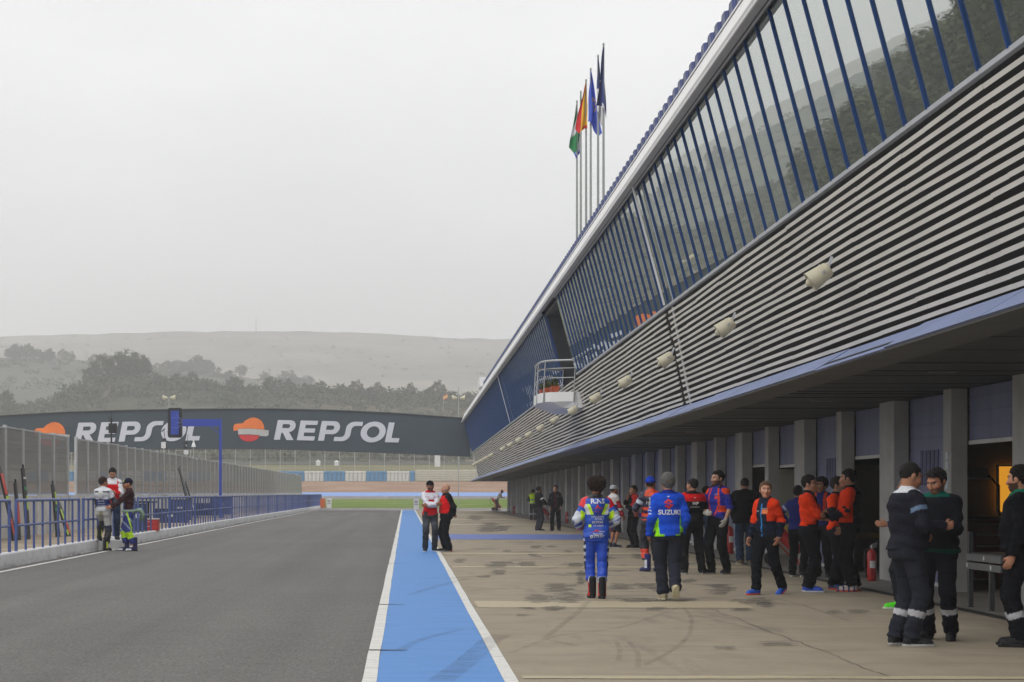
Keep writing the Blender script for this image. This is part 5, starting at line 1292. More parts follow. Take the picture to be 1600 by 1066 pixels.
    for i in (0, 1):
        _, k, an, yaw, pit = G[i]; B = rotz(yaw) @ rotx(pit)
        heel = A(0, .035, -.045); toe = A(0, -.165, -.055)
        def sh_f(P):
            p = (P - an) @ B / 1.08
            f, _ = rcone(p, A(0, .012, -.030), A(0, -.155, -.052), .043, .036); f = smin(f, rcone(p, A(0, .02, -.04), A(0, .012, .02 + bt), .046 if not bt else .052, .048 if not bt else .058)[0], .03)
            f = smin(f, ellip(p, (0, -.13, -.055), (.046, .065, .034)), .02)
            f = smin(np.maximum(f, -.085 - p[:, 2]), 9 + 0 * f, .01)
            so_ = np.maximum(np.maximum(ellip(p * A(1, 1, .15), (0, -.07, 0), (.050, .152, .05)), -.0875 - p[:, 2]), p[:, 2] + .062); f = np.minimum(f, so_)
            return np.maximum(f, p[:, 2] - (.055 + bt))
        f, o, h = field(sh_f, an + A(-.22, -.25, -.15), an + A(.22, .2, .08 + bt), .0075); V, Q = snet(f, o, h); p = (V - an) @ B / 1.08
        c = np.tile(A(*srgb(S['c'])), (len(V), 1)); c[p[:, 2] < -.064] = A(*srgb(S.get('sole', '1a1a1a')))
        if S.get('heel'): c[(p[:, 2] < -.05) & (p[:, 1] > -.01)] = A(*srgb(S['heel']))
        if S.get('pat'): S['pat'](c, p)
        link('boot' if bt else 'shoe', mk_mesh(V * s, Q, 'shoe', c, SHOEM), ob)
    # ---- jacket or shirt
    K = clothes['top']; lj = K.get('loose', .014); hem = K.get('hem', .92); slv = K.get('sleeve', 1.0); tight = K.get('tight', 0)
    def top_f(P, want=False):
        f = loft(P, .010 + lj, hem, 1.495, belly); f = f + folds(P, .008 + .18 * lj * np.exp(-((P[:, 2] - hem - .06) / .09) ** 2), 30, seed)
        lab = np.zeros(len(P), int); tt = np.zeros(len(P)); fl = f.copy()
        for i in (0, 1):
            f1, t1, f2, t2 = arm_f(P, i, .010 + lj * .8, (.055 * bulk ** .4, .044, .034), 1, 1.0 if slv >= 1 else max(.02, slv))
            n1 = folds(P, .007 + .006 * (t1 > .6), 34, seed + 3 * i); f1 = f1 + n1; f2 = f2 + folds(P, .009, 46, seed + 5 * i)
            if slv < .3: g = f1
            else: g = smin(f1, f2, .02)
            if want:
                m = f1 < fl; lab[m] = 1 + 2 * i; tt[m] = t1[m]; fl = np.minimum(fl, f1)
                if slv >= .3: m = f2 < fl; lab[m] = 2 + 2 * i; tt[m] = t2[m]; fl = np.minimum(fl, f2)
            else:
                kk = .05 * np.clip(1.2 - t1 * 1.6, .12, 1); hq = np.maximum(kk - np.abs(f - g), 0) / kk; f = np.minimum(f, g) - hq * hq * kk * .25
        if want: return lab, tt
        for sg in (-1, 1): tz_, _ = rcone(P, sp(0, .025, 1.475), sh[0 if sg > 0 else 1] + A(0, .01, .012), .058 + lj * .5, .044 + lj * .5); f = smin(f, tz_, .035)
        if K.get('collar', 1):
            cl, _ = rcone(P, sp(0, .015, 1.46), sp(0, .008, 1.535), .072 + lj * .4, .070); cl = np.maximum(cl, P[:, 2] - 1.535 - .04 * (P[:, 1])); f = smin(f, cl, .02)
        if K.get('hump'):                                   # the aerodynamic hump of racing leathers
            f = smin(f, ellip(P, sp(0, .155, 1.36), (.075, .055, .115)), .05)
        return f
    ap = np.array([J[0][1], J[1][1], J[0][2], J[1][2], sh[0], sh[1], sp(.2, .2, 1.5), sp(-.2, -.2 - belly, 1.5)])
    f, o, h = field(top_f, np.minimum(ap.min(0) - .08, A(-.27, -.24 - belly, hem)), np.maximum(ap.max(0) + .08, A(.27, .24, 1.56)), .0105); V, Q = snet(f, o, h)
    lab, tt = top_f(V, True); c = np.tile(A(*srgb(K['c'])), (len(V), 1))
    if K.get('pat'): K['pat'](c, V, lab, tt)
    TOP = mk_mesh(V * s, Q, 'jacket', c, LEATH if K.get('leather') else CLOTH); to = link(K.get('name', 'jacket'), TOP, ob)
    # ---- lettering thrown onto the cloth
    bvh = None
    def pr(me, x0, z0_, face, m, flip=1):
        nonlocal bvh
        if bvh is None: bvh = BVHTree.FromPolygons([Vector(q) for q in (V * s).tolist()], Q.tolist())
        for v in me.vertices:
            lx, lzz = x0 + (v.co.x if face == 'front' else -v.co.x), z0_ + v.co.y
            if face in ('front', 'back'):
                org = Vector((lx * s, (-1 if face == 'front' else 1), lzz * s)); dr = Vector((0, 1 if face == 'front' else -1, 0))
            hit = bvh.ray_cast(org, dr)
            v.co = (hit[0] - dr * .006) if hit[0] else Vector((lx * s, 0, lzz * s))
        me.materials.clear(); me.materials.append(m); link('lettering', me, to)
    for (txt, size, x0, z0_, face, m, *rest) in clothes.get('text', ()):
        me = text_mesh(txt, size, bold=rest[0] if rest else .0, shear=rest[1] if len(rest) > 1 else 0); pr(me, x0, z0_, face, m)
    for (polys, x0, z0_, face, m) in clothes.get('shape', ()):
        for pg in polys:
            mb = MB(); mb.add([(a, b, 0) for a, b in pg], [tuple(range(len(pg)))] if face == 'front' else [tuple(range(len(pg) - 1, -1, -1))])
            me = bpy.data.meshes.new('emblem'); me.from_pydata(mb.v, [], mb.f); me.update(); pr(me, x0, z0_, face, m)
    # ---- hair and cap
    if hair:
        st, hcx = hair; hcol = A(*srgb(hcx))
        def hair_f(P):
            p = hl(P); nz = .008 * np.sin(p[:, 0] * 120 + 3 * np.sin(p[:, 2] * 80)) * np.sin(p[:, 1] * 95 + p[:, 2] * 70)
            if st == 'curly':
                f = ellip(p, (0, .030, .058), (.128, .130, .118)) + .016 * np.sin(p[:, 0] * 62 + 1.5 * np.sin(p[:, 2] * 40)) * np.sin(p[:, 1] * 58 + 1) * np.sin(p[:, 2] * 66 + p[:, 0] * 20) + .004 * np.sin(p[:, 0] * 260 + p[:, 2] * 190)
                return np.maximum(f, np.minimum(-.060 - p[:, 1] + .0, .9) * (p[:, 2] < .035) - 9 * (p[:, 2] >= .035) * 1)
            th = {'short': .010, 'crop': .005, 'full': .019, 'thin': .004}[st]
            f = ellip(p, (0, .017, .037), (.077 + th, .097 + th, .089 + th * 1.3)) + nz * (.3 if st in ('crop', 'thin') else .8)
            hl_ = .076 - .45 * np.maximum(0, np.abs(p[:, 0]) - .030) + .006 * np.sin(p[:, 0] * 140)                            # hairline above the brow
            face = np.where(p[:, 1] < -.030, hl_ - p[:, 2], -1); nape = -.055 + (.0 if st != 'full' else -.02) - p[:, 2]
            side_ = np.where((p[:, 1] > -.032) & (p[:, 1] < .045), -.012 - p[:, 2], -1)
            return np.maximum(np.maximum(f, face), np.maximum(nape, side_ * .8))
        if cap: hf2 = lambda P: np.maximum(hair_f(P), hl(P)[:, 2] - .05)
        else: hf2 = hair_f
        e_ = .17 if st == 'curly' else .125
        f, o, h = field(hf2, hc - e_, hc + e_ + A(0, 0, .03), .007)
        if (f < 0).any():
            V2, Q2 = snet(f, o, h); g = rng.uniform(.6, 1.5, (len(V2), 1)); link('hair', mk_mesh(V2 * s, Q2, 'hair', hcol * g, HAIRM), ob)
    if cap:
        def cap_f(P):
            p = hl(P); f = np.maximum(ellip(p, (0, .016, .045), (.088, .108, .092)), .034 - p[:, 2] - .25 * p[:, 1] * .3)
            q = p.copy(); br_ = np.maximum(ellip(p * A(1, 1, 1), (0, -.085, .047), (.074, .095, .5)), np.abs(p[:, 2] - .047 + .9 * (p[:, 1] + .09) ** 2 + 2.2 * p[:, 0] ** 2 + .22 * np.minimum(0, p[:, 1] + .09) * -1 * 0) - .006)
            return np.minimum(f, np.maximum(br_, p[:, 1] + .03))
        f, o, h = field(cap_f, hc - .2, hc + .2, .0075); V2, Q2 = snet(f, o, h); c2 = np.tile(A(*srgb(cap[0])), (len(V2), 1)); p = hl(V2)
        if len(cap) > 1: c2[(p[:, 1] < -.06) & (p[:, 2] > .06) & (np.abs(p[:, 0]) < .03)] = A(*srgb(cap[1]))
        if len(cap) > 2: c2[(p[:, 1] < -.105)] = A(*srgb(cap[2]))
        link('cap', mk_mesh(V2 * s, Q2, 'cap', c2, CLOTH), ob)
    if glasses:
        mb = MB(); zz, yy = (.012, -.112) if glasses == 'on' else (.112, -.088)
        W = lambda x, y, z: tuple((hc + R @ A(x, y, z) * 1.09) * s)
        for sg in (-1, 1):
            mb.tube([W(sg * .012, yy, zz + .012), W(sg * .052, yy + .008, zz + .012), W(sg * .052, yy + .008, zz - .014), W(sg * .012, yy, zz - .014), W(sg * .012, yy, zz + .012)], .003 * s, 5)
            mb.tube([W(sg * .052, yy + .008, zz + .008), W(sg * .082, yy + .1, zz + .008)], .0028 * s, 5)
            if glasses != 'on': mb.add([W(sg * .012, yy, zz + .012), W(sg * .052, yy + .008, zz + .012), W(sg * .052, yy + .008, zz - .014), W(sg * .012, yy, zz - .014)], [(0, 1, 2, 3)])
        mb.tube([W(-.012, yy, zz), W(.012, yy, zz)], .003 * s, 5); mb.build('glasses', BLK, ob)
    inf = dict(ob=ob, s=s, J=J, G=G, hc=hc, R=R, sp=sp)
    if extra: extra(inf)
    return inf
def LM(n, c): return M(n, c, .6, .05, 8)
T_W, T_R, T_K, T_Y, T_O = LM('print_white', (.72, .72, .72)), LM('print_red', (.62, .03, .04)), LM('print_black', (.02, .02, .02)), LM('print_lime', (.62, .85, .03)), LM('print_orange', (.8, .12, .02))
def rgb(h): return A(*srgb(h))
SUZ = [[(-.5, .1), (-.05, .5), (.42, .22), (.22, .06), (-.04, .22), (-.16, .12), (.5, -.10), (.05, -.5), (-.42, -.22), (-.22, -.06), (.04, -.22), (.16, -.12)]]
def scl(polys, k, kx=None): return [[(a * (kx or k), b * k) for a, b in p] for p in polys]
STAR = [[(-.5, -.28), (-.1, -.02), (-.02, .25), (.08, .02), (.5, .12), (.16, -.06), (.2, -.3), (0, -.14)]]
JEANS, BLUEJ = {'c': '2f3136', 'loose': .012}, {'c': '26303f', 'loose': .014}
def jeans_fade(base, hi):
    def f(c, V, lab, tt):
        m = ((lab == 1) | (lab == 3)); k = np.clip(1 - np.abs(tt - .55) / .4, 0, 1) * m * (V[:, 1] < 0); c[:] = c * (1 - k[:, None] * .5) + rgb(hi) * k[:, None] * .5
    return f
BLK_T = {'c': '16171a', 'loose': .016}; GRY_T = {'c': '33353e', 'loose': .018}
BLK_S = {'c': '17181a', 'sole': '202020'}
RIG = M('reflective_band', (.62, .62, .62), .35, .04, 6)
def band(c, lab, tt, col, t0, t1, legs=(2, 4)):
    for l in legs: c[(lab == l) & (tt > t0) & (tt < t1)] = rgb(col)
# 1 rider in silver leathers, back to us, one boot up on the wall
def p1_top(c, V, lab, tt):
    z, x = V[:, 2], V[:, 0]; m = lab == 0; c[m & (z < 1.24)] = rgb('1d2f6e'); c[m & (z < 1.06)] = rgb('b9bcc2'); c[m & (np.abs(x) > .06) & (np.abs(z - 1.41) < .02)] = rgb('24262c')
    c[((lab == 2) | (lab == 4)) & (tt < .5)] = rgb('20242c'); c[((lab == 1) | (lab == 3)) & (tt > .55)] = rgb('2a2e38')
def p1_leg(c, V, lab, tt):
    c[(lab == 0)] = rgb('b6b6b4'); c[((lab == 2) | (lab == 4))] = rgb('191c22'); c[((lab == 1) | (lab == 3)) & (tt > .7)] = rgb('24304f'); c[(lab == 0) & (np.abs(V[:, 0]) < .05) & (V[:, 1] > 0)] = rgb('8a8a70')
def bootp(c1, c2):
    def f(c, p): c[(np.abs(p[:, 0]) > .042) & (p[:, 2] > -.02)] = rgb(c1); c[(p[:, 2] > .12)] = rgb(c2)
    return f
person(161, 861, 1.90, 168, dict(top={'c': 'c9ccd2', 'pat': p1_top, 'leather': 1, 'hem': .95, 'hump': 1, 'name': 'leather_jacket'}, trousers={'c': 'b6b6b4', 'pat': p1_leg, 'leather': 1, 'loose': .012, 'rise': .1}, shoes={'c': '15161a', 'boot': .17, 'pat': bootp('c8d43a', '15161a')},
       text=[('PEACE', .062, 0, 1.30, 'back', T_W), ('Rets Plip', .045, 0, 1.19, 'back', T_W), ('Dunnson', .045, 0, 1.13, 'back', T_W), ('MOTOREX', .045, 0, 1.07, 'back', T_W)], shape=[(scl(STAR, .08), 0, 1.38, 'back', T_Y)]),
       'rider in silver and navy leathers seen from behind, one boot on the pit wall', ('low', 'front'), ((.15, -.20, .27, 10, 10), (-.09, 0, 0)), (-35, 5), .02, skin='a8735a', hair=('short', '2e1512'))
# 2 man with the telephone behind them
def p2_top(c, V, lab, tt):
    z = V[:, 2]; m = lab == 0; c[m & (z < 1.36)] = rgb('d3161f'); c[m & (z > 1.36)] = rgb('d8d8dc'); c[m & (np.abs(V[:, 0]) > .12) & (z > 1.33)] = rgb('d3161f'); c[((lab == 1) | (lab == 3)) & (tt > .45)] = rgb('d8d8dc'); c[((lab == 2) | (lab == 4))] = rgb('c8161e'); c[((lab == 2)) & (tt < .4)] = rgb('d8d8dc')
def phone(inf):
    w = (inf['J'][0][2] + inf['J'][1][2]) / 2 * inf['s'] + A(0, -.09, .03); mb = MB(); mb.bar(tuple(w + A(-.012, -.03, -.02)), tuple(w + A(.012, .03, .05)), .075, .01, up=(0, -1, 1)); o = mb.build('phone', BLK); o.parent = None
    o.matrix_world = inf['ob'].matrix_basis.copy(); tag(o, 'dark telephone held by the man in the red and white jacket', 'phone')
person(176, 0, 1.90, 6, dict(top={'c': 'd8d8dc', 'pat': p2_top, 'hem': .90}, trousers={'c': '223049', 'loose': .01}, shoes=BLK_S, hands=('hold', 'hold')), 'bearded man in red and white jacket looking down at his phone between two riders', ('phone', 'phone'), look=(0, 28), lean=.05, skin='a87a60', hair=('short', '17130f'), beard=('1d1713', .75), D=53.0, z0=.252, extra=phone)
# 3 rider in cap with leathers tied round his waist
def p3_leg(c, V, lab, tt):
    x, z = V[:, 0], V[:, 2]; c[(lab == 0)] = rgb('24306a'); c[((lab == 1) | (lab == 3)) & (np.sin(z * 26 + V[:, 1] * 30) > .78)] = rgb('8fa2b4'); c[((lab == 1) | (lab == 3)) & (np.abs(V[:, 1] + .3 * (z - .7)) < .02)] = rgb('b4e01c'); c[((lab == 2) | (lab == 4)) & (tt < .45)] = rgb('b4e01c'); c[(lab == 0) & (np.sin(z * 60 + x * 50) > .7)] = rgb('a8b4c0')
def sleeves(inf):
    mb = MB(); s = inf['s']
    for sg in (-1, 1): mb.tube([(sg * .08 * s, .14 * s, .98 * s), (sg * .12 * s, .26 * s, 1.0 * s), (sg * .13 * s, .33 * s, .90 * s), (sg * .10 * s, .30 * s, .74 * s)], [.045, .055, .045, .04], 10)
    mb.tube([(.19 * s * math.cos(q), .15 * s * math.sin(q), .97 * s) for q in np.linspace(0, 2 * math.pi, 20)], .035, 8); mb.build('tied_sleeves', LM('leather_lime', (.20, .30, .22)), inf['ob'], smooth=True)
person(202, 861, 1.86, -78, dict(top={'c': '341a1e', 'hem': .93, 'loose': .002, 'name': 'undershirt'}, trousers={'c': '1f2c78', 'pat': p3_leg, 'leather': 1, 'loose': .014, 'rise': .1}, shoes={'c': '20264f', 'boot': .17, 'sole': '15161a', 'pat': lambda c, p: c.__setitem__((p[:, 2] < -.03) & (p[:, 1] < -.08) & (p[:, 2] > -.07), rgb('d6d8dc'))}, hands=('flat', 'flat')),
       'rider in dark cap and maroon undershirt, blue and lime leathers tied at the waist', ('reach', 'reach'), ((.10, .08, 0), (-.10, -.10, 0)), (0, 8), .03, skin='b0795c', hair=('crop', '2a1c14'), cap=('0e1430', 'c8d820'), extra=sleeves, beard=('3a2418', .35))
# 4 and 5 the pair on the blue strip
def p4_top(c, V, lab, tt):
    z = V[:, 2]; m = lab == 0; c[m & (z < 1.16)] = rgb('d51a22'); c[m & (z > 1.22) & (z < 1.30) & (V[:, 1] < .06)] = rgb('b01018'); c[(z > 1.47) & m] = rgb('c01820')
person(672, 862, 1.80, 8, dict(top={'c': 'dcdce6', 'pat': p4_top, 'hem': .90}, trousers={'c': '34373c', 'loose': .012, 'pat': jeans_fade(0, '6a6e74')}, shoes={'c': '17181b', 'sole': 'cfcfcf'}, shape=[(scl(STAR, .06), .09, 1.36, 'front', T_R)], text=[('PRAMAC', .03, -.08, 1.36, 'front', T_R)]),
       'man in white and red jacket and black cap, arms folded, on the blue strip', ('cross', 'crossb'), ((.115, 0, 0), (-.115, .02, 0)), (8, 2), skin='96664e', hair=('crop', '1d1511'), cap=('141417',), beard=('1b1410', .7))
def p5_top(c, V, lab, tt):
    z, x, y = V[:, 2], V[:, 0], V[:, 1]; m = lab == 0; c[m & (y < .05 + .25 * (z - 1.2)) & (z > 1.0)] = rgb('e0181c'); c[m & (z > 1.46)] = rgb('17181b'); c[(lab > 0) & (lab < 3)] = rgb('15161a')
person(697, 862, 1.72, -72, dict(top={'c': '17181b', 'pat': p5_top, 'hem': .88, 'loose': .018}, trousers={'c': '131417', 'loose': .022}, shoes={'c': '17181a', 'sole': '9a9a9a', 'heel': 'b01818'}), 'bald man in red and black jacket with hands behind his back', ('behind', 'behind'), ((.1, .03, 0), (-.1, -.02, 0)), (-5, 0), .0, 0, 1.12, .03, 'b98a70', None)
# 6 7 8 9 far group by the garages
person(842, 830, 1.74, 118, dict(top={'c': '15161a', 'hem': .92, 'pat': lambda c, V, lab, tt: c.__setitem__((lab == 3) & (tt > .45) & (tt < .62), rgb('d8d8d8'))}, trousers={'c': '33343a', 'loose': .016}, shoes={'c': '17181b', 'sole': 'c8c8c8'}), 'man in black jumper with white armband by the far garages', ('front', 'front'), look=(10, 0), skin='9c7056', hair=('short', '15110e'), beard=('17120f', .7))
person(868, 830, 1.78, -8, dict(top={'c': '191a1f', 'hem': .90, 'loose': .018, 'pat': lambda c, V, lab, tt: c.__setitem__((lab == 0) & (np.abs(V[:, 0]) < .012) & (V[:, 1] < 0), rgb('7a1a20'))}, trousers=BLK_T, shoes={'c': '17181b', 'sole': '8a8a8a'}, shape=[(scl(STAR, .06), .09, 1.36, 'front', T_W)]), 'man in dark jacket facing us, hands in pockets, by the far garages', ('pocket', 'pocket'), ((.13, 0, 0), (-.13, 0, 0)), (-8, 4), skin='b08468', hair=('short', '3a2a1e'))
def vest(c, V, lab, tt):
    z = V[:, 2]; m = (lab == 0); c[m] = rgb('c8f01c'); c[m & ((np.abs(z - 1.16) < .03))] = rgb('3f7f9a'); c[m & (np.abs(z - 1.0) < .02)] = rgb('d0d0c8'); c[((lab == 1) | (lab == 3)) & (tt < .25)] = rgb('c8f01c')
person(833, 812.5, 1.68, 172, dict(top={'c': '17191e', 'pat': vest, 'hem': .94, 'loose': .02}, trousers={'c': '1b222a', 'pat': lambda c, V, lab, tt: band(c, lab, tt, 'b8b8b8', .38, .5)}, shoes=BLK_S), 'marshal in a lime yellow reflective vest standing behind the man with the armband', ('front', 'front'), skin='9a6f56', hair=('short', '14110e'))
person(776, 798.5, 1.72, 60, dict(top={'c': 'cfcac6', 'hem': .90}, trousers={'c': '6a5a5a'}, shoes=BLK_S), 'distant man in pale shirt bending over at the end of the garages', ('fwd', 'fwd'), lean=.65, skin='7a5644', hair=('short', '15110e'))
# 10 curly haired rider walking away
def p10_top(c, V, lab, tt):
    z, x, y = V[:, 2], V[:, 0], V[:, 1]; ax = np.abs(x); m = lab == 0
    up = ((lab == 1) | (lab == 3)); fo = ((lab == 2) | (lab == 4))
    c[up & (tt < .34)] = rgb('d81a26'); c[up & (tt > .52) & (y > -.02) & (ax < .245)] = rgb('c6f01a'); c[up & (tt > .62) & (ax >= .245)] = rgb('c8cdd6')
    k = np.sin(z * 70 + x * 40) > .25; c[fo & k] = rgb('c3c9d4'); c[fo & (tt > .86)] = rgb('d81a26')
    w_ = m & (y > 0) & (z > 1.23) & (z < 1.385); q = ax + (z - 1.23) * -.38
    c[w_ & (q > .055) & (q < .10)] = rgb('c6f01a'); c[w_ & (q > .10) & (q < .155)] = rgb('d4d8de')
    c[m & (z > 1.47)] = rgb('191b22')
def p10_leg(c, V, lab, tt):
    x = V[:, 0]; side_ = (lab > 0) & (np.abs(x) > np.interp(V[:, 2], [.1, .5, .9], [.135, .15, .165])); c[side_ & (V[:, 2] > .42)] = rgb('14161d'); c[(lab > 0) & side_ & (np.sin(V[:, 2] * 60) > .1) & (V[:, 2] > .55)] = rgb('c8ccd6'); c[((lab == 2) | (lab == 4)) & (tt > .60)] = rgb('d8202c')
def p10_boot(c, p): c[(np.abs(p[:, 0]) > .040) & (p[:, 2] > -.05)] = rgb('c01c26'); c[(p[:, 2] > .13)] = rgb('b8bcc2'); c[(p[:, 1] > .045) & (p[:, 2] > -.01)] = rgb('17181c')
person(932, 935, 1.70, 181, dict(top={'c': '1d4cb4', 'pat': p10_top, 'leather': 1, 'hem': .885, 'loose': .022, 'hump': 1, 'name': 'leather_jacket'}, trousers={'c': '1f4cc0', 'pat': p10_leg, 'leather': 1, 'loose': .006, 'rise': .16}, shoes={'c': '191a1e', 'boot': .16, 'pat': p10_boot},
       text=[('RINS', .098, 0, 1.425, 'back', T_W, .002), ('MOLLASAN', .036, -.0, 1.20, 'back', T_W, 0, .2), ('NYALI', .046, -.02, 1.165, 'back', T_W, 0, .3), ('ECSTAR', .046, 0, 1.118, 'back', T_W, .001, .2), ('MICHELIN', .034, -.015, 1.068, 'back', T_W), ('alpines', .032, -.06, .985, 'back', T_W, 0, .2), ('GIXXER', .042, 0, .945, 'back', T_W, 0, .25), ('SUZUKI', .066, 0, .905, 'back', T_W, .002)],
       shape=[(scl(SUZ, .165), 0, 1.30, 'back', T_R), ([[(-.02, -.02), (.02, -.02), (.02, .02), (-.02, .02)]], .11, 1.068, 'back', T_Y), (scl(STAR, .085, .16), .02, 1.0, 'back', T_R)]),
       'curly haired rider in blue racing leathers with a red emblem, walking away', (((.235, -.20, 1.05), (.45, .9, -.1), (-.5, -.8, -.1)), ((.235, -.20, 1.05), (.45, .9, -.1), (-.5, -.8, -.1))), ((.06, -.10, 0, 4), (-.07, .08, 0, -4)), (0, 0), skin='a06a4c', hair=('curly', '2b1a12'))
# 11 12
person(959, 856, 1.70, 118, dict(top={'c': 'd6d2d2', 'hem': .90, 'pat': lambda c, V, lab, tt: (c.__setitem__((lab == 0) & (V[:, 2] < 1.22), rgb('2a3d7c')), c.__setitem__((lab > 0) & (tt > .3), rgb('a82430')))}, trousers={'c': '23262e', 'short': .05}, shoes={'c': '2b2f3c', 'sole': 'c8c8cc'}), 'man in pale grey cap and shorts, half hidden behind the curly haired rider', ('front', 'low'), skin='a06c50', hair=('crop', '2a1d14'), cap=('b4b8c0', 'b4b8c0', 'a08c50'), beard=('2a1a12', .5))
def p12_top(c, V, lab, tt):
    z, x, y = V[:, 2], V[:, 0], V[:, 1]; m = lab == 0; c[m & (x > .0) & (z > 1.08) & (y > -.1)] = rgb('b02420'); c[(lab == 1)] = rgb('b82822'); c[(lab == 2) & (tt > .8)] = rgb('c8c8c8'); c[(lab == 4) & (tt < .3)] = rgb('c8c8c8')
person(990, 856, 1.69, -62, dict(top={'c': '16171b', 'pat': p12_top, 'hem': .92}, trousers=BLK_T, shoes=BLK_S), 'dark haired man in black and red jacket with a hand raised to his chin', ('cross', 'chin'), ((.13, 0, 0), (-.13, .05, 0)), (-10, 0), skin='a5775c', hair=('short', '14100d'))
# 13 rider in the blue cap
def p13_top(c, V, lab, tt):
    z, x, y = V[:, 2], V[:, 0], V[:, 1]; m = lab == 0; c[m & (z > 1.40)] = rgb('d84820'); c[m & (z < 1.20) & (np.sin(z * 55) > -.1)] = rgb('d84020'); c[m & (z > 1.2) & (z < 1.38) & (np.abs(np.abs(x) - .07) < .03)] = rgb('a8b0c4'); c[((lab == 1) | (lab == 3)) & (tt > .35) & (tt < .6)] = rgb('b4bccc'); c[((lab == 2) | (lab == 4)) & (np.sin(tt * 22) > .2)] = rgb('d84020')
person(1017, 893, 1.80, 196, dict(top={'c': '1f2340', 'pat': p13_top, 'leather': 1, 'hem': .95, 'hump': 1, 'name': 'leather_jacket'}, trousers={'c': '1a1c26', 'leather': 1, 'loose': .012, 'rise': .13, 'pat': lambda c, V, lab, tt: c.__setitem__((lab > 0) & (lab < 3) & (V[:, 2] > .25) & (V[:, 2] < .42), rgb('d84020'))}, shoes={'c': '2a2c5c', 'boot': .17, 'sole': '15151a', 'pat': bootp('c8ccd8', '2a2c6c')}, glove=('1a4cc0', '1a4cc0'),
       text=[('HB', .08, .09, 1.28, 'back', T_W)]), 'rider in blue cap and navy and orange leathers beside the grey haired man', ('front', 'relax'), ((.09, 0, 0), (-.10, .04, 0)), (-38, 0), skin='a06e54', hair=('crop', '221811'), cap=('1c3fae', 'd0d0d0'))
# 14 grey haired man walking away
def p14_top(c, V, lab, tt):
    z, x, y = V[:, 2], V[:, 0], V[:, 1]; m = lab == 0; e = np.interp(z, [.9, 1.12, 1.26], [.140, .148, .168]); c[m & (np.abs(x) > e) & (z < 1.24)] = rgb('8fe01e'); c[m & (z < .925) & (np.abs(x) > .08)] = rgb('8fe01e'); c[((lab == 1)) & (tt > .1) & (tt < .9) & (np.abs(x) > .25) & (np.sin(tt * 40) > .45)] = rgb('ccd2e0'); c[m & (z > 1.49)] = rgb('1a2c80')
person(1044, 938, 1.76, 183, dict(top={'c': '2050cc', 'pat': p14_top, 'hem': .90, 'loose': .022, 'collar': 1}, trousers={'c': '2c2f3a', 'loose': .024}, shoes={'c': 'a89c80', 'sole': 'c8bfa0'}, glove=('1c4cb8', None) if False else None, text=[('SUZUKI', .092, 0, 1.225, 'back', T_W, .002)], shape=[(scl(SUZ, .145), .02, 1.345, 'back', T_R), (scl(STAR, .05), .02, 1.45, 'back', T_W)]),
       'grey haired man in bright blue jacket and dark trousers walking away, one heel lifted', ('relax', 'pocket'), ((.05, -.14, 0, 4), (-.045, .26, .10, -4, 58)), (0, 6), .04, 0, 1.03, .02, 'a87860', ('full', '6f6e6a'))
# 15
def p15_top(c, V, lab, tt):
    z = V[:, 2]; m = lab == 0; c[m & (z > 1.34)] = rgb('d01a20'); c[((lab == 1) | (lab == 3)) & (tt < .3)] = rgb('d01a20'); c[((lab == 2) | (lab == 4)) & (tt > .5)] = rgb('6a5648'); c[m & (z > 1.48)] = rgb('15151a')
person(1082, 897, 1.76, 188, dict(top={'c': '17171a', 'pat': p15_top, 'hem': .91, 'loose': .02}, trousers=BLK_T, shoes={'c': '17181b', 'sole': '9a9a9a'}, text=[('WP', .075, 0, 1.30, 'back', T_W, .002, .3), ('IN MY BLOOD', .028, 0, 1.235, 'back', T_W, 0, .2)], shape=[(scl(STAR, .05), 0, 1.41, 'back', T_W)]), 'man in black jacket with a red yoke seen from behind', ('waist', 'waist'), ((.16, 0, 0), (-.16, .04, 0)), (28, 0), .0, 0, 1.1, 0, 'a87a62', ('crop', '1b1613'))
# 16
person(1104, 857, 1.66, 100, dict(top={'c': '35455a', 'hem': .92, 'pat': lambda c, V, lab, tt: (c.__setitem__((V[:, 2] > 1.22), rgb('20252f')), c.__setitem__((lab == 3) & (tt > .4), rgb('702028')))}, trousers={'c': '34465e', 'loose': .014}, shoes={'c': '2c2c30', 'sole': 'b0b0b0'}), 'person in jeans and grey blue top in the shade behind the tall bearded man', ('waist', 'waist'), skin='8a6450', hair=('full', '2a1d15'))
# 17 tall bearded man
def p17_top(c, V, lab, tt):
    z, x, y = V[:, 2], V[:, 0], V[:, 1]; m = lab == 0; ax = np.abs(x); e = np.interp(z, [1.0, 1.2, 1.35, 1.47], [.03, .115, .10, .075]); c[m & (np.abs(ax - e) < .016) & (z > 1.0)] = rgb('e04a24'); c[m & (ax > e + .022) & (z > 1.06) & (z < 1.17) & (x > 0)] = rgb('e04a24'); c[((lab == 1) | (lab == 3)) & (tt < .42) & (np.abs(z - 1.42) < .05)] = rgb('e04a24')
def phones(inf):
    mb = MB(); s = inf['s']; pts = [tuple((inf['sp'](.095 * math.cos(q), .02 + .085 * math.sin(q), 1.50)) * s) for q in np.linspace(-.3, math.pi + .3, 16)]; mb.tube(pts, .012, 6)
    for sg in (-1, 1): c_ = inf['sp'](sg * .088, -.05, 1.495) * s; mb.tube([tuple(c_ + A(-.02, 0, 0)), tuple(c_ + A(.02, 0, 0))], .038, 12)
    mb.build('headphones', BLK, inf['ob'])
def tote(inf): phones(inf)
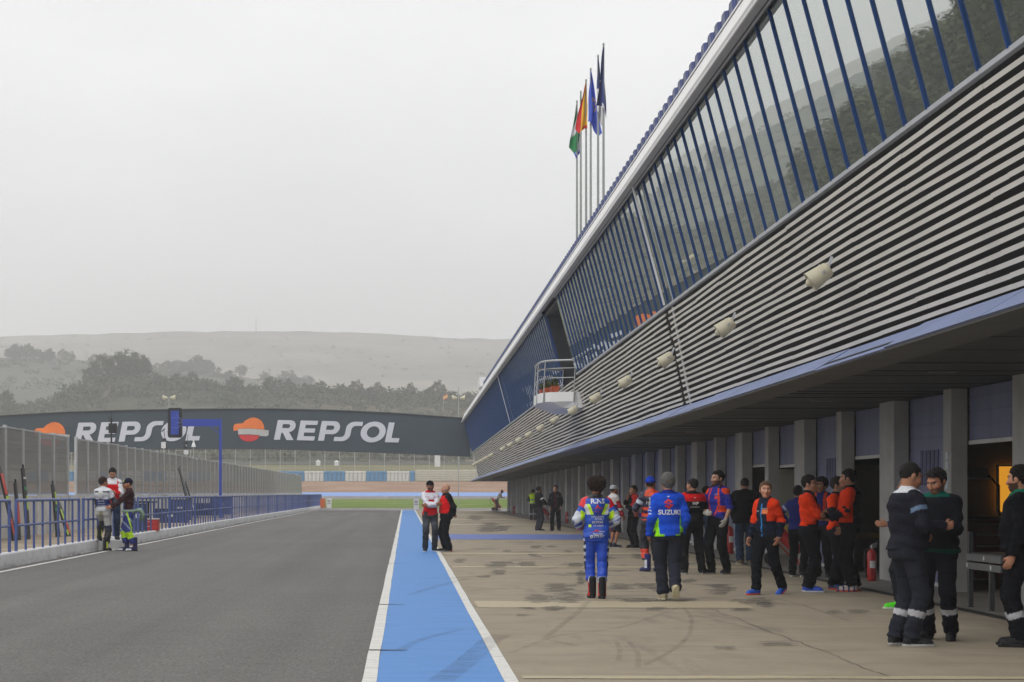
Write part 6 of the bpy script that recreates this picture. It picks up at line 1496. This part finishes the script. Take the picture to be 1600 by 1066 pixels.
person(1122, 897, 1.90, -48, dict(top={'c': '2f3596', 'pat': p17_top, 'hem': .93, 'sleeve': .25}, trousers=BLK_T, shoes={'c': '17181b', 'sole': '8c8c8c'}, glove=('b8b4ac', 'b8b4ac'), text=[('KTM', .03, .06, 1.36, 'front', T_W)], shape=[([[(-.035, -.03), (.035, -.03), (.035, .03), (-.035, .03)]], .07, 1.31, 'front', T_R)]),
       'tall bearded man in a blue and orange team shirt with headphones round his neck', ('relax', 'waist'), ((.12, .06, 0), (-.12, -.06, 0)), (-18, 2), skin='b58a72', hair=('short', '17110d'), beard=('1d1510', .8), extra=phones)
# 18
person(1164, 882, 1.80, 176, dict(top={'c': '141518', 'hem': .86, 'loose': .04, 'collar': 1}, trousers={'c': '2c394e', 'loose': .022}, shoes={'c': '6c6250', 'sole': 'a09880'}), 'heavy man in bulky black coat and jeans seen from behind', ('pocket', 'pocket'), ((.10, 0, 0), (-.10, .03, 0)), (0, 12), .05, 0, 1.3, .05, '9c725c', ('crop', '2a2420'))
# 19 smiling man stepping to the left
def p19_top(c, V, lab, tt):
    z, x, y = V[:, 2], V[:, 0], V[:, 1]; m = lab == 0; c[m & (np.abs(x) > .095) & (z > 1.15)] = rgb('dc3a14'); c[((lab == 1) | (lab == 3))] = rgb('dc3a14'); c[((lab == 2) | (lab == 4))] = rgb('1d2232'); c[((lab == 2) | (lab == 4)) & (tt < .12)] = rgb('dc3a14'); c[m & (np.abs(x) < .008) & (y < 0) & (z < 1.42)] = rgb('3a86c8')
def watch(inf):
    _, e, w, _ = inf['J'][0]; s = inf['s']; d = (w - e) / np.linalg.norm(w - e); mb = MB(); mb.tube([tuple((w - d * .012) * s), tuple((w + d * .012) * s)], .036, 10); mb.build('watch', GALV, inf['ob'])
RB = LM('badge_orange', (.75, .16, .03))
person(1198, 929, 1.66, -46, dict(top={'c': '1d2333', 'pat': p19_top, 'hem': .90, 'loose': .012}, trousers={'c': '16181d', 'loose': .016}, shoes={'c': '2a5cc0', 'sole': 'e8481c'}, hands=('curl', 'curl'), text=[('Red Bull', .026, .065, 1.345, 'front', T_W), ('KTM', .040, .065, 1.295, 'front', T_W, .001), ('WP', .032, -.065, 1.30, 'front', T_W)], shape=[([[(-.048, -.035), (.048, -.035), (.048, .035), (-.048, .035)]], .065, 1.295, 'front', RB)]),
       'smiling man in an orange and navy jacket and blue shoes, stepping towards the left', (((.225, .0, .90), (.3, .9, 0), None), ((.205, -.16, .89), (.2, .9, 0), None)), ((.09, .25, .045, 0, 30), (-.07, -.21, 0, -6)), (42, -2), .02, 0, 1.05, 0, 'c08c72', ('short', '6b5138'), extra=watch)
# 20 21 22 23 24 the orange jacket group
def p20_top(c, V, lab, tt):
    z, x, y = V[:, 2], V[:, 0], V[:, 1]; m = lab == 0; c[m & (y > -.02) & (z > 1.02)] = rgb('dc3a14'); c[m & (np.abs(x) > .10) & (z > 1.0)] = rgb('dc3a14'); c[((lab == 1) | (lab == 3))] = rgb('dc3a14'); c[((lab == 2) | (lab == 4))] = rgb('1b1e28'); c[((lab == 2) | (lab == 4)) & (tt < .15)] = rgb('dc3a14'); c[m & (z > 1.47)] = rgb('1a1d27')
person(1264, 925, 1.76, 72, dict(top={'c': '191c26', 'pat': p20_top, 'hem': .92, 'loose': .018}, trousers={'c': '15171b', 'loose': .022}, shoes={'c': '2850b8', 'sole': 'c8ccd4'}), 'young man with glasses and blue shoes in an orange and black jacket', ('cross', 'cross'), ((.09, 0, 0), (-.09, -.05, 0)), (-6, 2), .0, 0, 1, 0, 'b08268', ('short', '17120e'), glasses='on')
def p21_top(c, V, lab, tt):
    z, x = V[:, 2], V[:, 0]; m = lab == 0; c[m & (np.abs(np.abs(x) - .09) < .025) & (z > 1.15)] = rgb('c84020'); c[(lab == 3) & (tt < .2)] = rgb('d84420')
person(1284, 903, 1.76, -32, dict(top={'c': '242c66', 'pat': p21_top, 'hem': .92}, trousers=BLK_T, shoes=BLK_S), 'dark haired person in a navy and orange jacket facing the young man with glasses', ('front', 'cross'), ((.13, 0, 0), (-.11, .05, 0)), (-20, 6), skin='8e6650', hair=('full', '130f0d'))
person(1247, 901, 1.62, 150, dict(top={'c': '272c6a', 'hem': .92, 'pat': lambda c, V, lab, tt: c.__setitem__((lab == 1) & (tt > .4) & (tt < .55), rgb('a8b0d0'))}, trousers=BLK_T, shoes={'c': '17181c', 'sole': 'd8d8d8'}), 'person in a navy jacket almost hidden behind the young man with glasses', (('hips'), ('hips')), skin='8e6650', hair=('short', '1a1410'))
def p23_top(c, V, lab, tt):
    z, x, y = V[:, 2], V[:, 0], V[:, 1]; m = lab == 0; c[m & (y < .045) & (z > 1.0)] = rgb('dc3a14'); c[(lab == 1) & (V[:, 1] < .09)] = rgb('dc3a14'); c[(lab == 2)] = rgb('1b1e2a'); c[(lab > 2)] = rgb('15161b'); c[m & (z > 1.47)] = rgb('171920')
person(1328, 924, 1.85, -104, dict(top={'c': '15161b', 'pat': p23_top, 'hem': .91, 'loose': .022}, trousers={'c': '14161b', 'loose': .024}, shoes={'c': 'c8bcb8', 'sole': 'd04838', 'pat': lambda c, p: c.__setitem__(np.sin(p[:, 1] * 90) > .5, rgb('3a3a70'))}), 'tall dark haired man in orange and black jacket with pale striped shoes', ('front', 'relax'), ((.1, 0, 0), (-.1, .05, 0)), (-8, 4), .02, 0, 1.12, 0, 'a5775e', ('short', '15110e'))
person(1309, 921, 1.74, 48, dict(top={'c': '1b1f2b', 'hem': .91, 'pat': lambda c, V, lab, tt: (c.__setitem__((lab == 0) & (np.abs(V[:, 0]) > .10), rgb('e84418')), c.__setitem__((lab == 3) & (tt < .6), rgb('e84418')))}, trousers={'c': '15171d'}, shoes={'c': '24345c', 'sole': 'b03828'}, text=[('WP', .04, -.06, 1.28, 'front', T_W)]), 'stubbled man in orange and navy jacket, half hidden behind the tall dark haired man', ('front', 'front'), ((.1, 0, 0), (-.1, 0, 0)), (15, 0), skin='a07860', hair=('short', '2c2825'), beard=('6a6460', .5))
# 26 27 28 29 marshals and the hidden man, nearest
NV = '2a2c38'
def p26_top(c, V, lab, tt): c[(lab == 0) & (V[:, 2] > 1.475)] = rgb('cfd2d6'); c[(lab == 3) & (tt > .30) & (tt < .44) & (V[:, 1] > -.1)] = rgb('6f86a4')
def marsh_leg(c, V, lab, tt): band(c, lab, tt, 'b6b6ba', .40, .54); c[((lab == 1) | (lab == 3)) & (tt > .55) & (tt < .60)] *= .6
person(1417, 1009, 1.79, 101, dict(top={'c': '20212a', 'pat': p26_top, 'hem': .93, 'loose': .020, 'name': 'jumper'}, trousers={'c': '282a33', 'loose': .020, 'pat': marsh_leg}, shoes={'c': '1e2024', 'sole': 'b4b4b0'}, hands=('hold', 'hold')), 'marshal in charcoal jumper with white collar and reflective banded trousers, seen side on', ('waist', ((.17, -.29, 1.15), (.5, .6, -.6), (.1, -.9, .15))), ((.10, .04, 0), (-.10, -.03, 0)), (4, 20), .03, 0, 1.22, .05, 'a5765c', ('crop', '1f1b19'))
def p27_top(c, V, lab, tt): c[(lab == 0) & (V[:, 2] < .945)] = rgb('0f3f34'); c[(lab == 0) & (V[:, 2] > 1.475)] = rgb('14584a')
def walkie(inf):
    s = inf['s']; w = (inf['J'][0][2] + inf['J'][0][3] * .10) * s; mb = MB(); mb.bar(tuple(w + A(-.0, -.02, -.03)), tuple(w + A(-.03, -.06, .09)), .055, .03); mb.bar(tuple(w + A(-.04, -.06, .085)), tuple(w + A(-.09, -.10, .19)), .012)
    o = mb.build('radio', BLK); o.matrix_world = inf['ob'].matrix_basis.copy(); tag(o, 'black hand radio with a stub aerial held by the marshal with sunglasses on his head', 'radio')
person(1465, 1000, 1.74, -30, dict(top={'c': '14161d', 'pat': p27_top, 'hem': .90, 'loose': .026}, trousers={'c': '17181f', 'loose': .018, 'pat': marsh_leg}, shoes={'c': '141518', 'sole': '202020'}, hands=('hold', 'hold')), 'bearded marshal with sunglasses pushed up on his head, holding a radio', ('phone', 'phone'), ((.13, 0, 0), (-.12, .05, 0)), (-22, 22), .03, 0, 1.2, .06, '9c6a50', ('short', '16110e'), beard=('5c5048', .7), glasses='head', extra=walkie)
person(1419, 952, 1.72, -84, dict(top={'c': '222b4c', 'hem': .92, 'sleeve': .96}, trousers={'c': '24262c'}, shoes={'c': '54e01c', 'sole': 'c8d8c0'}), 'person with a lime green shoe hidden behind the marshal in the charcoal jumper', (((.2, -.36, 1.12), (.5, .3, -.8), (0, -1, .1)), 'down'), ((.1, .0, 0), (-.1, -.10, 0)), skin='a5765c', hair=('short', '14110e'))
def p29_top(c, V, lab, tt): c[(lab == 0) & (V[:, 2] > 1.47)] = rgb('1a6a52'); c[(lab == 3) & (tt > .40) & (tt < .52)] = rgb('b8c0c8')
person(1594, 1010, 1.76, -112, dict(top={'c': '101217', 'pat': p29_top, 'hem': .91, 'loose': .026, 'name': 'jumper'}, trousers={'c': '15171c', 'loose': .020, 'pat': marsh_leg}, shoes={'c': '17181a', 'sole': '1e1e1e'}), 'bearded marshal in black with green collar at the right edge of the frame', ('down', 'down'), ((.12, 0, 0), (-.10, -.05, 0)), (-20, 4), .0, 0, 1.2, .04, 'b08066', ('short', '14100d'), beard=('17120f', .85))
# ------------------------------------------------------------------ extinguishers, trolleys, bench
EXR = M('extinguisher_red', (.42, .022, .022), .35, .12, 5); 
def make_ext():
    t = thing('fire_extinguisher', '', 'fire extinguisher', (0, 0, 0), 'fire extinguishers along the garages')
    mb = MB(); mb.tube([(0, 0, 0), (0, 0, .03), (0, 0, .46), (0, 0, .51), (0, 0, .54)], [.07, .078, .078, .055, .025], 18); mb.build('cylinder', EXR, t, smooth=True)
    mb = MB(); mb.tube([(0, 0, .54), (0, 0, .60)], .02, 8); mb.bar((-.02, 0, .60), (.09, 0, .63), .02); mb.bar((-.02, 0, .57), (.08, 0, .575), .018); mb.build('valve', GALV, t)
    mb = MB(); mb.tube([(-.02, 0, .57), (-.10, .02, .52), (-.12, .02, .35), (-.10, .01, .16)], .013, 6); mb.tube([(-.10, .01, .16), (-.10, .01, .06)], [.014, .028], 8); mb.build('hose', BLK, t)
    mb = MB()
    for k in range(7):
        a0, a1 = math.radians(235 + k * 10), math.radians(245 + k * 10); q = .0795
        mb.add([(q * math.cos(a), q * math.sin(a), z) for a, z in ((a0, .22), (a1, .22), (a1, .34), (a0, .34))], [(0, 1, 2, 3)])
    mb.build('instruction_label', T_W, t); return t
e0 = make_ext()
for i, (px, py, lab) in enumerate(((1362, 909, 'red fire extinguisher with a white label standing beside the near concrete pillar'), (1140, 866, 'red fire extinguisher with a long hose, behind the tall bearded man'), (886, 818.5, 'red fire extinguisher left of the curly haired rider, by the far doors'), (803, 803.5, 'small distant red fire extinguisher near the end of the garages'))):
    D = DG(py); o = e0 if i == 0 else copy_tree(e0); o.location = ((px - 633) * D / F, D, .012); o['label'] = lab; o.rotation_euler = (0, 0, .3 * i)
    if i == 1: o.scale = (1.25, 1.25, 1.25)
def make_trolley():
    t = thing('extinguisher_trolley', '', 'fire extinguisher', (0, 0, 0), 'wheeled extinguishers parked along the garages')
    a, b_ = Vector((-.42, 0, .98)), Vector((.24, 0, .30)); d = (b_ - a)
    mb = MB(); mb.tube([a, a + d * .05, a + d * .9, b_ + d * .06], [.06, .125, .125, .10], 18); mb.build('cylinder', EXR, t, smooth=True)
    for sy in (-.20, .20): mb = MB(); mb.tube([(-.30, sy - .03, .14), (-.30, sy + .03, .14)], .14, 18); w_ = mb.build('wheel', BLK, t); mb = MB(); mb.tube([(-.30, sy - .034, .14), (-.30, sy + .034, .14)], .05, 12); mb.build('hub', EXR, w_)
    mb = MB(); mb.bar((-.30, -.2, .14), (-.30, .2, .14), .03); mb.bar((-.3, .12, .14), (-.12, .10, .60), .03); mb.bar((-.3, -.12, .14), (-.12, -.10, .60), .03); mb.bar((-.12, .1, .60), tuple(a + Vector((-.1, .1, .12))), .03); mb.bar((-.12, -.1, .60), tuple(a + Vector((-.1, -.1, .12))), .03); mb.bar((.20, .0, .25), (.26, 0, .012), .04); mb.bar((-.2, 0, .5), (.22, 0, .03), .03); mb.build('frame', EXR, t)
    mb = MB(); mb.tube([a, a + Vector((-.05, 0, .08))], .04, 10); mb.tube([a + Vector((-.05, 0, .08)), a + Vector((-.2, .1, -.1)), a + Vector((-.1, .17, -.4)), a + Vector((.1, .16, -.5))], .018, 6); mb.build('hose', BLK, t)
    mb = MB(); p = a + d * .3; mb.bar(tuple(p + Vector((.0, -.128, 0))), tuple(p + d * .16 + Vector((0, -.128, 0))), .12, .006, up=(0, 1, 0)); mb.build('instruction_label', T_W, t); return t
t0 = make_trolley()
for i, (px, py, lab) in enumerate(((1228, 884, 'red wheeled extinguisher with tilted cylinder beside the smiling man'), (972, 831, 'red wheeled extinguisher with tilted cylinder behind the man in the grey cap'), (850, 813.5, 'red wheeled extinguisher with tilted cylinder behind the man with the armband'), (777, 798.3, 'farthest red wheeled extinguisher, under the bending man'))):
    D = DG(py); o = t0 if i == 0 else copy_tree(t0); o.location = ((px - 633) * D / F, D, .012); o['label'] = lab; o.rotation_euler = (0, 0, (-.15, .1, .3, .2)[i])
# steel bench in front of the open garage
BEN = M('bench_steel', (.06, .062, .066), .45, .12, 5, metal=.3); RAILG = M('bench_rail', (.17, .175, .18), .4, .1, 5, metal=.4)
t = thing('steel_bench', 'dark steel frame bench with white tags in front of the open garage at the right', 'bench', (7.36, 25.0, .012))
for x, y in ((0, .92), (0, -.02), (.62, .92), (.62, -.02)):
    mb = MB(); mb.box(x - .03, x + .03, y - .03, y + .03, .03, .98 if y > .5 else .60); mb.build('leg', BEN, t); mb = MB(); mb.tube([(x, y, 0), (x, y, .03)], [.05, .02], 10); mb.build('levelling_foot', BEN, t)
mb = MB()
for z in (.50, .61): mb.box(-.035, -.005, -.5, 1.0, z, z + .085)
mb.build('side_rail', RAILG, t); mb = MB(); mb.box(-.005, .66, -.48, .98, .69, .715); mb.build('bench_top', BEN, t)
mb = MB()
for y, z in ((.95, .52), (-.1, .52), (.2, .63)): mb.box(-.041, -.0355, y - .02, y + .02, z, z + .05)
mb.build('white_tag', T_W, t)
# inside the lit garage: orange wall screen, red cabinet, hanging hoses
# more of what stands inside the open garages
PALE = M('partition_cream', (.42, .40, .33), .6, .08, 1.5); TYR = M('tyre_rubber', (.018, .018, .018), .7, .2, 8)
for X, Y, lab in ((8.75, 40.3, 'cream partition board just inside the second open garage'), (8.8, 47.8, 'cream partition board just inside the third open garage')):
    t = thing('partition_board', lab, 'partition', (X, Y, .016)); mb = MB(); mb.box(0, .9, 0, .04, 0, 2.05); mb.build('board', PALE, t); mb = MB(); mb.box(.0, .9, -.012, -.002, .55, .68); mb.build('yellow_stripe', LM('stripe_yellow', (.7, .5, .03)), t)
    mb = MB(); mb.box(-.04, -.002, -.01, .05, 0, 2.08); mb.box(.902, .94, -.01, .05, 0, 2.08); mb.build('board_frame', GALV, t)
for X, Y, lab in ((10.3, 39.2, 'rack of black racing tyres inside the second open garage'), (10.6, 46.4, 'rack of black racing tyres inside the third open garage')):
    t = thing('tyre_rack', lab, 'tyre rack', (X, Y, .016))
    for r in range(3):
        for k in range(4):
            mb = MB(); cx_, cz = .32 + k * .66, .36 + r * .68; pts = [(cx_ + .23 * math.cos(q), 0, cz + .23 * math.sin(q)) for q in np.linspace(0, 2 * math.pi, 19)]; mb.tube(pts, .075, 8, cap=False); mb.build('tyre', TYR, t)
    mb = MB()
    for z in (.03, .70, 1.38, 2.05): mb.box(0, 2.64, .10, .14, z - .02, z + .02)
    for x in (.0, 2.64): mb.box(x - .02, x + .02, .10, .14, 0, 2.07)
    mb.build('rack_frame', GALV, t)
t = thing('wall_shelf', 'shelf of dark boxes and red bag high on the wall inside the right hand garage', 'shelf', (8.75, 33.1, 1.72)); mb = MB(); mb.box(0, 1.0, 0, .4, 0, .03); mb.build('shelf_board', GALV, t)
for i, (x, w_, h) in enumerate(((.05, .28, .2), (.40, .2, .26), (.66, .3, .16))): mb = MB(); mb.box(x, x + w_, .05, .35, .032, .032 + h); mb.build('box', EXR if i == 1 else BLK, t)
mb = MB(); mb.tube([(1.0, .3, .1), (1.15, .1, -.1), (1.12, .0, -.5), (1.2, .1, -.9)], .02, 6); mb.build('cable', BLK, t)
SCR = M('panel_orange', (.9, .42, .06), .5); b_ = SCR.node_tree.nodes['Principled BSDF']; b_.inputs['Emission Color'].default_value = (.95, .40, .03, 1); b_.inputs['Emission Strength'].default_value = .6
t = thing('lit_panel', 'orange lit wall panel inside the open garage at the right', 'panel', (9.96, 33.40, 1.18))
mb = MB(); mb.box(0, .50, 0, .05, 0, .76); mb.build('panel', SCR, t)
mb = MB(); mb.box(-.03, 0, -.012, .06, -.03, .79); mb.box(0, .50, -.012, .06, .76, .79); mb.box(0, .5, -.012, .06, -.03, 0); mb.box(.5, .53, -.012, .06, -.03, .79); mb.build('panel_frame', T_W, t)
CAB = M('cabinet_red', (.16, .012, .010), .5, .15, 3)
t = thing('tool_cabinet', 'dark red tool cabinet standing inside the open garage at the right', 'cabinet', (9.15, 32.6, .016))
mb = MB(); mb.box(0, .9, 0, .6, .08, 1.05); c_ = mb.build('cabinet_body', CAB, t)
for k in range(5): mb = MB(); mb.box(.03, .87, -.018, -.003, .12 + k * .18, .28 + k * .18); d_ = mb.build('drawer', CAB, c_); mb = MB(); mb.box(.2, .7, -.04, -.02, .24 + k * .18, .26 + k * .18); mb.build('drawer_pull', GALV, d_)
mb = MB(); mb.box(-.02, .92, -.03, .62, 1.053, 1.09); mb.build('cabinet_top', BLK, t)
